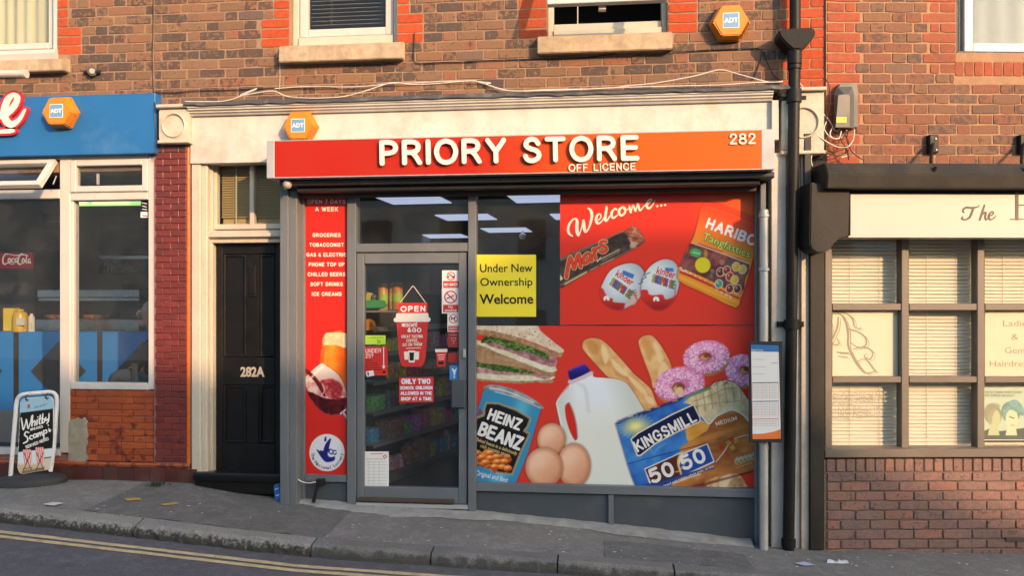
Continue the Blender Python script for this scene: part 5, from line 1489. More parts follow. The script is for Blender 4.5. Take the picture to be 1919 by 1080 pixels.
def paint_window():
    """The big vinyl: groceries on a red ground."""
    cv = Canvas(889, 335, 1420, 916, 1.0)
    red, org = hexc(220, 52, 36), hexc(240, 108, 24)
    t = np.clip((cv.X - 1290) / 130, 0, 1) * np.clip((520 - cv.Y) / 150, 0, 1)
    cv.img[:] = mixc(red, org, t)
    cv.img[:] = mixc(cv.img, hexc(206, 60, 48), np.clip((cv.Y - 520) / 120, 0, 1) * .6)
    k6, k7, k8 = Conv(1030, 360, 4.0), Conv(870, 590, 3.085), Conv(1080, 600, 3.085)
    rs = random.Random(3)
    # ---------------- chocolate bar
    foil = [(60, 520), (300, 405), (560, 290), (622, 252), (655, 262), (712, 345), (700, 385), (610, 442), (300, 600), (60, 725)]
    cv.poly(foil, lambda x, y: mixc(hexc(52, 42, 42), hexc(92, 74, 66), fbm(x, y, 9, 1) * 1.6 - .5), k6, 4)
    cv.poly([(60, 505), (560, 285), (566, 300), (60, 530)], hexc(130, 118, 108), k6, 0, .8, .7)
    cv.poly([(60, 700), (610, 425), (612, 442), (60, 722)], hexc(132, 92, 70), k6, 0, .8, .7)
    cv.poly([(556, 296), (622, 252), (655, 262), (712, 345), (700, 385), (612, 440), (600, 400), (612, 380), (580, 350), (585, 330)],
            lambda x, y: mixc(hexc(112, 62, 44), hexc(196, 140, 112), fbm(x, y, 7, 3) * 2.0 - .55), k6)
    cv.poly([(612, 380), (640, 372), (668, 384), (640, 410), (613, 420)], hexc(196, 186, 184), k6, 3, .8, .6)
    cv.line([(590, 330), (640, 345), (700, 350)], 8, hexc(92, 48, 36), k6, alpha=.7)
    cv.line([(600, 300), (640, 300), (690, 330)], 8, hexc(216, 164, 138), k6, alpha=.6)
    cv.poly([(430, 362), (560, 302), (600, 380), (560, 400), (520, 370), (460, 400)], lambda x, y: mixc(hexc(28, 24, 26), hexc(66, 58, 58), fbm(x, y, 6, 5) * 1.8 - .5), k6, 3, 1.0, .8)
    cv.line([(380, 505), (525, 432)], 9, hexc(216, 206, 176), k6, alpha=.75); cv.line([(392, 520), (525, 448)], 5, hexc(216, 206, 176), k6, alpha=.6)
    cv.line([(386, 545), (480, 500)], 7, hexc(214, 200, 168), k6, alpha=.6); cv.line([(310, 585), (360, 560)], 6, hexc(214, 200, 168), k6, alpha=.6)
    cv.line([(352, 505), (362, 522), (385, 490)], 6, hexc(235, 230, 215), k6, smooth=0)
    cv.line([(118, 690), (275, 602)], 14, hexc(214, 196, 150), k6, alpha=.8); cv.poly([(78, 615), (103, 650), (80, 668)], hexc(226, 214, 178), k6)
    M_ = [[(128, 640, 20), (140, 560, 22), (158, 490, 18), (175, 540, 20), (188, 572, 16), (205, 500, 20), (222, 468, 18), (228, 520, 22), (236, 562, 18)],
          [(310, 470, 14), (285, 462, 18), (255, 500, 20), (262, 535, 20), (300, 510, 16), (312, 470, 16), (318, 515, 14)],
          [(330, 430, 16), (345, 500, 18)], [(342, 460, 14), (352, 425, 16), (374, 418, 14)],
          [(425, 372, 14), (392, 372, 16), (385, 398, 17), (415, 410, 18), (428, 432, 17), (400, 452, 16), (378, 442, 12)]]
    for w, c in ((16, hexc(236, 214, 160)), (7, hexc(120, 20, 16)), (0, hexc(226, 62, 40))):
        for st in M_: cv.line([(x, y, q + w) for x, y, q in st], 1, c, k6)
    # ---------------- chocolate eggs
    eggs = [([(384, 745), (398, 690), (455, 592), (540, 546), (630, 535), (692, 572), (716, 640), (700, 740), (650, 820), (560, 876), (490, 878), (418, 840), (388, 790)], .38),
            ([(688, 745), (698, 655), (745, 570), (815, 518), (885, 504), (945, 532), (974, 610), (968, 720), (925, 820), (860, 875), (790, 880), (725, 830), (694, 785)], .18)]
    for n, (pl, a) in enumerate(eggs):
        cv.poly(pl, hexc(96, 30, 28), k6, 4, 2.0, .6, grow=1.5)
        cx, cy = (550, 705) if n == 0 else (833, 690); cpx, cpy = k6(cx, cy)
        cv.poly(pl, lambda x, y: mixc(hexc(222, 232, 240), hexc(168, 182, 198), ((x - cpx + 8) ** 2 + (y - cpy + 10) ** 2) / 44 ** 2), k6, 4)
        if n == 0: rb = [(384, 722), (405, 730), (420, 762), (440, 790), (475, 800), (480, 826), (570, 836), (555, 876), (490, 880), (418, 842), (386, 790)]
        else: rb = [(686, 738), (735, 735), (745, 765), (780, 775), (850, 770), (870, 806), (930, 786), (962, 760), (925, 822), (860, 877), (790, 882), (725, 832), (692, 790)]
        cv.poly(rb, lambda x, y: mixc(hexc(208, 48, 38), hexc(150, 26, 26), (y - cpy - 22) / 22), k6, 3)
        o = (0, 0) if n == 0 else (372, 5)
        cv.poly([(405 + o[0], 800 + o[1]), (418 + o[0], 780 + o[1]), (445 + o[0], 785 + o[1]), (452 + o[0], 812 + o[1]), (432 + o[0], 812 + o[1]), (428 + o[0], 798 + o[1]), (415 + o[0], 818 + o[1])], hexc(228, 234, 240), k6, 3)
        bx = [(552, 585), (638, 620), (625, 652), (545, 618)] if n == 0 else [(868, 566), (930, 572), (932, 600), (868, 595)]
        cv.poly(bx, hexc(58, 118, 198), k6)
        if n == 0: cv.poly([(628, 740), (672, 738), (690, 775), (640, 845), (555, 862)], hexc(206, 176, 170), k6, 0, .6, .8); [cv.line([(600 + q * 9, 775 + q * 5 - 30), (650 + q * 3, 765 + q * 22 - 30)], 7, hexc(170, 60, 52), k6, alpha=.7) for q in range(5)]
        else: cv.line([(948, 690), (936, 800)], 10, hexc(170, 80, 74), k6, alpha=.6)
        for q, cc in enumerate([(200, 206, 70), (150, 90, 170), (90, 130, 200), (210, 120, 60), (216, 70, 56), (90, 110, 200), (220, 120, 50), (80, 160, 80)]):
            x0, y0 = (460 + q * 19.5, 640 + q * 14) if n == 0 else (776 + q * 21, 618 + q * 7)
            ax_ = (.86, .50) if n == 0 else (.97, .20); L_ = 'SURPRISE'[q]
            for w_, c_ in ((14, (34, 34, 44)), (8, cc)):
                for st in SK[L_][1]: cv.line([(x0 + 20 * x * ax_[0] + 50 * y * ax_[1] - 4, y0 + 52 + 20 * x * ax_[1] - 50 * y * ax_[0]) for x, y in st], w_, hexc(*c_), k6, 4 if len(st) > 3 else 0)
    cv.line([(672, 690), (700, 675), (690, 660), (725, 640), (712, 622), (752, 604)], 9, hexc(52, 60, 72), k6, 0, alpha=.6)
    # ---------------- bag of sweets (generic sweets stand in for the drawn figures)
    bag = [(1166, 74), (1320, 112), (1450, 165), (1570, 220), (1568, 330), (1520, 520), (1470, 700), (1432, 800), (1398, 868), (1230, 790), (1100, 730), (976, 668), (970, 590), (1040, 420), (1085, 330), (1120, 200)]
    gx, gy = k6(1270, 300)
    cv.poly(bag, hexc(110, 24, 18), k6, 2, 2.5, .5, grow=2)
    cv.poly(bag, lambda x, y: mixc(hexc(214, 60, 28), hexc(226, 156, 48), ((y - gy) * .95 - (x - gx) * .32 + 40) / 78), k6, 2)
    win = [(1078, 380), (1300, 458), (1500, 535), (1468, 655), (1428, 770), (1200, 660), (1040, 590), (975, 560), (1040, 430)]
    cv.poly(win, lambda x, y: mixc(hexc(92, 40, 48), hexc(150, 92, 84), fbm(x, y, 12, 4) * 1.8 - .5), k6, 2)
    for q in range(46):
        x, y = rs.uniform(1010, 1460), rs.uniform(420, 740)
        if 380 + (x - 1078) * .37 + 14 < y < 560 + (x - 975) * .46 - 14:
            cv.ell((x, y), rs.uniform(14, 34), rs.uniform(10, 22), hexc(*rs.choice([(122, 44, 60), (70, 70, 90), (60, 96, 96), (160, 70, 60), (176, 130, 130), (88, 30, 44), (200, 150, 70)])), rs.uniform(0, 3), k6, .9, .75)
    cv.line([(1072, 382), (1300, 462), (1500, 538)], 8, hexc(226, 196, 196), k6, 3); cv.line([(1115, 385), (1300, 450)], 7, hexc(214, 70, 48), k6, 0)
    cv.ell((1098, 455), 44, 32, hexc(64, 170, 98), .2, k6); cv.line([(1078, 452), (1125, 462)], 8, hexc(196, 230, 200), k6, alpha=.8)
    cv.ell((1150, 548), 61, 61, hexc(150, 120, 20), 0, k6); cv.ell((1150, 548), 57, 57, hexc(214, 206, 36), 0, k6)
    zig = [(972, 570)] + [(985 + q * 18, 572 + q * 10 + (14 if q % 2 else -6)) for q in range(22)]
    cv.line(zig, 8, hexc(226, 214, 210), k6, 0)
    cv.poly([(975, 590), (1060, 618), (1200, 684), (1345, 760), (1428, 790), (1422, 806), (1200, 706), (1050, 638), (975, 608)], hexc(196, 44, 36), k6)
    for x, y, c in ((1282, 600, (96, 36, 34)), (1330, 588, (150, 40, 44)), (1352, 634, (166, 48, 44)), (1388, 660, (220, 190, 50)), (1448, 580, (206, 186, 80)), (1270, 690, (70, 150, 140)), (1352, 726, (132, 38, 36)), (1410, 728, (110, 44, 40)), (1400, 560, (224, 176, 40))):
        cv.ell((x, y), 31, 36, hexc(232, 220, 190), .3, k6); cv.ell((x, y), 25, 30, hexc(*c), .3, k6); cv.ell((x - 7, y - 9), 7, 9, hexc(236, 214, 190), .3, k6, .8, .7)
    cv.line([(1180, 95), (1330, 140), (1560, 240)], 5, hexc(150, 44, 28), k6, alpha=.5); cv.line([(1175, 112), (1330, 156), (1560, 258)], 5, hexc(236, 120, 70), k6, alpha=.5)
    cv.line([(985, 665), (1200, 765), (1405, 850)], 6, hexc(190, 110, 30), k6, alpha=.6); cv.line([(985, 640), (1200, 740), (1412, 828)], 6, hexc(240, 190, 90), k6, alpha=.6)
    # seam between the two sheets
    cv.line([(1050, 610), (1412, 613)], 1.2, hexc(176, 40, 34), None, 0, alpha=.5)
    # ---------------- baguettes
    def crust(x, y):
        n = fbm(x * 1.0, y * 1.0, 22, 2)
        return mixc(hexc(206, 148, 84), hexc(238, 196, 140), n * 1.7 - .35)
    b1 = [(36, 150), (48, 118), (100, 104), (165, 128), (265, 232), (335, 312), (425, 392), (452, 450), (470, 520), (385, 525), (300, 370), (200, 342), (100, 240), (45, 175)]
    b2 = [(362, 132), (378, 100), (408, 89), (445, 96), (500, 165), (552, 270), (520, 320), (478, 345), (448, 395), (430, 330), (385, 210)]
    for b_ in (b1, b2):
        cv.poly(b_, hexc(120, 30, 24), k8, 4, 2.2, .5, grow=1.5); cv.poly(b_, crust, k8, 4)
    for p in ([(60, 130), (90, 122), (130, 150), (120, 200), (80, 190)], [(215, 250), (250, 300), (300, 330), (330, 390), (290, 350), (230, 320)], [(330, 330), (400, 400), (430, 470), (390, 440)]):
        cv.poly(p, hexc(196, 132, 66), k8, 4, 3.0, .7)
    for p in ([(150, 140), (176, 165), (190, 215), (170, 255), (150, 210)], [(205, 225), (250, 262), (300, 318), (275, 322), (220, 280)], [(300, 320), (360, 360), (410, 420), (400, 440), (330, 372)], [(395, 440), (440, 450), (452, 490), (415, 480)]):
        cv.poly(p, hexc(240, 212, 166), k8, 4, 2.0, .85)
    for p in ([(390, 130), (420, 120), (445, 170), (430, 240), (405, 200)],): cv.poly(p, hexc(206, 146, 82), k8, 4, 3.0, .7)
    for p in ([(450, 130), (482, 165), (505, 225), (480, 250), (462, 200)], [(495, 240), (535, 280), (500, 320), (470, 330)]): cv.poly(p, hexc(240, 208, 160), k8, 4, 2.0, .85)
    # ---------------- pink ringed doughnuts
    def donut(c, rx, ry, hole, hr, a):
        cv.ell((c[0] + 4, c[1] + 14), rx * .99, ry * .98, hexc(176, 120, 66), a, k8)
        def icing(x, y, u, v):
            r = np.sqrt(u * u + v * v); base = mixc(hexc(228, 142, 196), hexc(196, 100, 158), np.abs(r - .62) * 1.9 + (v - .1) * .35)
            n = vnoise(x, y, 2.1, 5); base = mixc(base, hexc(246, 206, 232), (n - .6) * 3.2); return mixc(base, hexc(176, 88, 140), (.26 - n) * 3.0)
        cv.ell(c, rx, ry * .95, icing, a, k8)
        for q in range(int(rx * 2.0)):
            t, rr = rs.uniform(0, 6.28), rs.uniform(.42, .97); x = c[0] + rx * rr * math.cos(t); y = c[1] + ry * .92 * rr * math.sin(t); w = rs.uniform(0, 3.14)
            cv.line([(x, y), (x + 9 * math.cos(w), y + 9 * math.sin(w))], 4, hexc(248, 220, 240), k8, 0, .4, .8)
        cv.ell((hole[0], hole[1]), hr[0], hr[1], hexc(150, 82, 52), a, k8); cv.ell((hole[0] - 4, hole[1] + 5), hr[0] * .72, hr[1] * .66, hexc(208, 158, 100), a, k8); cv.ell((hole[0] + 8, hole[1] - 5), hr[0] * .5, hr[1] * .5, hexc(110, 52, 36), a, k8, .8, .8)
    donut((962, 290), 100, 98, (975, 290), (30, 24), .1)
    donut((753, 214), 136, 100, (748, 212), (36, 24), -.15)
    donut((598, 372), 148, 106, (592, 392), (38, 30), -.2)
    cv.poly([(578, 395), (612, 390), (622, 430), (575, 432)], hexc(226, 196, 150), k8, 2)
    # ---------------- milk
    body = [(612, 395), (640, 372), (735, 330), (748, 360), (800, 365), (880, 374), (930, 390), (960, 420), (1022, 520), (1080, 640), (1040, 760), (1010, 990), (700, 995), (640, 930), (590, 780), (570, 690), (535, 540), (536, 505), (560, 470), (605, 420)]
    bx, by = k7(760, 600)
    def milk(x, y):
        c = mixc(hexc(232, 238, 246), hexc(226, 230, 222), (y - by + 60) / 80); c = mixc(c, hexc(226, 236, 248), np.exp(-((x - bx) / 30) ** 2 - ((y - by + 46) / 24) ** 2) * .9)
        c = mixc(c, hexc(198, 206, 202), (bx - 34 - x) / 40); return mixc(c, hexc(206, 213, 208), (x - bx - 36 - (y - by) * .35) / 44)
    cv.poly(body, hexc(120, 30, 26), k7, 2, 2.0, .45, grow=1.2); cv.poly(body, milk, k7, 2)
    cv.line([(605, 412), (540, 500), (548, 560), (590, 760)], 10, hexc(232, 238, 238), k7, alpha=.6); cv.line([(660, 400), (700, 430), (720, 560)], 16, hexc(188, 198, 200), k7, soft=3, alpha=.5)
    cv.poly([(606, 378), (735, 328), (738, 350), (640, 396), (612, 402)], hexc(214, 190, 200), k7, 2)
    cv.poly([(584, 535), (596, 514), (612, 512), (632, 560), (650, 640), (657, 705), (650, 726), (636, 722), (606, 660), (588, 590)], hexc(206, 46, 36), k7, 3); cv.line([(612, 512), (634, 565), (652, 640), (658, 712)], 7, hexc(168, 178, 176), k7)
    cv.poly([(601, 328), (612, 318), (688, 286), (702, 290), (728, 322), (722, 334), (640, 372), (612, 376)], lambda x, y: mixc(hexc(52, 46, 168), hexc(26, 24, 104), (y - k7(0, 320)[1] + 6) / 14), k7, 2)
    for q in range(9): cv.line([(612 + q * 13, 345 - q * 5.2), (617 + q * 13, 370 - q * 5.2)], 4, hexc(22, 22, 92), k7, 0, alpha=.6)
    cv.line([(606, 326), (690, 289)], 6, hexc(96, 92, 206), k7, 0, alpha=.8)
    # ---------------- tin of beans
    tin = [(122, 412), (200, 420), (330, 460), (448, 526), (440, 560), (370, 800), (300, 975), (60, 975), (60, 600), (95, 500)]
    tx0, ty0 = k7(160, 640); 
    cv.poly(tin, hexc(110, 28, 24), k7, 0, 2.2, .5, grow=1.3)
    cv.poly(tin, lambda x, y: mixc(hexc(48, 132, 178), hexc(96, 176, 212), np.exp(-(((x - tx0) + (y - ty0) * .33 - 46) / 16) ** 2) * .8 + .15), k7)
    cv.poly([(122, 412), (200, 408), (330, 450), (448, 522), (446, 546), (330, 498), (200, 450), (118, 432)], lambda x, y: mixc(hexc(176, 186, 194), hexc(112, 122, 130), fbm(x * .6, y, 10, 1) * 1.5 - .2), k7, 3)
    cv.line([(150, 425), (250, 445), (400, 510)], 7, hexc(226, 232, 236), k7, alpha=.8); cv.line([(180, 448), (300, 480), (440, 540)], 4, hexc(232, 238, 240), k7, alpha=.8)
    lab = [(128, 508), (200, 512), (300, 548), (388, 600), (370, 650), (352, 672), (382, 690), (330, 800), (280, 928), (200, 918), (110, 880), (60, 850), (60, 600), (112, 582), (116, 540)]
    cv.poly(lab, hexc(206, 176, 110), k7, 0, grow=.4); cv.poly(lab, hexc(40, 30, 24), k7, 0, grow=-1.0); cv.poly(lab, hexc(226, 206, 160), k7, 0, grow=-1.8); cv.poly(lab, hexc(24, 23, 24), k7, 0, grow=-2.7)
    cv.poly([(60, 600), (110, 570), (100, 556), (92, 540), (60, 610)], hexc(170, 40, 40), k7, 0, .8, .7)
    for q in range(64):
        x, y = rs.uniform(62, 262), rs.uniform(782, 900)
        if y > 790 + abs(x - 130) * .25 and y < 850 + x * .2: cv.ell((x, y), rs.uniform(17, 24), rs.uniform(13, 17), lambda X_, Y_, u, v: mixc(hexc(232, 132, 56), hexc(150, 58, 20), (u * .5 + v * .9 + .35)), rs.uniform(-.4, .6), k7)
    for x, y in ((75, 800), (150, 800), (105, 825), (152, 830), (190, 822), (125, 855), (232, 850), (178, 880), (195, 852), (222, 882), (255, 890)):
        cv.ell((x, y), 24, 17, lambda X_, Y_, u, v: mixc(hexc(240, 150, 70), hexc(150, 58, 20), (u * .5 + v * .9 + .2)), .15, k7); cv.ell((x - 6, y - 6), 7, 4, hexc(252, 208, 150), .2, k7, .9, .9)
    cv.poly([(160, 890), (195, 895), (180, 920), (170, 912)], hexc(190, 70, 30), k7, 3)
    # ---------------- eggs
    for (c, rx, ry, a) in (((506, 722), 82, 95, .1), ((636, 872), 96, 128, .0), ((463, 884), 108, 116, -.05)):
        cv.ell((c[0], c[1] + 3), rx + 5, ry + 5, hexc(96, 50, 40), a, k7, 2.5, .45)
        cv.ell(c, rx, ry, lambda x, y, u, v: mixc(mixc(hexc(238, 190, 158), hexc(214, 150, 116), (u * .5 + v * .6 + .3) + (fbm(x, y, 4, 3) - .5) * .25), hexc(166, 104, 76), (np.sqrt(u * u + v * v) - .72) * 2.2), a, k7)
        cv.ell((c[0] - rx * .28, c[1] - ry * .35), rx * .42, ry * .36, hexc(248, 212, 188), a, k7, 8, .45)
    # ---------------- sandwich
    bread = lambda x, y: mixc(hexc(206, 184, 158), hexc(232, 216, 196), fbm(x, y, 8, 1) * 1.6 - .3)
    br2 = lambda x, y: mixc(hexc(140, 104, 74), hexc(188, 154, 120), fbm(x, y, 5, 2) * 1.8 - .4)
    grn = lambda x, y: mixc(hexc(38, 66, 26), hexc(112, 146, 62), fbm(x, y, 5, 4) * 2.4 - .8)
    ham = lambda x, y: mixc(hexc(136, 84, 96), hexc(196, 146, 152), fbm(x, y, 6, 5) * 2 - .5)
    crm = lambda x, y: mixc(hexc(206, 198, 166), hexc(232, 228, 206), fbm(x, y, 6, 3) * 1.7 - .4)
    cv.poly([(55, 355), (300, 376), (505, 372), (502, 398), (420, 392), (300, 400), (200, 392), (55, 378)], br2, k7, 2, rough=.6)
    cv.poly([(55, 300), (200, 325), (440, 345), (510, 352), (508, 376), (300, 384), (55, 366)], crm, k7, 2, rough=.8)
    cv.poly([(55, 308), (180, 320), (420, 342), (500, 362), (470, 376), (380, 352), (250, 352), (100, 340), (55, 336)], ham, k7, 2, .8, .85, rough=.8)
    cv.poly([(55, 275), (110, 268), (220, 288), (330, 312), (410, 330), (400, 340), (320, 338), (200, 328), (120, 312), (55, 300)], grn, k7, 3, rough=1.4)
    cv.poly([(55, 168), (140, 190), (300, 250), (520, 318), (508, 362), (440, 346), (330, 308), (200, 290), (55, 268)], br2, k7, 2, rough=.6)
    cv.poly([(55, 200), (200, 245), (420, 320), (300, 300), (55, 262)], hexc(176, 140, 104), k7, 2, 2, .6)
    cv.poly([(60, 140), (140, 172), (250, 208), (400, 262), (528, 300), (520, 336), (440, 318), (350, 280), (220, 232), (130, 190), (60, 166)], crm, k7, 2, rough=1.0)
    cv.poly([(120, 146), (260, 180), (420, 222), (532, 244), (530, 300), (470, 294), (380, 262), (250, 212), (150, 182)], ham, k7, 2, rough=1.0)
    cv.poly([(98, 158), (130, 124), (220, 138), (300, 160), (400, 190), (470, 220), (498, 256), (492, 272), (462, 252), (380, 222), (290, 206), (240, 190), (180, 164), (120, 164)], grn, k7, 3, rough=1.6)
    for q in range(16):
        x = 110 + q * 23; y = 150 + q * 5.6 + rs.uniform(-8, 8); cv.line([(x, y), (x + 22, y - 10), (x + 40, y + 8)], 5, hexc(*rs.choice([(150, 182, 92), (30, 56, 22), (96, 130, 52)])), k7, alpha=.8)
    cv.poly([(55, 62), (160, 84), (400, 165), (545, 225), (575, 205), (562, 246), (520, 240), (400, 190), (300, 158), (200, 132), (120, 118), (55, 116)], br2, k7, 2, rough=.6)
    cv.poly([(55, 50), (388, 50), (440, 92), (520, 160), (578, 206), (560, 222), (520, 212), (420, 168), (300, 128), (160, 92), (55, 84)], bread, k7, 2, rough=.4)
    for q in range(60):
        x, y = rs.uniform(70, 540), rs.uniform(62, 210)
        if y < 62 + (x - 60) * .30 + 16 and y > 62 + max(0, (x - 385)) * .74: cv.ell((x, y), rs.uniform(2, 6), rs.uniform(2, 4), hexc(120, 84, 58), rs.uniform(0, 3), k7, .5, .7)
    # clear glass quarter stays empty above y = 608 (not part of the sheet)
    # ---------------- loaf
    loaf = [(228, 602), (242, 586), (300, 562), (420, 520), (520, 484), (640, 438), (700, 415), (770, 388), (800, 362), (862, 348), (920, 366), (952, 400), (1000, 470), (1030, 500), (1030, 872), (900, 905), (650, 968), (345, 968), (318, 900), (295, 830), (240, 640)]
    cv.poly(loaf, hexc(70, 20, 20), k8, 0, 2.2, .5, grow=1.2)
    blue = lambda x, y: mixc(hexc(30, 72, 164), hexc(74, 150, 218), fbm(x, y, 30, 6) * 1.3 - .12)
    cv.poly(loaf, blue, k8)
    sx_, sy_ = k8(345, 615)
    brown = [(660, 720), (700, 640), (780, 590), (860, 520), (1030, 560), (1030, 872), (900, 905), (650, 968), (520, 968), (600, 900), (590, 800)]
    cv.poly([(640, 690), (640, 600), (690, 560), (760, 600), (800, 570), (860, 560), (860, 700), (700, 730)], lambda x, y: mixc(hexc(206, 140, 52), hexc(232, 176, 84), fbm(x, y, 14, 2) * 1.5 - .2), k8, 2)
    cv.poly([(600, 740), (760, 640), (780, 590), (850, 540), (920, 522), (970, 545), (1030, 640), (1030, 872), (900, 905), (650, 968), (540, 968), (620, 890)], lambda x, y: mixc(hexc(134, 80, 42), hexc(206, 136, 70), fbm(x * .5 + y * .2, y, 14, 3) * 1.6 - .2), k8, 1)
    cv.poly([(600, 740), (680, 690), (840, 640), (1000, 600), (1000, 625), (860, 665), (720, 712), (640, 760)], hexc(206, 140, 66), k8, 0, 2.5, .65)
    cv.poly([(620, 480), (660, 445), (770, 395), (800, 362), (862, 348), (920, 366), (952, 400), (1004, 475), (1004, 600), (960, 545), (900, 520), (830, 545), (790, 590), (770, 605), (730, 560), (690, 560), (700, 500)],
            lambda x, y: mixc(hexc(190, 170, 130), hexc(232, 216, 176), fbm(x, y * .8, 9, 1) * 1.5 - .2), k8, 1)
    for q in range(7):
        x = 690 + q * 42; y = 460 - q * 12
        cv.line([(x, y - 30), (x + 10, y + 20), (x + 16, y + 84 - q * 3)], 5, hexc(128, 104, 70), k8, soft=1.0, alpha=.55)
    cv.line([(680, 470), (770, 440), (860, 400), (930, 395)], 5, hexc(120, 96, 62), k8, alpha=.5); cv.line([(700, 500), (820, 480), (950, 470)], 5, hexc(140, 112, 74), k8, alpha=.5)
    for q in range(24): cv.ell((rs.uniform(790, 910), rs.uniform(352, 382)), 4, 3, hexc(96, 70, 44), 0, k8, .5, .7)
    cv.poly([(622, 452), (700, 420), (780, 388), (786, 398), (700, 432), (630, 458)], hexc(110, 150, 60), k8)
    cv.poly([(228, 602), (300, 562), (420, 520), (520, 484), (640, 438), (600, 470), (500, 505), (400, 545), (300, 580), (240, 606)], hexc(30, 36, 92), k8, 0, 1, .8)
    for q in range(6): cv.line([(300 + q * 52, 560 - q * 18), (325 + q * 52, 556 - q * 18)], 9, hexc(*rs.choice([(200, 210, 230), (60, 60, 120), (210, 170, 120)])), k8, 0, alpha=.7)
    cv.line([(730, 560), (768, 602), (800, 568), (850, 538), (905, 522), (960, 545), (1010, 600)], 8, hexc(222, 226, 232), k8)
    for a_ in np.linspace(0, 6.28, 26):
        cv.poly([(345, 615), (345 + 115 * math.cos(a_ - .04), 615 + 75 * math.sin(a_ - .04)), (345 + 115 * math.cos(a_ + .04), 615 + 75 * math.sin(a_ + .04))], hexc(200, 222, 214), k8, 0, 1.4, .4)
    cv.ell((345, 615), 62, 40, hexc(250, 238, 140), -.2, k8, 9, .9)
    cv.line([(298, 835), (420, 800), (560, 765), (720, 722)], 5, hexc(20, 34, 96), k8, alpha=.7)
    cv.line([(420, 735), (450, 775), (470, 745), (520, 715)], 5, hexc(120, 170, 220), k8, alpha=.7)
    badge = [(318, 690), (360, 655), (440, 610), (560, 545), (680, 490), (718, 570), (715, 590), (600, 640), (460, 715), (372, 785), (355, 786)]
    cv.poly(badge, hexc(226, 196, 120), k8, 0, grow=1.4); cv.poly(badge, hexc(232, 234, 238), k8, 0, grow=.3); cv.poly(badge, hexc(18, 24, 64), k8, 0, grow=-1.2)
    b50 = [(396, 862), (600, 770), (616, 772), (760, 716), (800, 822), (620, 905), (440, 962), (428, 955)]
    cv.poly(b50, hexc(226, 228, 232), k8, 0, grow=.5)
    cv.poly([(400, 866), (600, 775), (588, 820), (606, 902), (440, 958)], hexc(86, 42, 30), k8); cv.poly([(618, 778), (756, 722), (794, 818), (615, 900), (598, 840)], hexc(30, 74, 160), k8)
    cv.line([(612, 765), (592, 800), (590, 840), (610, 900)], 9, hexc(232, 190, 90), k8); cv.line([(575, 880), (600, 870), (650, 800)], 5, hexc(232, 190, 90), k8)
    cv.ell((866, 585), 72, 40, hexc(176, 98, 40), -.2, k8)
    cv.line([(810, 820), (850, 770), (900, 700), (960, 672), (1020, 668)], 6, hexc(214, 206, 196), k8)
    for x, y, c in ((842, 738, (196, 52, 34)), (872, 778, (190, 50, 34)), (905, 738, (206, 170, 60)), (925, 700, (206, 160, 60)), (882, 712, (200, 150, 60)), (900, 690, (180, 60, 40))): cv.poly([(x - 18, y - 4), (x + 4, y - 18), (x + 18, y + 6), (x - 6, y + 18)], hexc(*c), k8, 0, .8, .85)
    for q in range(5): cv.ell((930 + q * 23, 815 - q * 7), 12, 21, hexc(186, 184, 176), .2, k8, .7, .9); cv.ell((930 + q * 23, 822 - q * 7), 8, 8, hexc(110, 150, 60), 0, k8, .7, .9)
    cv.line([(930, 858), (1015, 826)], 4, hexc(206, 196, 186), k8, 0, alpha=.6)
    cv.poly([(345, 968), (420, 948), (640, 886), (800, 846), (800, 862), (640, 905), (500, 968)], hexc(24, 50, 130), k8, 0, 1, .85)
    cv.line([(560, 948), (680, 905), (720, 893)], 5, hexc(220, 224, 230), k8)
    cv.poly([(730, 968), (760, 930), (830, 905), (900, 890), (950, 900), (980, 950), (978, 985), (730, 985)], lambda x, y: mixc(hexc(166, 118, 70), hexc(226, 196, 150), fbm(x, y, 10, 4) * 1.7 - .3), k8, 3)
    cv.poly([(835, 915), (900, 900), (870, 968), (830, 975)], hexc(240, 222, 190), k8, 3, 1.5, .8)
    cv.poly([(645, 968), (900, 903), (1030, 868), (1030, 880), (900, 915), (760, 955), (745, 975), (650, 975)], hexc(84, 22, 20), k8, 0, 1.2, .6)
    return cv

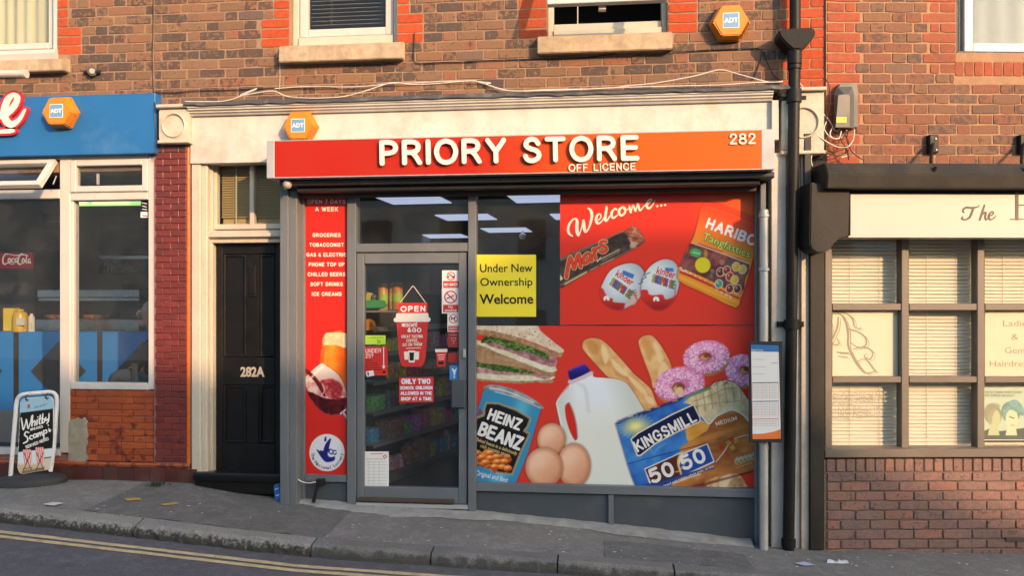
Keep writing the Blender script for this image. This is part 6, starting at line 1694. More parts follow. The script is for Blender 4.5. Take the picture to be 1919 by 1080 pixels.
def paint_panel():
    """The narrow red panel: beer, wine and a round white badge."""
    cv = Canvas(569, 355, 652, 893, 0.8)
    cv.img[:] = mixc(hexc(226, 40, 32), hexc(200, 44, 36), np.clip((cv.Y - 680) / 120, 0, 1) * .7)
    k = Conv(540, 600, 3.0)
    glass_ = [(205, 85), (240, 72), (340, 80), (340, 360), (300, 360), (180, 320), (185, 200)]
    cv.poly(glass_, lambda x, y: mixc(hexc(226, 92, 22), hexc(250, 150, 40), np.exp(-((x - 622) / 12) ** 2) + (fbm(x, y, 12, 2) - .5) * .5), k, 2)
    cv.poly([(205, 85), (240, 72), (345, 80), (345, 160), (270, 140), (196, 140)], lambda x, y: mixc(hexc(226, 178, 130), hexc(246, 222, 190), fbm(x, y, 8, 3) * 1.5 - .2), k, 2)
    cv.line([(186, 200), (196, 150), (205, 90)], 7, hexc(190, 110, 60), k, alpha=.7); cv.line([(215, 180), (205, 300)], 12, hexc(255, 176, 90), k, soft=2, alpha=.6)
    bowl = [(97, 335), (110, 310), (185, 246), (215, 258), (285, 310), (325, 390), (330, 450), (310, 510), (270, 532), (210, 525), (150, 475), (115, 410)]
    cv.poly(bowl, hexc(120, 30, 26), k, 3, 1.5, .5, grow=1); cv.poly(bowl, lambda x, y: mixc(hexc(238, 224, 214), hexc(206, 160, 150), (y - 690) / 40), k, 3)
    cv.poly([(97, 335), (130, 330), (180, 345), (250, 330), (300, 360), (330, 420), (330, 450), (310, 510), (270, 532), (210, 525), (150, 475), (115, 410)], lambda x, y: mixc(hexc(214, 90, 84), hexc(240, 214, 206), fbm(x, y, 9, 4) * 2 - .3), k, 2, rough=1.5)
    cv.poly([(108, 400), (170, 425), (230, 445), (290, 440), (330, 440), (312, 510), (270, 532), (210, 525), (150, 475)], lambda x, y: mixc(hexc(44, 10, 16), hexc(116, 22, 30), fbm(x, y, 7, 5) * 1.7 - .4), k, 2, rough=1.2)
    cv.poly([(180, 350), (235, 330), (290, 350), (310, 400), (290, 450), (240, 440), (205, 400)], lambda x, y: mixc(hexc(150, 24, 34), hexc(232, 110, 110), fbm(x, y, 6, 1) * 2.2 - .7), k, 3, 1.2, .9, rough=1.8)
    cv.line([(92, 275, 18), (150, 330, 22), (190, 390, 22), (205, 425, 14)], 1, hexc(110, 26, 24), k); cv.line([(190, 420), (205, 400), (195, 360)], 6, hexc(250, 232, 226), k, alpha=.8)
    cv.line([(128, 330), (170, 285), (200, 262)], 10, hexc(252, 244, 236), k, soft=1.5, alpha=.8)
    cv.line([(296, 528), (325, 505)], 8, hexc(226, 230, 236), k); cv.line([(305, 515), (345, 575)], 9, hexc(150, 170, 190), k); cv.line([(312, 520), (345, 565)], 4, hexc(236, 240, 244), k)
    # badge
    cv.ell((220, 747), 99, 105, hexc(222, 224, 232), 0, k); nb = hexc(30, 34, 120)
    cv.poly([(160, 728), (185, 745), (205, 775), (232, 782), (262, 768), (265, 770), (262, 790), (235, 800), (210, 798), (188, 775)], nb, k, 3)
    cv.line([(238, 672, 10), (222, 705, 24), (212, 740, 26), (215, 775, 18)], 1, nb, k); cv.line([(212, 660, 8), (210, 678, 13)], 1, nb, k, 0)
    cv.poly([(180, 735), (210, 745), (235, 772), (262, 770), (250, 790), (215, 796), (190, 770)], nb, k, 3)
    for st in ([(228, 715), (230, 745), (226, 725)], [(252, 735), (238, 728), (232, 745), (244, 755), (252, 748)], [(270, 738), (256, 735), (255, 752), (266, 758), (272, 748)]): cv.line(st, 6, nb, k)
    return cv
def lin(a): return np.where(a <= 0.04045, a / 12.92, ((np.clip(a, 0, 1) + 0.055) / 1.055) ** 2.4)
def vinyl_mat(name, rough=0.3, gain=1.0):
    m, nt, out = new_mat(name)
    at = nt.nodes.new('ShaderNodeAttribute'); at.attribute_name = 'print'
    b = N(nt, 'ShaderNodeBsdfPrincipled', Roughness=rough)
    b.inputs['Specular IOR Level'].default_value = 0.4
    nt.links.new(mix(nt, 1.0, at.outputs['Color'], (gain, gain, gain), 'MULTIPLY'), b.inputs['Base Color'])
    nt.links.new(b.outputs[0], out.inputs['Surface'])
    return m
vinyl_mat('printed vinyl', 0.32, 0.92)

def print_sheet(name, cv, x0, y0, x1, y1, d, parent, fr=MF, m='printed vinyl'):
    """The part of a painted canvas inside (x0..x1, y0..y1), laid on the plane at depth d."""
    i0, i1 = np.searchsorted(cv.gx, x0), np.searchsorted(cv.gx, x1); j0, j1 = np.searchsorted(cv.gy, y0), np.searchsorted(cv.gy, y1)
    gx, gy = cv.gx[i0:i1], cv.gy[j0:j1]; im = cv.img[j0:j1, i0:i1]
    H, W = im.shape[:2]
    us = np.array([fr.uz(x, HY, d)[0] for x in gx])
    GX, GY = np.meshgrid(gx, gy)
    t = (GX - HX) / FPX; dx = -math.sin(TH) + t * math.cos(TH); dy = math.cos(TH) + t * math.sin(TH)
    px0, py0 = fr.o[0] + d * fr.n[0], fr.o[1] + d * fr.n[1]
    k = (px0 * fr.n[0] + (py0 + DIST) * fr.n[1]) / (dx * fr.n[0] + dy * fr.n[1])
    co = np.stack([k * dx, -DIST + k * dy, ZC + k * (HY - GY) / FPX], -1).reshape(-1, 3)
    c = co.mean(0); c[2] = co[:, 2].min()
    idx = np.arange(H * W).reshape(H, W)
    q = np.stack([idx[1:, :-1], idx[1:, 1:], idx[:-1, 1:], idx[:-1, :-1]], -1).reshape(-1, 4)
    me = bpy.data.meshes.new(name)
    me.vertices.add(H * W); me.vertices.foreach_set('co', (co - c).astype(np.float32).ravel())
    me.loops.add(q.size); me.loops.foreach_set('vertex_index', q.astype(np.int32).ravel())
    me.polygons.add(len(q)); me.polygons.foreach_set('loop_start', np.arange(0, q.size, 4, dtype=np.int32)); me.polygons.foreach_set('loop_total', np.full(len(q), 4, dtype=np.int32))
    me.update(calc_edges=True)
    ca = me.color_attributes.new('print', 'FLOAT_COLOR', 'POINT')
    rgba = np.ones((H * W, 4), np.float32); rgba[:, :3] = lin(im.reshape(-1, 3)); ca.data.foreach_set('color', rgba.ravel())
    me.materials.append(MATS[m])
    o = bpy.data.objects.new(name, me); o.location = Vector(c) - (wloc(parent) if parent else Vector()); o.parent = parent
    COL.objects.link(o)
    return o

mat('print white', (0.74, 0.74, 0.74), 0.35, 0.0, 4.0, 0.0); mat('print ivory', (0.78, 0.74, 0.64), 0.35, 0.0, 4.0, 0.0)
mat('print ice', (0.66, 0.72, 0.82), 0.35, 0.0, 4.0, 0.0); mat('print black', (0.012, 0.012, 0.014), 0.35, 0.0, 4.0, 0.0)
mat('print lime', (0.46, 0.62, 0.13), 0.35, 0.0, 4.0, 0.0); mat('print dark green', (0.035, 0.085, 0.02), 0.35, 0.0, 4.0, 0.0)
mat('print red', (0.60, 0.028, 0.022), 0.4, 0.0, 4.0, 0.0); mat('print navy', (0.012, 0.014, 0.10), 0.4, 0.0, 4.0, 0.0)
mat('print gold', (0.62, 0.46, 0.20), 0.35, 0.0, 4.0, 0.0); mat('print grey', (0.30, 0.30, 0.31), 0.4, 0.0, 4.0, 0.0); mat('print blue', (0.05, 0.22, 0.60), 0.4, 0.0, 4.0, 0.0)
DV = .0235
cvw = paint_window()
vu = empty('window_vinyl', MF.w(X(1230), DV, Z(1230, 608)), 'upper red window vinyl with sweets, chocolate bar and a white Welcome script', 'window graphic')
print_sheet('printed_sheet', cvw, 1050, 346, 1417.5, 609.5, DV, vu)
k6, k7, k8 = Conv(1030, 360, 4.0), Conv(870, 590, 3.085), Conv(1080, 600, 3.085)
WEL = [[(155, 545, 14), (116, 520, 27), (99, 468, 30), (115, 400, 27), (155, 346, 18), (195, 330, 18), (211, 365, 34), (208, 430, 40), (213, 500, 38), (228, 538, 26), (248, 500, 15), (270, 430, 14), (290, 352, 22), (296, 400, 36), (302, 462, 36), (320, 492, 26), (355, 450, 19), (384, 360, 29), (395, 280, 34), (380, 225, 30), (343, 197, 12)],
       [(478, 350, 11), (508, 308, 16), (495, 272, 16), (463, 288, 25), (446, 340, 32), (464, 388, 29), (502, 378, 17), (540, 330, 12), (560, 280, 12), (578, 186, 26), (566, 280, 30), (562, 348, 30), (586, 348, 19), (618, 295, 12)],
       [(700, 216, 22), (680, 206, 20), (646, 245, 28), (640, 298, 31), (668, 320, 22), (712, 284, 13)],
       [(772, 186, 18), (736, 220, 30), (735, 268, 31), (766, 290, 24), (806, 252, 25), (806, 200, 20), (776, 182, 15), (806, 226, 10), (852, 206, 11)],
       [(860, 178, 20), (876, 252, 26)], [(884, 236, 11), (906, 168, 20), (936, 232, 26)], [(944, 216, 11), (966, 148, 20), (986, 222, 26), (1012, 212, 15), (1042, 172, 11)],
       [(1046, 172, 11), (1102, 138, 13), (1136, 102, 16), (1120, 88, 14), (1086, 120, 26), (1076, 172, 30), (1102, 203, 25), (1146, 164, 15), (1176, 105, 10)],
       [(1205, 174, 27), (1206, 174, 27)], [(1254, 167, 27), (1255, 167, 27)], [(1303, 160, 27), (1304, 160, 27)]]
strokes_px('lettering', WEL, 'print ivory', vu, DV + .0012, step=.5, conv=Conv(1050, 360, 6.618), grow=.1)
def tpx(nm, body, m, par, k, a, b, cap, d, **kw): return text_px(nm, body, m, par, k(*a), k(*b), cap * k.k, d, **kw)
kword('HARIBO', 'print ice', vu, k6, (1165, 268), (1540, 410), 84, DV + .0016, wt=.21, gap=.2)
tpx('lettering_outline', 'Tangfastics', 'print dark green', vu, k6, (1140, 352), (1500, 496), 56, DV + .0012, bold=.055)
tpx('lettering', 'Tangfastics', 'print lime', vu, k6, (1143, 351), (1497, 494), 54, DV + .0018, bold=.012)
tpx('lettering', 'kinder', 'print red', vu, k6, (492, 626), (616, 704), 50, DV + .0014, bold=.02)
tpx('lettering', 'kinder', 'print red', vu, k6, (800, 610), (938, 650), 52, DV + .0014, bold=.02)
vl = empty('window_vinyl', MF.w(X(1150), DV, Z(1150, 906)), 'lower red window vinyl picturing milk, eggs, beans, bread and doughnuts', 'window graphic')
print_sheet('printed_sheet', cvw, 891, 610.5, 1417.5, 915, DV, vl)
kword('HEINZ', 'print white', vl, k7, (130, 606), (320, 674), 70, DV + .0014, wt=.2, gap=.16)
kword('BEANZ', 'print white', vl, k7, (74, 696), (322, 790), 84, DV + .0014, wt=.2, gap=.14)
tpx('lettering', 'Baked beans in a deliciously', 'print gold', vl, k7, (70, 730), (304, 814), 20, DV + .0014, bold=.012)
tpx('lettering', 'rich tomato sauce', 'print gold', vl, k7, (94, 768), (262, 824), 20, DV + .0014, bold=.012)
tpx('lettering', 'Original and Best', 'print ice', vl, k7, (66, 928), (252, 972), 28, DV + .0014, bold=.01)
kword('KINGSMILL', 'print white', vl, k8, (356, 768), (704, 584), 68, DV + .0014, wt=.18, gap=.18)
kword('50', 'print white', vl, k8, (440, 952), (578, 894), 88, DV + .0014, wt=.21, gap=.16)
kword('50', 'print white', vl, k8, (622, 876), (760, 816), 88, DV + .0014, wt=.21, gap=.16)
kword('MEDIUM', 'print ivory', vl, k8, (812, 614), (932, 578), 24, DV + .0014, wt=.15, gap=.22)
tpx('lettering', 'bread with hidden whole grain, no bits', 'print white', vl, k8, (510, 966), (798, 852), 14, DV + .0014, bold=.005)

# narrow panel beside the door
pn = empty('window_vinyl', MF.w(X(610), .03, Z(610, 891)), 'tall narrow red panel listing groceries with beer, wine and lottery badge', 'window graphic')
DP = .040
MB().box(X(570, .038), X(650.5, .038), Z(610, 891, .038), Z(610, 346, .038), .02, .038).build('panel_board', 'dark metal', pn)
print_sheet('printed_sheet', paint_panel(), 570.6, 357, 650, 891, DP, pn)
for s, x0, x1, y, c in (('OPEN 7 DAYS', 576, 648, 382, 8.2), ('A WEEK', 591, 634, 396.2, 8.2), ('GROCERIES', 586, 639, 444.3, 7.4), ('TOBACCONIST', 580, 645, 462.6, 7.4), ('GAS & ELECTRIC', 575, 650, 481.2, 7.4),
                        ('PHONE TOP UP', 579, 646, 499.5, 7.4), ('CHILLED BEERS', 577, 648, 518, 7.4), ('SOFT DRINKS', 582, 643, 536.5, 7.4), ('ICE CREAMS', 585, 640.5, 555, 7.4)):
    word(s, 'print ivory', pn, (x0, y), (x1, y), c, DP + .0014, wt=.19, gap=.24, space=.34, step=.4)
cx, cy, R = 613.3, 849.0, 30.0; s_ = 'The National Lottery'
a0, a1 = math.radians(186), math.radians(354)
for i, ch in enumerate(s_):
    if ch == ' ': continue
    a = a0 + (a1 - a0) * i / (len(s_) - 1)
    p = np.array((cx + R * math.cos(a), cy - R * math.sin(a) * 1.04)); t = np.array((-math.sin(a), -math.cos(a)))
    w = {'i': .6, 'l': .6, 't': 1.3, 'r': 1.4, 'T': 2.5, 'N': 2.6}.get(ch, 2.1)
    text_px('letter', ch, 'print navy', pn, p - t * w, p + t * w, 6.0, DP + .0014, bold=.014)

# ---- notices, signs and stickers on the glass
def notice(name, label, cat, x0, y0, x1, y1, m, d, th=.003, fr=MF, tilt=0.0):
    e = empty(name, fr.P((x0 + x1) / 2, y1, d), label, cat)
    dy = tilt * (x1 - x0)
    MB().prism([(x0, y0 + dy), (x1, y0), (x1, y1), (x0, y1 + dy)], d - th, d, fr).build('sheet', m, e)
    return e
mat('yellow notice paper', (0.78, 0.66, 0.03), 0.6, 0.03, 3.0, 0.0)
nt1 = notice('notice', 'yellow paper notice reading Under New Ownership Welcome', 'notice', 894, 477.5, 1005, 594, 'yellow notice paper', .026)
text_px('lettering', 'Under New', 'print black', nt1, (900, 510.3), (998.5, 509.6), 15, .0275, bold=.008)
text_px('lettering', 'Ownership', 'print black', nt1, (900.5, 536), (998.5, 535.3), 14.5, .0275, bold=.008)
text_px('lettering', 'Welcome', 'print black', nt1, (899, 569.8), (1000, 569), 17.5, .0275, bold=.022)
DG = .034
nb = notice('notice', 'small white and red NO BIKES notice at the top of the door glass', 'notice', 829, 507, 861, 540, 'print white', DG)
ns = notice('notice', 'white and red No smoking notice on the door glass', 'notice', 828.5, 540.6, 861, 588, 'print white', DG)
nd = notice('notice', 'narrow no dogs notice below the No smoking sign', 'notice', 839, 588.6, 861, 622, 'print white', DG)
mat('faded red film', (0.30, 0.022, 0.024), 0.5, 0.05, 4.0, 0.0)
def ban(par, cx, cy, r, w, d, pict):
    circ = [(cx + r * math.cos(a), cy + r * math.sin(a), w) for a in np.linspace(0, 2 * math.pi, 25)]
    strokes_px('pictogram', pict, 'print navy', par, d, step=.45, smooth=False)
    strokes_px('ban_ring', [circ, [(cx - r * .7, cy - r * .7, w), (cx + r * .7, cy + r * .7, w)]], 'print red', par, d + .0006, step=.45, smooth=False)
ban(nb, 845.5, 517.5, 7.2, 1.5, DG + .001, [[(840, 519, 3), (840.5, 519, 3)], [(850, 519, 3), (850.5, 519, 3)], [(841, 518, .9), (845, 514, .9), (849, 518, .9)]])
MB().prism([(831, 527), (860, 527), (860, 539), (831, 539)], DG - .001, DG + .001).build('band', 'print red', nb); word('NO BIKES', 'print white', nb, (833, 536.2), (858.5, 536), 5.4, DG + .002, wt=.2, step=.3)
ban(ns, 845, 557, 11, 2.2, DG + .001, [[(838, 560, 2), (851, 554, 2)], [(841, 553, 1), (839, 550, 1)]])
MB().prism([(831, 571.5), (859.5, 571.5), (859.5, 585.5), (831, 585.5)], DG - .001, DG + .001).build('band', 'print red', ns); text_px('lettering', 'No', 'print white', ns, (841, 577.6), (849, 577.4), 4.4, DG + .002, bold=.015); text_px('lettering', 'smoking', 'print white', ns, (834, 583.6), (856.5, 583.4), 4.4, DG + .002, bold=.015)
ban(nd, 850, 598, 7.6, 1.5, DG + .001, [[(846, 600, 1.4), (846, 597, 2), (852, 597, 2.4), (854, 594, 1.8)], [(852, 597, 1.2), (852, 602, 1.2)]])
MB().prism([(840.5, 611), (860, 611), (860, 620.5), (840.5, 620.5)], DG - .001, DG + .001).build('band', 'print red', nd)
for y in (614, 617): strokes_px('small_print', [[(842, y, .8), (858, y, .8)]], 'print ice', nd, DG + .002, step=.4)
g1 = notice('sticker', 'faded dark red sticker with a cup shape below the no dogs notice', 'sticker', 840, 623, 861, 651, 'faded red film', DG)
strokes_px('pictogram', [[(846, 634, 1), (848, 639, 1), (853, 639, 1), (855, 634, 1), (846, 634, 1)], [(850.5, 639, 1), (850.5, 645, 1)], [(844, 628, 1), (857, 628, 1)]], 'print grey', g1, DG + .001, step=.4, smooth=False)
notice('sticker', 'blank dull red sticker above the blue sticker', 'sticker', 840, 662, 860, 679, 'faded red film', DG)
g3 = notice('sticker', 'blue sticker with a pale emblem above the lock box', 'sticker', 843, 686, 861, 713, 'print blue', DG)
strokes_px('emblem', [[(848, 692, 2), (852, 697, 5), (852, 704, 2), (852, 708, 3)], [(856, 691, 2), (852, 698, 4)]], 'print ice', g3, DG + .001, step=.45)
ot = notice('notice', 'red notice reading ONLY TWO SCHOOL CHILDREN on the door glass', 'notice', 748.5, 707, 813, 754.5, 'print red', DG, tilt=.012)
for s, y, c, x0, x1 in (('ONLY TWO', 720.5, 10.2, 752.5, 807.5), ('SCHOOL CHILDREN', 730.8, 6.6, 750, 811), ('ALLOWED IN THE', 741, 6.8, 751, 810), ('SHOP AT A TIME.', 751.5, 6.8, 751.5, 811)):
    word(s, 'print ice', ot, (x0, y), (x1, y - .2), c, DG + .0014, wt=.23, gap=.16, step=.4)
u25 = notice('poster', 'red age check poster reading UNDER 25 at the door edge', 'poster', 683.2, 650, 727, 704, 'print red', DG)
MB().prism([(683.2, 704.3), (725, 704.3), (725, 713), (683.2, 713)], DG - .003, DG).build('black_foot', 'print black', u25)
word('UNDER', 'print white', u25, (685.5, 662), (715, 661.6), 7.8, DG + .0014, wt=.13, step=.35); word('25?', 'print white', u25, (685.5, 671.4), (700, 671.2), 7.8, DG + .0014, wt=.13, step=.35)
strokes_px('arrow', [[(719.5, 651, 1.5), (719.5, 690, 1.5)], [(717, 686, 1.2), (719.5, 691, 1.6), (722, 686, 1.2)]], 'print white', u25, DG + .0014, step=.5, smooth=False)
strokes_px('small_print', [[(686, y, .9), (686 + w, y, .9)] for y, w in ((676, 12), (680.5, 22), (685, 24), (689.5, 27), (693.5, 29))], 'print black', u25, DG + .0014, step=.5, smooth=False)
MB().prism([(686, 697), (700, 694.5), (702, 704.5), (688, 707)], DG, DG + .001).build('card_picture', 'print white', u25); strokes_px('small_print', [[(690, 699, 2.5), (691, 703, 2.5)], [(720, 698, 5), (720.4, 698, 5)]], 'print black', u25, DG + .002, step=.5, smooth=False)
mat('lime card', (0.36, 0.58, 0.04), 0.5, 0.03, 4.0, 0.0)
lc = notice('card', 'small lime green card behind the door glass above the red poster', 'card', 685, 629, 723, 646, 'lime card', DG)
strokes_px('small_print', [[(688, 633, .8), (718, 633, .8)], [(708, 637, .8), (714, 641, .8), (709, 644, .8), (708, 637, .8)]], 'print dark green', lc, DG + .001, step=.4, smooth=False)
ws = notice('notice', 'white printed list taped low on the door glass', 'notice', 684.2, 847, 729, 912, 'print white', DG)
strokes_px('small_print', [[(695, 851.5, 1.2), (718, 851, 1.2)], [(686.5, 861, .8), (722, 861, .8)], [(718.5, 856, 1.5), (722, 853, 1.5), (725.5, 856, 1.5), (722, 859.5, 1.5), (718.5, 856, 1.5)]], 'print red', ws, DG + .001, step=.45, smooth=False)
strokes_px('table_lines', [[(x, 866, .5), (x, 908, .5)] for x in (692, 701, 711)] + [[(688, y, .5), (725, y, .5)] for y in np.arange(866, 909, 6)], 'print grey', ws, DG + .001, step=.5, smooth=False)

# hanging paper-cup OPEN sign
kc = Conv(660, 480, 4.154)
oc = empty('open_sign', MF.P(*kc(472, 860), DG), 'hanging red OPEN sign shaped like a paper coffee cup', 'sign')
strokes_px('cord', [[(*kc(372, 368), 1.1), (*kc(470, 236), 1.1), (*kc(482, 238), 1.1), (*kc(575, 366), 1.1)]], 'cable white', oc, DG + .004, step=.5, thick=.002, smooth=False)
def kp(nm, pts, m, d, th=.003, sm=0): 
    q = [kc(*p) for p in pts]
    if sm: q = [tuple(r) for r in catmull(q, sm, True)]
    return MB().prism(q, d - th, d).build(nm, m, oc)
kp('header', [(362, 366), (586, 364), (586, 450), (360, 452)], 'print red', DG + .004)
kword('OPEN', 'print white', oc, kc, (378, 436), (572, 434), 46, DG + .0055, wt=.22, gap=.2)
mat('cup lid', (0.72, 0.66, 0.60), 0.5, 0.04, 4.0, 0.0)
kp('lid', [(346, 447), (594, 445), (598, 482), (340, 484)], 'cup lid', DG + .006); kp('lid_rim', [(328, 484), (606, 480), (612, 495), (604, 513), (332, 515), (324, 500)], 'cup lid', DG + .008, .006)
cvc = Canvas(735, 600, 808, 692, .6); cvc.img[:] = mixc(hexc(150, 40, 46), hexc(216, 44, 40), np.clip((cvc.Y - 603) / 34, 0, 1)); cvc.img[:] = mixc(cvc.img, hexc(120, 30, 30), np.clip((cvc.Y - 672) / 18, 0, 1))
cup_out = [(346, 513), (594, 511), (576, 780), (560, 840), (540, 862), (400, 864), (384, 845), (368, 790)]
mat('cup red', (0.55, 0.03, 0.03), 0.45, 0.08, 12.0, 0.0)
kp('cup', cup_out, 'cup red', DG + .0045)
kword('NESCAFE', 'print white', oc, kc, (388, 552), (510, 552), 27, DG + .006, wt=.2, step=.35); strokes_px('accent', [[(498, 522, 5), (506, 516, 5)]], 'print white', oc, DG + .006, step=.35, conv=kc, smooth=False); kword('&GO', 'print white', oc, kc, (432, 594), (540, 596), 36, DG + .006, wt=.22, step=.35)
for s, a, b in (('GREAT TASTING', (384, 640), (552, 638)), ('COFFEE...', (424, 672), (524, 670)), ('GO ON THEM!', (394, 704), (546, 700))): kword(s, 'print ivory', oc, kc, a, b, 24, DG + .006, wt=.15, step=.35)
strokes_px('underline', [[(422, 720, 5), (534, 716, 5)]], 'print ivory', oc, DG + .006, step=.45, conv=kc, smooth=False)
for x0, x1, y0, y1, mm in ((405, 440, 745, 808, 'print ivory'), (488, 524, 745, 808, 'print ivory'), (438, 492, 738, 830, 'print ivory'), (446, 484, 752, 815, 'print black')): kp('cup_picture', [(x0, y0), (x1, y0), (x1 - 4, y1), (x0 + 4, y1)], mm, DG + (.006 if x0 != 446 else .0075) + (.0007 if x0 == 438 else 0), .001)
sc = empty('sticker', MF.P(*kc(694, 866), DG), 'small red coffee cup sticker beside the OPEN sign', 'sticker')
oc_, oc = oc, sc
kp('cup', [(654, 748), (738, 748), (726, 860), (664, 862)], 'cup red', DG); kp('lid', [(646, 726), (742, 724), (744, 748), (648, 750)], 'cup lid', DG + .001)
strokes_px('small_print', [[(668, 772, 6), (722, 770, 6)], [(674, 790, 5), (720, 788, 5)], [(676, 806, 5), (716, 804, 5)]], 'print ivory', sc, DG + .001, step=.45, conv=kc, smooth=False)
strokes_px('cup_picture', [[(682, 836, 24), (704, 834, 24)]], 'print black', sc, DG + .001, step=.45, conv=kc, smooth=False)
# ------------------------------------------------------------------ inside the store
store = empty('store_room', MF.w(X(950), -2.5, Z(772, 945)), kind='structure')
sa, sb, scz, sdz = X(556) + .5, X(1424) + .1, Z(772, 946), ZC + 1.03
MB().box(sa - .5, sb, scz - .03, scz, -5.5, -.05).build('floor', 'dark room', store); MB().box(sa - .5, sb, sdz, sdz + .03, -5.5, .0).build('ceiling', 'dark ceiling', store)
mat('store wall', (0.24, 0.23, 0.22), 0.9, 0.15, 2.0, 0.0)
MB().box(sa - .5, sb, scz, sdz, -5.5, -5.45).build('wall_back', 'store wall', store); MB().box(sa - .53, sa - .5, scz, sdz, -5.5, -.05).build('wall_left', 'store wall', store); MB().box(sb, sb + .03, scz, sdz, -5.5, -.05).build('wall_right', 'store wall', store)
MB().box(sa - .5, X(660), scz, sdz, -.07, -.05).build('wall_front', 'dark room', store)
def on_z(px, py, z):
    t = (px - HX) / FPX; k = (z - ZC) / ((HY - py) / FPX)
    return Vector((k * (-math.sin(TH) + t * math.cos(TH)), -DIST + k * (math.cos(TH) + t * math.sin(TH)), z))
lamp_m = emis('ceiling panel', (0.52, 0.58, 0.76), 0.40)
R4 = math.radians(-4.0); zl = sdz - .012
names = ['nearest ceiling light panel seen through the fanlight over the door', 'ceiling light panel seen behind the upright beside the fanlight', 'far small ceiling light panel low in the fanlight', 'nearest ceiling light panel above the yellow notice',
         'second ceiling light panel above the yellow notice', 'third ceiling light panel above the yellow notice', 'ceiling light panel cut off by the red vinyl edge', 'ceiling light panel just above the corner of the yellow notice', 'far ceiling light panel beside the red vinyl edge']
for (px, py), lb in zip(((701.7, 369.7), (815.4, 404.2), (788, 441), (949.8, 366.6), (900.9, 429.2), (965.3, 447.5), (1031, 402.4), (852, 457), (1031, 447)), names):
    p = on_z(px, py, zl); e1 = Vector((math.cos(R4), math.sin(R4), 0)); e2 = Vector((-math.sin(R4), math.cos(R4), 0))
    t = empty('ceiling_light', p, lb, 'light', 'store ceiling panels')
    q = [p, p + e1 * .6, p + e1 * .6 + e2 * .55, p + e2 * .55]
    MB().add(q + [r + Vector((0, 0, .01)) for r in q], [(3, 2, 1, 0), (4, 5, 6, 7), (0, 1, 5, 4), (1, 2, 6, 5), (2, 3, 7, 6), (3, 0, 4, 7)]).build('diffuser', lamp_m, t)
    c = sum(q, Vector()) / 4; q2 = [c + (r - c) * 1.04 for r in q]; fr_ = MB()
    fr_.add([r + Vector((0, 0, .006)) for r in q + q2], [(0, 4, 5, 1), (1, 5, 6, 2), (2, 6, 7, 3), (3, 7, 4, 0)]); fr_.build('frame', 'white upvc', t)
# dome camera under the ceiling
pc = on_z(980, 452, sdz - .15); cm = empty('dome_camera', pc, 'small white dome camera hanging from the store ceiling', 'camera')
MB().lathe(pc, [(.03, .02), (.045, .05), (.05, .09), (.03, .1), (.012, .11), (.012, .15)], 12).build('dome', 'print white', cm, smooth=.8)
# shelving running back from the door
g0 = on_z(690, 924, scz); g1 = on_z(850, 862, scz)
dv = (g1 - g0); ph = math.atan2(dv.y, dv.x)
SF = Frame(g0.x, g0.y, ph)
sh = empty('shelving', (g0 + g1) / 2, 'dark stocked shop shelving running back behind the glazed door', 'shelving')
mat('shelf metal', (0.26, 0.25, 0.24), 0.5, 0.1, 4.0, 0.0); mat('shelf back', (0.06, 0.06, 0.06), 0.8, 0.1, 4.0, 0.0)
Lg = 2.6; lv = [0.10, .40, .68, .95, 1.20, 1.42]
MB().box(.12, Lg, scz, scz + 1.75, -.47, -.45, SF).build('back_panel', 'shelf back', sh); MB().box(.1, Lg, scz, scz + .10, -.45, -.02, SF).build('kick_plate', 'shelf metal', sh)
pal = [(0.30, 0.03, 0.05), (0.42, 0.30, 0.02), (0.02, 0.10, 0.24), (0.30, 0.28, 0.26), (0.05, 0.16, 0.05), (0.22, 0.05, 0.16), (0.10, 0.05, 0.03), (0.36, 0.12, 0.02), (0.04, 0.04, 0.05), (0.3, 0.1, 0.12)]
for i, c in enumerate(pal): mat('pack %d' % i, tuple(min(.8, q * 4.0) for q in c), 0.45, 0.6, 45.0, 0.0)
rp = random.Random(21)
for li, z in enumerate(lv):
    MB().box(.08, Lg, scz + z - .015, scz + z, -.45, .0, SF, ch=.004).build('shelf', 'shelf metal', sh)
    MB().box(.08, Lg, scz + z - .03, scz + z + .012, .001, .008, SF).build('price_strip', 'shelf metal', sh)
    room_h = (lv[li + 1] - z - .05) if li + 1 < len(lv) else .25
    if li == len(lv) - 1: continue
    bins = {}
    u = .10
    while u < Lg - .15:
        w = rp.uniform(.06, .15); h = rp.uniform(.45, .95) * room_h; c = rp.randrange(len(pal))
        nrep = rp.choice([1, 2, 2, 3])
        for k in range(nrep):
            if rp.random() < .45: bins.setdefault(c, MB()).lathe(SF.w(u + w / 2, -.09, scz + z), [(w * .42, 0), (w * .42, h * .7), (w * .25, h * .85), (w * .2, h)], 10)
            else: bins.setdefault(c, MB()).box(u + .003, u + w - .003, scz + z + .001, scz + z + h, -.2, -.03 - rp.uniform(0, .03), SF, ch=.004)
            u += w
        u += rp.uniform(0, .03)
    for c, mb in bins.items(): tag(mb.build('shelf_goods', 'pack %d' % c, sh), kind='stuff')
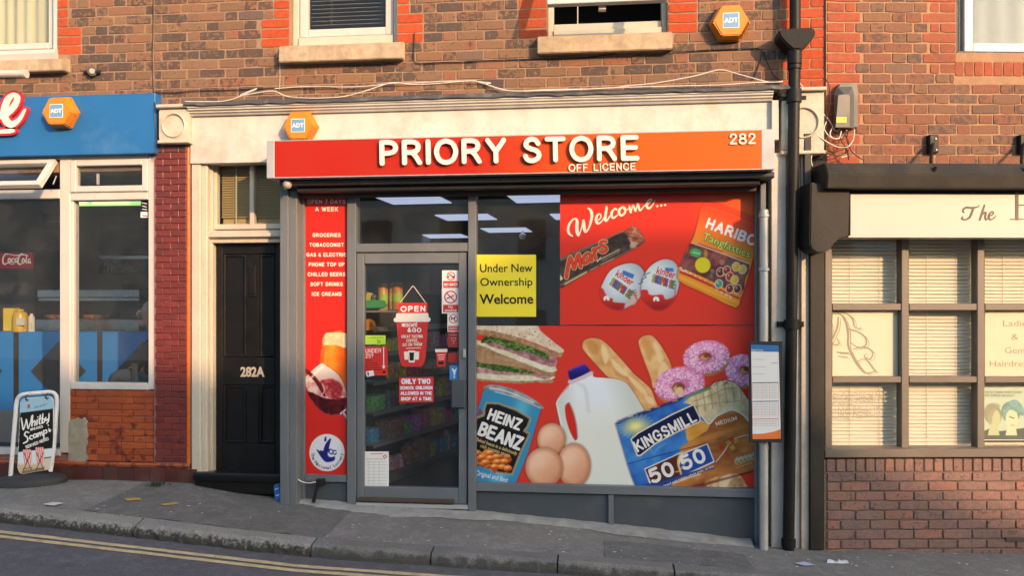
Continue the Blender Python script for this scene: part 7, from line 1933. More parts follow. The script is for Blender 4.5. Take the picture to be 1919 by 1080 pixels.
# the few goods one can tell apart, on the top shelf by the door
mat('orange snack jar', (0.62, 0.24, 0.03), 0.35, 0.3, 30.0, 0.0); mat('orange snack jar two', (0.66, 0.30, 0.05), 0.35, 0.35, 26.0, 0.0); mat('green tray card', (0.04, 0.34, 0.08), 0.5, 0.06, 5.0, 0.0); mat('gold lid', (0.6, 0.42, 0.12), 0.35, 0.05, 4.0, 0.0)
def hitd(px, py, d): return MF.P(px, py, d)
ztop_s = Z(715, 582, -.35)
MB().box(X(676, -.35), X(762, -.35), ztop_s - .02, ztop_s, -.75, -.30, ch=.004).build('display_shelf', 'shelf metal', sh)
def jar(px, py0, py1, wpx, m, lb):
    p = hitd(px, py1, -.42); r = wpx / 2 * 6.9 / 1500; h = Z(px, py0, -.42) - p.z
    t = empty('snack_tin', p, lb, 'tin', 'tins on the shelf by the door')
    MB().lathe(p, [(r * .95, 0), (r, .01), (r, h * .9), (r * .9, h * .93)], 16).build('can', m, t, smooth=.6)
    MB().lathe(p, [(r * .96, h * .93), (r * .96, h), (r * .9, h * 1.01)], 16).build('lid', 'gold lid', t, smooth=.6)
    MB().lathe(p, [(r * 1.01, h * .3), (r * 1.01, h * .62)], 16).build('label_band', 'lime card' if wpx > 17 else 'yellow card', t, smooth=.6)
jar(745, 531, 580, 21, 'orange snack jar', 'largest orange snack tin on the shelf beside the OPEN sign')
jar(735, 532, 580, 10, 'orange snack jar two', 'slim orange snack tin just behind the largest tin')
jar(718, 532, 582, 19, 'orange snack jar two', 'orange snack tin above the green tray behind the door')
tr = empty('display_tray', hitd(700, 582, -.36), 'green card display tray of snacks on the top shelf', 'tray')
MB().prism([(682, 564), (700, 562), (720, 563), (724, 571), (721, 577), (682, 578)], -.40, -.36).build('front', 'green tray card', tr)
MB().bpx(682, 568, 722, 581, -.6, -.41).build('tray', 'green tray card', tr)
for k, x in enumerate((685, 694, 703)): MB().prism([(x, 566), (x + 3, 548 + 3 * k), (x + 12, 550 + 3 * k), (x + 14, 567)], -.5, -.42).build('packet', 'pack %d' % (1, 8, 8)[k], tr)
bx_ = empty('carton', hitd(690, 622, -.36), 'small orange carton on the second shelf behind the door', 'carton')
MB().prism([(683, 620), (683, 602), (690, 598), (696, 603), (699, 612), (699, 620)], -.46, -.36).build('box', 'orange snack jar', bx_)
# ------------------------------------------------------------------ alarm boxes
mat('alarm amber', (0.58, 0.205, 0.012), 0.35, 0.04, 4.0, 0.02); mat('alarm base', (0.035, 0.035, 0.042), 0.5, 0.05, 4.0, 0.0); mat('alarm blue', (0.14, 0.29, 0.50), 0.4, 0.02, 4.0, 0.0)
def alarm(px, py, d, R, label, dep=.10):
    u, z = MF.uz(px, py, d)
    e = empty('alarm_box', MF.w(u, d, z - R * .87), label, 'alarm', 'hexagonal alarm boxes on the facade')
    hx = lambda r, dd: [MF.w(u + r * math.cos(math.radians(60 * k)), dd, z + r * math.sin(math.radians(60 * k))) for k in range(6)]
    MB().add(hx(R, d) + hx(R, d + dep * .35), [(5, 4, 3, 2, 1, 0), (6, 7, 8, 9, 10, 11)] + [(i, (i + 1) % 6, (i + 1) % 6 + 6, i + 6) for i in range(6)]).build('base_plate', 'alarm amber', e, bevel=.004)
    MB().add(hx(R * .985, d + dep * .36) + hx(R * .84, d + dep), [(5, 4, 3, 2, 1, 0), (6, 7, 8, 9, 10, 11)] + [(i, (i + 1) % 6, (i + 1) % 6 + 6, i + 6) for i in range(6)]).build('cover', 'alarm amber', e, bevel=.006)
    # louvre ribs on the two lower sloping sides
    for a0, a1 in ((5, 6), (3, 4)):
        for k in range(7):
            t = .12 + .76 * k / 6
            A0 = Vector((math.cos(math.radians(60 * a0)), math.sin(math.radians(60 * a0)))); A1 = Vector((math.cos(math.radians(60 * a1)), math.sin(math.radians(60 * a1))))
            q = A0.lerp(A1, t)
            MB().tube([MF.w(u + q.x * R * 1.0, d + dep * .40, z + q.y * R * 1.0), MF.w(u + q.x * R * .86, d + dep * .97, z + q.y * R * .86)], .0055, 5).build('louvre', 'alarm amber', e)
    dd = d + dep + .002; w, h = R * .36, R * .34
    MB().box(u - w - .005, u + w + .005, z - h - .005, z + h + .005, dd - .003, dd - .0005).build('label_border', 'print white', e)
    MB().box(u - w, u + w, z - h, z + h, dd - .002, dd + .0008).build('label_panel', 'alarm blue', e)
    v, f = text_mesh('ADT', .03); x0, x1 = v[:, 0].min(), v[:, 0].max(); s = (2 * w * .92) / (x1 - x0)
    MB().add([MF.w(u - w * .92 + (q[0] - x0) * s, dd + .002, z - s * CAP * .5 + q[1] * s) for q in v], f).build('lettering', 'print white', e)
alarm(121, 213, .10, .150, 'amber hexagonal alarm box on the blue fascia')
alarm(567.5, 240, .063, .146, 'amber hexagonal alarm box perched above the end of the red sign')
alarm(1366.5, 46, .004, .158, 'amber hexagonal alarm box on brick beside the open upper window')

# ------------------------------------------------------------------ cast iron drainpipe with hopper
dp = empty('drainpipe', on_pave((1482, 1034), '', None), 'black cast iron drainpipe with hopper head at the shop corner', 'drainpipe')
DPD = .135; PB = 'black iron paint'
pa, pb_, pt = MF.P(1478, 1034, DPD), MF.P(1484, 600, DPD), MF.P(1489.5, 92, DPD)
MB().tube([pa, pb_, pt], .043, 16).build('pipe', PB, dp, smooth=.8)
up_ = MF.P(1490.5, 60, .10); MB().tube([up_, Vector((up_.x, up_.y, up_.z + 1.6))], .041, 16).build('upper_pipe', PB, dp, smooth=.8)
def ax(y): return pt.lerp(pb_, (y - 92) / 508.0) if y < 600 else pb_.lerp(pa, (y - 600) / 434.0)
for y, r, h in ((108, .053, .05), (126, .052, .015), (180, .056, .05), (608, .057, .035), (1018, .053, .03)):
    MB().lathe(ax(y) - Vector((0, 0, h)), [(.043, -.004), (r, 0), (r, h * 2), (.043, h * 2 + .004)], 16).build('collar', PB, dp, smooth=.8)
for y in (182, 608): MB().box(ax(y).x - .10, ax(y).x + .10, ax(y).z - .02, ax(y).z + .02, .08, .11, ch=.006).build('ear', PB, dp)
# hopper: wide lip over a tapering bowl
ks = Conv(1400, 0, 3.27)
hp = [ks(*p) for p in ((194, 190), (206, 176), (408, 164), (421, 176), (421, 208), (408, 232), (384, 258), (352, 284), (330, 302), (284, 300), (258, 280), (226, 248), (202, 218))]
MB().prism(hp, .02, .20).build('hopper', PB, dp, bevel=.012, seg=2)

# ------------------------------------------------------------------ telecom box on the corner with its wires
mat('grey plastic', (0.075, 0.075, 0.075), 0.5, 0.08, 6.0, 0.05); mat('yellow label', (0.75, 0.42, 0.02), 0.5, 0.05, 4.0, 0.0)
tb = empty('junction_box', RF.P(1585, 240, .1), 'grey faceted telecom box on the brick corner above tangled wires', 'junction box')
o_ = [(1566, 240), (1566, 172), (1571, 158), (1603, 158), (1605, 172), (1605, 240)]
MB().prism([RF.uz(x, y, .02) for x, y in o_], .004, .055, RF, px=False).build('back_box', 'grey plastic', tb, bevel=.004)
q0 = [RF.uz(x, y, .09) for x, y in ((1566.5, 239), (1566.5, 174), (1573, 160), (1601, 160), (1605, 174), (1605, 239))]; q1 = [RF.uz(x, y, .12) for x, y in ((1567, 238), (1572, 178), (1584, 176), (1591, 176), (1594, 180), (1593, 238))]
MB().add([RF.w(a, .056, b) for a, b in q0] + [RF.w(a, .115, b) for a, b in q1], [(0, 1, 2, 3, 4, 5)[::-1], (6, 7, 8, 9, 10, 11)] + [(i, (i + 1) % 6, (i + 1) % 6 + 6, i + 6) for i in range(6)]).build('lid', 'grey plastic', tb)
MB().bpx(1568, 219, 1587, 230, .116, .119, RF).build('yellow_label', 'yellow label', tb)
text_px('lettering', '7', 'print black', tb, (1581, 227), (1584, 227), 5, .1205, RF)

def cable(name, pts, r, m, d, label, cat='cable', fr=MF, smooth=6, grp='cables strung along the facade'):
    ds = d if isinstance(d, (list, tuple)) else [d] * len(pts)
    q = [tuple(p) + (dd,) for p, dd in zip(pts, ds)]
    q = [tuple(x) for x in catmull(q, smooth)] if smooth and len(q) > 2 else q
    o = MB().tube([fr.P(x, y, dd) for x, y, dd in q], r, 6).build(name, m, smooth=1.2)
    return tag(o, label, cat, grp)
k5 = Conv(380, 0, 3.554); k6b = Conv(880, 0, 3.2); k1 = Conv(0, 0, 3.6)
c1 = [k1(x, y) for x, y in ((1250, 683), (1400, 686), (1520, 680), (1620, 650), (1735, 596), (1800, 600))] + [k5(x, y) for x, y in ((240, 640), (370, 588), (460, 605), (560, 640), (700, 652), (850, 650), (960, 638), (1100, 600), (1260, 550), (1400, 562), (1550, 556), (1780, 537))] + [k6b(x, y) for x, y in ((60, 492), (200, 535), (300, 545), (500, 536), (820, 530), (950, 514), (1130, 495), (1350, 455), (1500, 418), (1620, 445), (1790, 490), (1880, 486))]
c1 = c1[:5] + [k5(250, 636)] + c1[8:]
cable('cable', c1, .0042, 'cable white', [.155] * len(c1), 'looping white cable strung between clips above the shop cornice')
c2 = [k5(x, y) for x, y in ((480, 590), (640, 578), (800, 576), (930, 578), (1080, 574), (1250, 556), (1400, 552), (1600, 541), (1780, 540), (1919, 552))] + [k6b(x, y) for x, y in ((100, 505), (200, 540), (290, 545))]
cable('cable', c2, .004, 'cable white', .03, 'shorter pale cable lying along the brick above the cornice')
c3 = [k1(x, y) for x, y in ((1040, 622), (1180, 624), (1300, 612), (1500, 607), (1700, 600), (1872, 590))] + [k5(x, y) for x, y in ((500, 586), (770, 575), (900, 580))]
cable('cable', c3, .0035, 'cable black', .012, 'thin black cable on brick from the blue fascia towards the first sill')
c4 = [k5(x, y) for x, y in ((1412, 215), (1411, 300), (1408, 385), (1440, 420), (1600, 414), (1800, 408))] + [k6b(x, y) for x, y in ((0, 365), (300, 355), (600, 348), (750, 338), (950, 305), (1060, 296), (1230, 310), (1430, 298), (1640, 290), (1740, 292), (1754, 330), (1722, 430), (1700, 480))]
cable('cable', c4, .0042, 'cable black', .012, 'black cable crossing the brick between the two upper windows to the hopper')
c5 = [k6b(x, y) for x, y in ((330, 545), (600, 538), (900, 524), (1200, 516), (1500, 508), (1700, 495), (1880, 490))]
cable('cable', c5, .004, 'cable white', .175, 'straight pale cable lying on the lead flashing near the drainpipe')
c6 = [(287.5, -60), (287.5, 40), (286, 110), (288, 172), (291, 200), (293, 245), (292, 290)]
cable('cable', c6, .0036, 'cable black', [.012, .012, .012, .012, .13, .13, .13], 'upright black cable on the joint above the blue fascia corner')
c7 = [(525, 113), (525, 150), (524, 168)]
cable('cable', c7, .002, 'cable white', .01, 'thin white wire hanging under the first stone sill')
c8 = [(1432, 95), (1440, 120), (1452, 142), (1465, 150)]
cable('cable', c8, .003, 'cable black', .012, 'short black wire looping beside the hopper head')
rw_ = random.Random(4)
kw = Conv(1380, 140, 2.842)
wires = [('white', [(340, 45), (400, 120), (450, 190), (500, 250), (530, 300), (560, 280)]), ('white', [(630, 290), (622, 350), (590, 385), (540, 385), (480, 355), (430, 320), (400, 300)]), ('white', [(480, 250), (470, 290), (500, 330), (545, 340), (560, 300)]),
         ('white', [(630, 412), (600, 430), (560, 440)]), ('white', [(405, 485), (400, 440), (430, 370), (460, 345)]), ('black', [(475, 20), (495, 60), (500, 150), (480, 230), (470, 300), (500, 360)]),
         ('black', [(470, 380), (500, 410), (560, 400), (600, 370), (580, 320)]), ('black', [(600, 290), (590, 340), (610, 400), (640, 430), (680, 455)]), ('black', [(540, 300), (560, 350), (590, 400), (600, 455)]), ('black', [(465, 440), (490, 420), (550, 430), (600, 400)]), ('black', [(505, 290), (520, 330), (560, 345), (590, 300)]), ('white', [(510, 285), (500, 320), (530, 345), (570, 330), (590, 295)])]
wd_ = ['white wire sloping from the drainpipe to the telecom box', 'big white loop hanging under the telecom box', 'small white wire curl beside the telecom box', 'short white wire end near the awning box', 'white wire running down the pilaster edge', 'long black wire down the side of the white console',
       'black wire curl low on the brick corner', 'black wire dropping from the telecom box to the awning', 'thick black wire bundle under the telecom box', 'lowest black wire curl above the awning box', 'tight black wire loop under the telecom box', 'tight white wire loop under the telecom box']
for (c, p), lb in zip(wires, wd_):
    cable('wire', [kw(*q) for q in p], .0045 if c == 'white' else .004, 'cable ' + c, [.06 + .05 * rw_.random() for _ in p], lb, 'wire', RF if kw(*p[0])[0] > 1548 else MF, grp='loose wires by the telecom box')

# iron hook brackets above the awning box
for px, lb in ((1751, 'old iron awning hook fixed to brick above the cream sign'), (1921, 'old iron awning hook at the edge of the picture under the lace window')):
    e = empty('hook_bracket', RF.P(px, 320, .05), lb, 'bracket', 'awning hooks')
    MB().bpx(px - 8, 252, px + 9, 286, .002, .05, RF, ch=.006).build('plate', 'black iron paint', e)
    MB().tube([RF.P(px - 2, 270, .06), RF.P(px - 4, 285, .13), RF.P(px - 6, 300, .20), RF.P(px - 5, 318, .27), RF.P(px, 322, .30), RF.P(px + 3, 312, .31)], .012, 8).build('hook', 'black iron paint', e, smooth=.8)
    for dx, dy in ((4, 258), (5, 279)): MB().bpx(px + dx - 1.5, dy, px + dx + 1.5, dy + 3, .05, .058, RF, ch=.002).build('bolt', 'galvanised', e)

# timetable case on the pole
tdp = -pp.y + .05
tt = empty('timetable_case', MF.P(1436, 830, tdp), 'black framed bus timetable case fixed to the pale pole', 'timetable')
MB().bpx(1404.5, 640.5, 1467.5, 830, tdp, tdp + .022, ch=.004).build('case', 'black plastic', tt)
dd = tdp + .024
MB().prism([(1408, 646.5), (1459.5, 648), (1464, 823), (1411, 824)], dd - .002, dd).build('paper', 'print white', tt)
mat('timetable blue', (0.03, 0.16, 0.42), 0.4, 0.03, 4.0, 0.0); mat('timetable orange', (0.72, 0.18, 0.05), 0.4, 0.03, 4.0, 0.0)
MB().prism([(1408, 646.5), (1459.5, 648), (1459.8, 660), (1408.4, 659)], dd, dd + .001).build('header', 'timetable blue', tt)
text_px('lettering', 'North Terrace', 'print white', tt, (1409, 658), (1431, 658.2), 3.6, dd + .002, bold=.01)
MB().prism([(1410.6, 814), (1430, 813.5), (1450, 810), (1463.6, 805), (1464, 823), (1411, 824)], dd, dd + .001).build('footer', 'timetable orange', tt)
for y, mm in ((718, 'print navy'), (753, 'print navy'), (786, 'timetable orange')):
    strokes_px('table_rule', [[(1411, y, 1.3), (1459, y - .6, 1.3)]], mm, tt, dd + .001, step=.5, smooth=False)
strokes_px('table_lines', [[(x, y0, .6), (x, y1, .6)] for x in (1411, 1427, 1443, 1459) for y0, y1 in ((719, 748), (754, 781), (787, 799))], 'timetable orange', tt, dd + .001, step=.4, smooth=False)
strokes_px('small_print', [[(1412 + o, y, .5), (1412 + o + 11, y, .5)] for o in (1, 17, 33) for y in list(np.arange(722, 748, 3)) + list(np.arange(757, 781, 3)) + list(np.arange(789, 799, 3))] + [[(1411, y, .6), (1411 + w, y, .6)] for y, w in ((674, 22), (688, 26), (701, 22))] + [[(1446, 681, 1.2), (1457, 680.5, 1.2)]], 'print grey', tt, dd + .001, step=.4, smooth=False)

# ------------------------------------------------------------------ swing pavement sign
ab0 = on_pave((58, 907), '', None)
AF = Frame(ab0.x, ab0.y, math.radians(20.0))
ka = Conv(0, 700, 4.154)
ab = empty('pavement_sign', ab0, 'white framed swing pavement sign advertising Whitby breaded scampi', 'sign')
mat('white tube paint', (0.66, 0.66, 0.66), 0.4, 0.06, 6.0, 0.05, dirt=(0.25, 0.2, 0.16), dirt_amt=0.3, dirt_scale=20.0); mat('rubber base', (0.030, 0.030, 0.032), 0.75, 0.2, 20.0, 0.4, 60.0)
fp = [(74, 905), (82, 830), (100, 600), (122, 330), (130, 240), (142, 195), (170, 170), (220, 160), (300, 153), (380, 146), (415, 152), (438, 175), (445, 215), (438, 330), (422, 560), (408, 680), (396, 765)]
fq = catmull([ka(*p) for p in fp], 4)
MB().tube([AF.P(q[0], q[1], .02) for q in fq], .017, 10).build('frame', 'white tube paint', ab, smooth=.9)
v = []; f = []; nb_ = 32
prof = [(1.0, .0), (1.0, .03), (.93, .055), (.6, .075), (.25, .085), (.0, .086)]
for r, h in prof:
    for k in range(nb_):
        a = 2 * math.pi * k / nb_; p = AF.w(.275 * r * math.cos(a) - .0, .19 * r * math.sin(a), 0); v.append((p.x, p.y, ab0.z + h))
for i in range(len(prof) - 1):
    for k in range(nb_): f.append((i * nb_ + k, i * nb_ + (k + 1) % nb_, (i + 1) * nb_ + (k + 1) % nb_, (i + 1) * nb_ + k))
MB().add(v, f).build('base', 'rubber base', ab, smooth=.6)
for x, y in ((210, 195), (365, 182)):
    q = ka(x, y)
    MB().tube([AF.P(q[0] + 2, q[1] - 6, .03), AF.P(q[0] - 2, q[1] - 2, .045), AF.P(q[0], q[1] + 4, .045), AF.P(q[0] + 4, q[1] + 3, .03)], .006, 6).build('hook', 'black plastic', ab, smooth=.9)
cva = Canvas(32, 740, 104, 890, .6)
cva.img[:] = hexc(150, 190, 214)
kA = ka
cva.poly([(140, 312), (425, 275), (425, 582), (138, 618)], hexc(30, 28, 28), kA)
cva.poly([(130, 618), (425, 582), (425, 800), (130, 800)], lambda x, y: mixc(hexc(206, 220, 226), hexc(196, 178, 146), (y - 868) / 6), kA)
cva.poly([(345, 665), (425, 650), (425, 755), (345, 755)], hexc(206, 196, 176), kA); cva.line([(345, 662), (425, 650)], 8, hexc(70, 60, 54), kA, 0)
for x0 in (178, 276):
    w_ = 66
    cva.poly([(x0, 596 - (x0 - 178) * .18), (x0 + w_, 592 - (x0 - 178) * .18), (x0 + w_ + 6, 705), (x0 + 16, 712)], hexc(214, 112, 116), kA)
    for q in range(4): cva.line([(x0 + 9 + q * 16, 598 - (x0 - 178) * .18), (x0 + 26 + q * 14, 706)], 6, hexc(240, 220, 216), kA, 0)
    for a, b in (((x0 + 10, 620), (x0 + 70, 760)), ((x0 + 62, 620), (x0 + 0, 775)), ((x0 + 2, 745), (x0 + 72, 738))): cva.line([a, b], 6, hexc(110, 62, 48), kA, 0)
cva.poly([(175, 760), (345, 738), (345, 760), (170, 790)], hexc(110, 78, 56), kA, 0, 1, .7)
cva.ell((225, 255), 10, 14, hexc(196, 70, 76), 0, kA); cva.line([(212, 272), (240, 268)], 5, hexc(80, 110, 140), kA, 0)
cva.line([(265, 272), (290, 255), (285, 270), (320, 250), (318, 262), (345, 240), (342, 256), (368, 236)], 3.5, hexc(86, 110, 130), kA)
bo = [ka(*p) for p in ((158, 305), (160, 230), (172, 205), (195, 195), (385, 178), (408, 190), (418, 215), (416, 560), (416, 715), (405, 738), (380, 752), (185, 785), (162, 782), (146, 760), (138, 735), (144, 600))]
MB().prism(bo, .022, .034, AF).build('board', 'print white', ab)
# print clipped to the board outline
msk = cva.sdf(bo, (slice(None), slice(None))) < -.2
ii = np.nonzero(msk.any(0))[0]; jj = np.nonzero(msk.any(1))[0]
V = []; idm = -np.ones(msk.shape, int); cols_ = []
for j in range(msk.shape[0]):
    for i in range(msk.shape[1]):
        if msk[j, i]: idm[j, i] = len(V); V.append(AF.P(cva.gx[i], cva.gy[j], .0352)); cols_.append(cva.img[j, i])
Fq = [(idm[j + 1, i], idm[j + 1, i + 1], idm[j, i + 1], idm[j, i]) for j in range(msk.shape[0] - 1) for i in range(msk.shape[1] - 1) if msk[j:j + 2, i:i + 2].all()]
me = bpy.data.meshes.new('print'); me.from_pydata([tuple(p - ab0) for p in V], [], Fq); ca_ = me.color_attributes.new('print', 'FLOAT_COLOR', 'POINT')
rg = np.ones((len(V), 4), np.float32); rg[:, :3] = lin(np.array(cols_)); ca_.data.foreach_set('color', rg.ravel()); me.materials.append(MATS['printed vinyl'])
po = bpy.data.objects.new('print', me); po.parent = ab; COL.objects.link(po)
WH = [[(168, 350, 9), (176, 400, 12), (184, 440, 10), (200, 395, 9), (208, 360, 9), (216, 410, 12), (222, 430, 10), (240, 380, 9), (248, 335, 8)], [(256, 330, 12), (250, 412, 12)], [(252, 395, 8), (268, 372, 9), (276, 378, 11), (272, 408, 11)],
      [(292, 365, 11), (288, 402, 11)], [(296, 342, 10), (296.4, 342, 10)], [(316, 328, 11), (308, 390, 11), (320, 394, 8)], [(302, 358, 8), (326, 352, 8)], [(336, 318, 11), (330, 386, 11), (348, 376, 10), (348, 356, 10), (334, 362, 8)], [(358, 345, 10), (362, 370, 10), (376, 355, 9)], [(384, 315, 9), (380, 370, 11), (366, 392, 9)],
      [(226, 462, 10), (204, 458, 11), (194, 482, 12), (216, 502, 12), (214, 530, 12), (184, 546, 10)], [(254, 488, 10), (240, 488, 10), (234, 510, 11), (254, 514, 9)], [(284, 474, 10), (266, 478, 10), (264, 502, 10), (282, 496, 10), (286, 472, 10), (290, 498, 9)], [(298, 468, 10), (300, 494, 10)], [(300, 480, 7), (310, 462, 9), (316, 488, 10)], [(316, 476, 7), (326, 456, 9), (332, 484, 10)],
      [(342, 446, 10), (344, 506, 11)], [(344, 456, 8), (362, 442, 10), (366, 462, 10), (348, 472, 8)], [(382, 432, 10), (388, 456, 10), (398, 440, 8)], [(378, 406, 10), (378.4, 406, 10)]]
strokes_px('lettering', WH, 'print white', ab, .037, AF, step=.5, conv=ka)
kword('BREADED', 'print white', ab, ka, (240, 450), (338, 424), 19, .037, fr=AF, wt=.22, step=.35)
kword('SERVED HERE!', 'print white', ab, ka, (206, 590), (384, 520), 25, .037, fr=AF, wt=.2, step=.35)

# ------------------------------------------------------------------ barber window lettering and poster
mat('frosted film', (0.72, 0.66, 0.52), 0.7, 0.03, 3.0, 0.0); mat('film grey', (0.31, 0.28, 0.22), 0.6, 0.05, 3.0, 0.0)
k4 = Conv(1480, 560, 3.175)
gA = empty('window_film', RF.P(1620, 706, -.06), 'cream film with an ornate grey letter in the barber window', 'window graphic')
MB().bpx(1560.5, 582.5, 1686, 706, -.062, -.058, RF).build('film', 'frosted film', gA)
ORN = [[(240, 85, 10), (300, 90, 8), (335, 140, 12), (350, 210, 14), (350, 280, 12), (380, 350, 14), (420, 410, 14), (460, 445, 10), (520, 430, 5)], [(270, 78, 5), (330, 85, 7), (375, 120, 9), (390, 170, 7), (425, 180, 5), (418, 168, 4)], [(345, 180, 6), (400, 195, 9), (450, 230, 10), (455, 275, 9), (410, 290, 7), (360, 260, 6)],
       [(380, 300, 6), (450, 290, 9), (495, 320, 9), (480, 360, 8), (445, 345, 6), (460, 325, 4)], [(290, 110, 9), (285, 170, 12), (260, 230, 12), (240, 262, 8)], [(285, 240, 6), (295, 270, 7), (260, 275, 6), (265, 258, 4)], [(285, 320, 9), (350, 325, 9)], [(290, 342, 6), (345, 350, 6)], [(400, 380, 6), (450, 360, 6), (500, 420, 7), (515, 440, 4)], [(240, 140, 8), (250, 170, 8), (242, 200, 8)]]
strokes_px('ornate_letter', ORN, 'film grey', gA, -.0565, RF, step=.6, conv=k4)
strokes_px('ornate_shadow', [[(x + 14, y + 8, w * .4) for x, y, w in st] for st in ORN], 'film grey', gA, -.0575, RF, step=.6, conv=k4)
gB = empty('window_lettering', RF.P(1610, 785, -.038), 'grey lettering reading blondes have more fun on the barber glass', 'window graphic')
for s, a, b in (('BLONDES HAVE', (262, 622), (580, 616)), ('MORE FUN', (290, 706), (552, 700))):
    tpx('lettering', s, 'film grey', gB, k4, a, b, 62, -.0385, fr=RF, bold=-.012)
gC = empty('window_film', RF.P(1905, 706, -.06), 'cream film lettered Ladies and Gents Hairdressers in the barber window', 'window graphic')
MB().bpx(1846.5, 582.5, 1977.5, 706, -.062, -.058, RF).build('film', 'frosted film', gC)
for s, a, b, c in (('Ladies', (1272, 165), (1440, 165), 36), ('&', (1320, 246), (1362, 246), 36), ('Gents', (1282, 326), (1432, 326), 36), ('Hairdressers', (1192, 405), (1520, 405), 36)):
    tpx('lettering', s, 'film grey', gC, k4, a, b, c, -.0565, fr=RF, bold=-.008)
cvp = Canvas(1838, 726, 1975, 828, .8)
cvp.img[:] = hexc(196, 214, 196)
cvp.poly([(1130, 800), (1200, 770), (1250, 790), (1330, 780), (1400, 770), (1560, 790), (1560, 860), (1130, 860)], hexc(38, 40, 40), k4)
for cx, sk, hr in ((1210, (196, 200, 150), (120, 112, 92)), (1315, (226, 226, 190), (46, 48, 48))):
    cvp.ell((cx, 680 if cx > 1300 else 690), 52, 64, hexc(*hr), -.3, k4, 1.2); cvp.ell((cx + 8, 715), 38, 58, hexc(*sk), 0, k4, 1.0); cvp.poly([(cx - 18, 760), (cx + 30, 760), (cx + 40, 815), (cx - 30, 815)], hexc(*sk), k4)
cvp.poly([(1270, 650), (1300, 615), (1350, 603), (1385, 640), (1405, 690), (1370, 695), (1340, 670), (1300, 665), (1280, 720), (1268, 690)], lambda x, y: mixc(hexc(60, 110, 120), hexc(120, 180, 186), fbm(x, y, 5, 2)), k4, 3)
cvp.line([(1310, 705), (1335, 712)], 7, hexc(70, 70, 60), k4, 0); cvp.line([(1318, 755), (1338, 755)], 6, hexc(190, 110, 110), k4, 0); cvp.poly([(1170, 640), (1215, 622), (1255, 640), (1215, 680), (1200, 750), (1175, 720)], hexc(140, 130, 110), k4, 3, 1.5, .8)
cvp.img[:] = mixc(cvp.img, hexc(206, 222, 204), np.full(cvp.X.shape, .38))
pst = empty('poster', RF.P(1905, 826, -.06), 'pale green hair colour poster with two heads in the barber window', 'poster')
MB().bpx(1839, 727, 1974, 826, -.066, -.061, RF).build('sheet', 'print white', pst); print_sheet('print', cvp, 1839.5, 727.5, 1973, 825, -.0595, pst, RF)
tpx('lettering', 'CHOOSE STUNNING FASHION COLOURS', 'film grey', pst, k4, (1163, 565), (1380, 565), 15, -.0585, fr=RF, bold=.01); tpx('lettering', 'WITH SUPERIOR HAIR QUALITY', 'film grey', pst, k4, (1163, 585), (1340, 585), 15, -.0585, fr=RF, bold=.01)

# ------------------------------------------------------------------ small fittings
sf = empty('wall_fitting', MF.P(172, 140, .05), 'round grey cable fitting on the brick above the blue fascia', 'fitting')
c_ = MF.P(172.5, 133, .03)
MB().tube([MF.P(173, 133, .0), MF.P(173, 133, .05)], [.042, .038], 14).build('body', 'grey plastic', sf, smooth=.7); MB().tube([MF.P(173, 133, .05), MF.P(173, 133, .06)], [.025, .02], 12).build('cap', 'galvanised', sf, smooth=.7)
for dx in (-11, 11): MB().tube([MF.P(173 + dx * .6, 134, .025), MF.P(173 + dx * 1.35, 134.5, .025)], .016, 8).build('gland', 'black plastic', sf, smooth=.7)
lt = empty('sign_lamp', MF.P(20, 146, .3), 'white tubular sign lamp over the blue fascia', 'lamp')
MB().tube([MF.P(-260, 140, .30), MF.P(46, 138, .30)], .030, 14).build('tube_housing', 'white upvc', lt, smooth=.7); MB().tube([MF.P(44, 138, .30), MF.P(50.5, 138, .30)], .034, 14).build('end_cap', 'white upvc', lt, smooth=.7)
MB().tube([MF.P(-30, 138, .3), MF.P(-20, 160, .02)], .012, 8).build('arm', 'white upvc', lt)
mat('dome grey', (0.35, 0.33, 0.31), 0.3, 0.05, 4.0, 0.0)
sl_ = empty('dome_sensor', MF.P(539, 353, .3), 'small grey dome sensor under the end of the red sign', 'lamp')  # grey sensor dome below the sign end; it gives no light
q = MF.P(539, 347, .34); MB().lathe(q, [(.0, -.03), (.02, -.026), (.034, -.01), (.036, .01), (.03, .03), (.012, .04), (.012, .05)], 14).build('dome', 'dome grey', sl_, smooth=.8); MB().tube([MF.P(535, 338, .34), MF.P(531, 345, .34), MF.P(536, 355, .34)], .004, 6).build('wire_guard', 'cable white', sl_)
pk = empty('shutter_lock', on_pave((588, 943), '', None), 'black shutter pin lock with a white cord at the foot of the panel', 'lock')
MB().tube([MF.P(588, 942, .13), MF.P(592, 925, .12), MF.P(597, 905, .11)], [.016, .013, .014], 8).build('pin', 'black iron paint', pk, smooth=.8); MB().bpx(592, 900, 606, 912, .08, .135, ch=.008).build('lock_body', 'black iron paint', pk)
MB().tube([MF.P(*p, .14) for p in catmull([(556, 897), (565, 903), (578, 906), (592, 904)], 5)], .005, 6).build('cord', 'cable white', pk, smooth=.9)
cp = empty('drinks_carton', on_pave((519, 941), '', None), 'small blue cardboard packet standing by the shutter guide', 'packet')
mat('carton blue', (0.02, 0.14, 0.46), 0.45, 0.08, 12.0, 0.0)
cd = -cp.location.y
MB().prism([(513, 912), (524, 909), (526, 938), (516, 941)], cd - .035, cd).build('box', 'carton blue', cp, bevel=.003, seg=1)
strokes_px('printed_mark', [[(516, 918, 1.5), (522, 916, 1.5)], [(518, 930, 2), (523, 928, 2)]], 'print ice', cp, cd + .001, step=.5, smooth=False)
MB().prism([(513, 912), (516, 908.5), (526, 906), (524, 909)], cd - .004, cd - .001).build('flap', 'carton blue', cp)
def litter(pts, m, lb, nm='paper_scrap', th=.002):
    o = on_pave(pts, nm, m, None, .012, th); return tag(o, lb, 'litter', 'scraps of litter on the pavement')
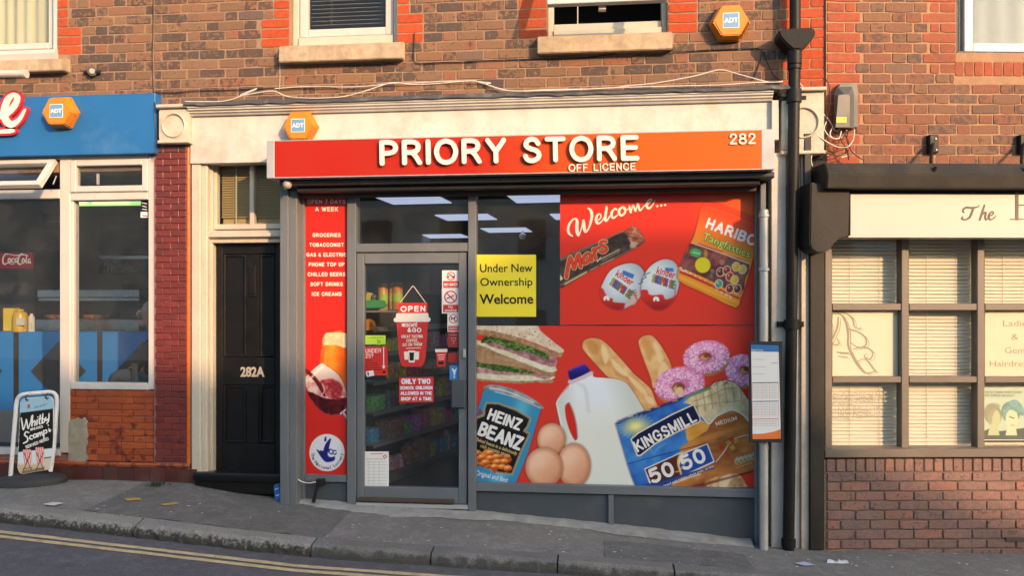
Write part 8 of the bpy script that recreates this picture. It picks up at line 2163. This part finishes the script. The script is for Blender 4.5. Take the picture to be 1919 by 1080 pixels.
mat('litter white', (0.55, 0.55, 0.56), 0.7, 0.08, 10.0, 0.2); mat('litter yellow', (0.40, 0.25, 0.06), 0.7, 0.12, 10.0, 0.2); mat('litter blue', (0.40, 0.44, 0.55), 0.7, 0.1, 10.0, 0.2)
litter([(82, 949), (100, 945), (119, 946.5), (101, 951.5)], 'litter white', 'flat white card on the pavement near the swing sign')
litter([(233, 938.5), (262, 936.5), (266, 940), (239, 942.5)], 'litter yellow', 'yellow card on the pavement below the tiled pillar')
litter([(301, 949), (331, 945), (337, 947.5), (308, 951.5)], 'litter yellow', 'yellow card on the pavement in front of the black door')
litter([(1490, 1060), (1508, 1057), (1528, 1063), (1508, 1064.5)], 'litter blue', 'pale blue paper scrap below the drainpipe')
rl = random.Random(9)
tis = on_pave((1569, 1057), '', None); tv = []; nt_ = 9
for i in range(nt_):
    for j in range(5): tv.append((tis.x - .075 + .15 * i / 8 + rl.uniform(-.008, .008), tis.y - .02 + .04 * j / 4 + rl.uniform(-.006, .006), tis.z + .008 + rl.uniform(0, .03) * math.sin(math.pi * j / 4)))
tag(MB().add(tv, [(i * 5 + j, i * 5 + 5 + j, i * 5 + 6 + j, i * 5 + 1 + j) for i in range(nt_ - 1) for j in range(4)]).build('tissue', 'litter white', smooth=1.2), 'crumpled white tissue on the pavement near the barber wall', 'litter')
bits = MB()
for q in range(90):
    px, py = rl.uniform(0, 1900), 0
    lo = np.interp(px, [0, 360, 530, 890, 1410, 1900], [905, 912, 945, 975, 1030, 1042]); hi = np.interp(px, [0, 580, 1050, 1400, 1900], [948, 1012, 1042, 1068, 1078])
    if hi <= lo + 2: continue
    py = rl.uniform(lo, hi); p = on_pave((px, py), '', None); s = rl.uniform(.004, .012); a = rl.uniform(0, 3)
    bits.add([(p.x + s * math.cos(a + k * 1.57) * (1.6 if k % 2 else 1), p.y + s * math.sin(a + k * 1.57), p.z + .012) for k in range(4)], [(0, 1, 2, 3)])
tag(bits.build('litter', 'litter white'), kind='stuff')
wd2 = MB()
for q in range(60):
    px = rl.gauss(292, 9); p = on_pave((px, 912 + rl.uniform(-3, 3)), '', None); a = rl.uniform(0, 6.28); h = rl.uniform(.02, .07); w = rl.uniform(.004, .009); ln = rl.uniform(.01, .05)
    wd2.add([(p.x - w * math.sin(a), p.y + w * math.cos(a), p.z), (p.x + w * math.sin(a), p.y - w * math.cos(a), p.z), (p.x + ln * math.cos(a), p.y + ln * math.sin(a), p.z + h)], [(0, 1, 2)])
mat('weed green', (0.05, 0.065, 0.03), 0.8, 0.3, 30.0, 0.0)
tag(wd2.build('weeds', 'weed green'), kind='stuff')
# ------------------------------------------------------------------ the man seated inside the takeaway window
mat('skin tone', (0.42, 0.22, 0.16), 0.55, 0.08, 20.0, 0.1); mat('dark jumper', (0.018, 0.017, 0.02), 0.9, 0.2, 30.0, 0.3); mat('grey jeans', (0.075, 0.095, 0.115), 0.9, 0.2, 25.0, 0.3); mat('grey hair', (0.32, 0.31, 0.30), 0.8, 0.2, 60.0, 0.3)
DPs = -.48
def sp(px, py, dd=0.0): return MF.P(px, py, DPs + dd)
def skin(name, nodes, edges, m, parent, sub=2):
    me = bpy.data.meshes.new(name); org = wloc(parent)
    me.from_pydata([tuple(p - org) for p, r in nodes], edges, [])
    o = bpy.data.objects.new(name, me); o.parent = parent; COL.objects.link(o)
    bpy.context.view_layer.objects.active = o
    md = o.modifiers.new('skin', 'SKIN'); md.use_smooth_shade = True
    if not me.skin_vertices: bpy.ops.mesh.customdata_skin_add()
    for i, (p, r) in enumerate(nodes):
        s = me.skin_vertices[0].data[i]; s.radius = r if isinstance(r, tuple) else (r, r); s.use_root = (i == 0)
    sd = o.modifiers.new('sub', 'SUBSURF'); sd.levels = sub; sd.render_levels = sub
    me.materials.append(MATS[m]); return o
man = empty('person', sp(285, 800), 'seated person in dark jumper and grey jeans inside the takeaway window', 'person')
hips, chest, neck = sp(296, 706), sp(297, 652), sp(289, 624)
hd = sp(281, 588)
# body: one continuous figure, hidden parts included
N_ = [(hips, .15), (sp(297, 680), .15), (chest, .15), (sp(294, 632), .085), (neck, .052), (sp(286, 606), .058), (hd, (.088, .10)), (sp(281, 572), .082),
      (sp(299, 645, .17), .065), (sp(300, 690, .20), .048), (sp(268, 694, .12), .036), (sp(256, 690, .06), .030),
      (sp(299, 645, -.17), .065), (sp(300, 690, -.2), .048), (sp(270, 696, -.06), .036), (sp(258, 694, -.02), .030),
      (sp(290, 712, .09), .095), (sp(216, 704, .12), .068), (sp(220, 770, .12), .052), (sp(222, 815, .12), .042), (sp(206, 826, .12), .036),
      (sp(290, 712, -.09), .095), (sp(222, 706, -.12), .068), (sp(226, 770, -.12), .052), (sp(228, 812, -.12), .042), (sp(212, 822, -.12), .036)]
E_ = [(0, 1), (1, 2), (2, 3), (3, 4), (4, 5), (5, 6), (6, 7), (2, 8), (8, 9), (9, 10), (10, 11), (2, 12), (12, 13), (13, 14), (14, 15), (0, 16), (16, 17), (17, 18), (18, 19), (19, 20), (0, 21), (21, 22), (22, 23), (23, 24), (24, 25)]
for base, s in ((11, 1), (15, -1)):
    b0 = N_[base][0]
    for k in range(5):
        i = len(N_); off = Vector((0, -.018 + .012 * k, .012 if k else .02)); L = (.05, .075, .08, .075, .06)[k]
        N_.append((b0 + off + Vector((-L * .6, s * .0, -.004)), .0095)); N_.append((b0 + off + Vector((-L, s * .008, -.022)), .008)); E_ += [(base, i), (i, i + 1)]
skin('body', N_, E_, 'skin tone', man)
skin('jumper', [(sp(297, 700), .165), (sp(297, 680), .165), (chest, .168), (sp(294, 636), .1), (sp(299, 645, .17), .078), (sp(300, 690, .20), .060), (sp(272, 694, .13), .046), (sp(299, 645, -.17), .078), (sp(300, 690, -.2), .060), (sp(274, 696, -.07), .046)], [(0, 1), (1, 2), (2, 3), (2, 4), (4, 5), (5, 6), (2, 7), (7, 8), (8, 9)], 'dark jumper', man)
skin('jeans', [(sp(296, 708), .168), (sp(290, 712, .09), .108), (sp(216, 704, .12), .080), (sp(220, 770, .12), .064), (sp(222, 808, .12), .056), (sp(290, 712, -.09), .108), (sp(222, 706, -.12), .080), (sp(226, 770, -.12), .064), (sp(228, 806, -.12), .056)], [(0, 1), (1, 2), (2, 3), (3, 4), (0, 5), (5, 6), (6, 7), (7, 8)], 'grey jeans', man)
# face turned towards the street and the counter
fwd = Vector((-.78, -.62, 0)).normalized(); sid = Vector((fwd.y, -fwd.x, 0))
def ball(name, c, r, m, sc=(1, 1, 1), n=12):
    mb = MB(); v = []; f = []
    for i in range(n + 1):
        a = math.pi * i / n
        for k in range(n):
            t = 2 * math.pi * k / n; q = fwd * (r * sc[0] * math.sin(a) * math.cos(t)) + sid * (r * sc[1] * math.sin(a) * math.sin(t)) + Vector((0, 0, r * sc[2] * math.cos(a))); v.append(c + q)
    f = [(i * n + k, i * n + (k + 1) % n, (i + 1) * n + (k + 1) % n, (i + 1) * n + k) for i in range(n) for k in range(n)]
    return mb.add(v, f).build(name, m, man, smooth=1.2)
ball('nose', hd + fwd * .098 + Vector((0, 0, -.005)), .018, 'skin tone', (1.1, .8, 1.5)); ball('chin', hd + fwd * .055 + Vector((0, 0, -.085)), .042, 'skin tone', (1, 1, .8))
for s in (-1, 1):
    ball('ear', hd + sid * s * .088 - fwd * .01, .03, 'skin tone', (.8, .4, 1.1)); ball('eye', hd + fwd * .084 + sid * s * .034 + Vector((0, 0, .018)), .011, 'print white'); ball('pupil', hd + fwd * .092 + sid * s * .035 + Vector((0, 0, .018)), .0055, 'print black'); ball('brow', hd + fwd * .088 + sid * s * .034 + Vector((0, 0, .038)), .016, 'grey hair', (.4, 1.1, .3)); ball('side_hair', hd + sid * s * .082 - fwd * .03 + Vector((0, 0, .03)), .05, 'grey hair', (1, .35, .9))
ball('mouth', hd + fwd * .088 + Vector((0, 0, -.045)), .018, 'faded red film', (.35, 1.2, .25)); ball('hair', hd - fwd * .025 + Vector((0, 0, .055)), .085, 'grey hair', (1.0, 1.0, .75))
st_ = empty('stool', sp(296, 830), 'dark stool under the seated person in the takeaway', 'stool')
q = sp(296, 742); MB().lathe(Vector((q.x, q.y, q.z)), [(.17, 0), (.18, .015), (.17, .03)], 18).build('seat', 'black plastic', st_, smooth=.7)
for k in range(4):
    a = math.pi / 4 + k * math.pi / 2; MB().tube([Vector((q.x + .12 * math.cos(a), q.y + .12 * math.sin(a), q.z)), Vector((q.x + .17 * math.cos(a), q.y + .17 * math.sin(a), rc))], .014, 8).build('leg', 'black plastic', st_, smooth=.8)
# back-wall clutter of the takeaway
mat('dull board', (0.10, 0.095, 0.09), 0.8, 0.3, 6.0, 0.0); mat('dull paper', (0.26, 0.25, 0.23), 0.8, 0.2, 10.0, 0.0); mat('dull bottle', (0.16, 0.15, 0.12), 0.3, 0.3, 20.0, 0.0); mat('dull orange', (0.32, 0.08, 0.02), 0.7, 0.1, 10.0, 0.0); mat('navy board', (0.03, 0.035, 0.06), 0.7, 0.2, 6.0, 0.0)
kt = Conv(0, 370, 4.0); q = -3.1
menu = empty('menu_board', MF.P(*kt(380, 250), q), 'dark menu board high on the back wall of the takeaway', 'board')
MB().bpx(*kt(320, 120), *kt(455, 240), q - .1, q).build('panel', 'navy board', menu); strokes_px('small_print', [[(360, 180, 8), (450, 182, 8)]], 'dull paper', menu, q + .004, conv=kt, smooth=False)
for nm, x0, y0, x1, y1, mm, lb in (('notice', 270, 335, 335, 388, 'dull orange', 'orange card pinned on the takeaway back wall'), ('notice', 340, 320, 400, 345, 'dull paper', 'narrow paper strip pinned beside the orange card'), ('notice', 338, 360, 400, 400, 'dull paper', 'small paper pinned under the narrow strip'), ('notice', 296, 415, 396, 495, 'dull paper', 'larger pale notice beside the drinks fridge'), ('notice', 318, 510, 400, 650, 'dull board', 'tall dull poster below the pale notice')):
    t = empty(nm, MF.P(*kt((x0 + x1) / 2, y1), q), lb, 'notice'); MB().bpx(*kt(x0, y0), *kt(x1, y1), q - .05, q).build('sheet', mm, t)
hood = empty('extractor_hood', MF.P(*kt(930, 430), q), 'dark extractor hood over the range in the takeaway', 'hood')
MB().bpx(*kt(745, 130), *kt(1130, 425), q - .3, q).build('hood_body', 'navy board', hood); MB().bpx(*kt(800, 200), *kt(1130, 235), q, q + .05).build('hood_lip', 'dull board', hood); MB().bpx(*kt(740, 440), *kt(1130, 462), q - .1, q + .08).build('shelf_rail', 'stainless', hood)
for k in range(9):
    x = 760 + k * 40; t = empty('sauce_bottle', MF.P(*kt(x + 14, 556), q + .1), ('endmost', 'second', 'third', 'fourth', 'fifth', 'sixth', 'seventh', 'eighth', 'ninth')[k] + ' dull bottle along the rail under the extractor hood', 'bottle', 'bottles under the hood')
    p = MF.P(*kt(x + 14, 556), q + .1); h = MF.P(*kt(x + 14, 482), q + .1).z - p.z; r_ = .034 + .008 * ((k * 7) % 3)
    MB().lathe(p, [(r_, 0), (r_, h * .6), (r_ * .4, h * .8), (r_ * .4, h)], 10).build('glass', 'dull bottle', t, smooth=.7)
MB().bpx(*kt(740, 557), *kt(1130, 570), q - .1, q + .2).build('bottle_shelf', 'dull board', hood); MB().bpx(*kt(930, 572), *kt(1130, 680), q - .1, q - .05).build('splash_back', 'dull paper', hood); MB().bpx(*kt(920, 650), *kt(985, 692), q - .05, q + .1).build('switch_box', 'navy board', hood)
st2 = empty('sticker', RF.P(270, 407, 0), 'small black and white stickers in the top corner of the takeaway window', 'sticker')
st2.location = MF.P(271, 408, -.014)
MB().bpx(264.5, 376, 278, 396, -.0155, -.0145).build('dark_sheet', 'print black', st2); MB().bpx(264, 397, 278, 408, -.0155, -.0145).build('pale_sheet', 'print white', st2); strokes_px('small_print', [[(266, 380, 1.2), (276, 382, 1.2)], [(267, 386, 1.2), (275, 388, 1.2)], [(267, 392, 1.2), (276, 393, 1.2)]], 'print white', st2, -.0138, smooth=False); strokes_px('small_print', [[(268, 404, 2), (276, 405, 2)]], 'print red', st2, -.0138, smooth=False)
# ------------------------------------------------------------------ the terrace across the street (behind the camera): it shades the lower half
mat('opposite brick', (0.34, 0.22, 0.17), 0.9, 0.25, 6.0, 0.4, 30.0)
mat('opposite render', (0.66, 0.63, 0.58), 0.9, 0.1, 3.0, 0.3, 30.0)
mat('roof slate', (0.075, 0.075, 0.085), 0.7, 0.25, 8.0, 0.4, 30.0)
mat('chimney pot', (0.36, 0.14, 0.07), 0.85, 0.15, 8.0, 0.3, 30.0)
DO = 20.0
def cast(px, py, d=0.05, fr=MF):
    """The point on the plane DO metres in front of the facade whose shadow falls at the photo position."""
    p = fr.P(px, py, d)
    k = DO + p.y
    return p.x + SUN_AX * k, p.z + SUN_DN * k
def opp_house(name, label, prof, depth, wallm, doors):
    """prof: roof outline (x, z) as seen from the street; eaves to ground below it."""
    g = min(zk(-20), zk(20)) - .6
    e = empty(name, (prof[0][0], -DO, g), label, 'building', 'terrace across the street')
    pts = [(prof[0][0], g)] + prof + [(prof[-1][0], g)]
    n = len(pts); v = [(x, -DO, z) for x, z in pts] + [(x, -DO - depth, z) for x, z in pts]
    MB().add(v, [tuple(range(n)), tuple(range(2 * n - 1, n - 1, -1))] + [(i, i + n, (i + 1) % n + n, (i + 1) % n) for i in range(n)]).build('wall', wallm, e)
    rf = MB()
    for i in range(len(prof) - 1):
        (x0, z0), (x1, z1) = prof[i], prof[i + 1]
        if abs(x1 - x0) < .05: continue
        rf.add([(x0, -DO + .0, z0 + .004), (x1, -DO + .0, z1 + .004), (x1, -DO - depth, z1 + .004), (x0, -DO - depth, z0 + .004)], [(0, 1, 2, 3)])
    rf.build('roof', 'roof slate', e)
    for x, z, w, h in doors:
        MB().add([(x + a, -DO + q, z + b) for q in (.06, .0) for a, b in ((0, 0), (w, 0), (w, h), (0, h))], [(0, 1, 2, 3), (7, 6, 5, 4), (0, 4, 5, 1), (1, 5, 6, 2), (2, 6, 7, 3), (3, 7, 4, 0)]).build('window', 'white upvc', e)
        MB().add([(x + .08 + a, -DO + .066, z + .08 + b) for a, b in ((0, 0), (w - .16, 0), (w - .16, h - .16), (0, h - .16))], [(0, 1, 2, 3)]).build('window_pane', 'black gloss paint', e)
    return e
A = cast(-900, 655); B = cast(640, 705); Cc = cast(1020, 445); D_ = cast(1045, 425); E_ = cast(1425, 425); F_ = cast(1462, 560); G_ = cast(1500, 760, .05)
H_ = cast(1600, 850, .05, RF); I_ = cast(1919, 985, .05, RF); J_ = cast(2600, 1150, .05, RF)
gz0 = zk(15) - .6
mk = lambda xs, zs: [(x, z, 1.1, 1.5) for x in xs for z in zs]
opp_house('terrace_house', 'rendered terrace house across the street with a level parapet', [(A[0] - 45, A[1]), A, B], 7.0, 'opposite render', mk(np.arange(A[0] - 16, B[0] - 2, 2.6), (gz0 + 1.4, gz0 + 4.4)))
opp_house('terrace_house', 'brick gabled house across the street with a broad chimney', [B, Cc, D_, E_, F_, G_], 0.8, 'opposite brick', mk((B[0] + .8, B[0] + 2.6), (gz0 + 1.4, gz0 + 4.4)))
opp_house('terrace_house', 'lower brick house across the street with a falling roofline', [G_, H_, I_, J_, (J_[0] + 10, J_[1] - 1.0)], 0.8, 'opposite brick', mk(np.arange(G_[0] + 1, J_[0] + 6, 2.6), (gz0 + 1.4, gz0 + 4.0)))
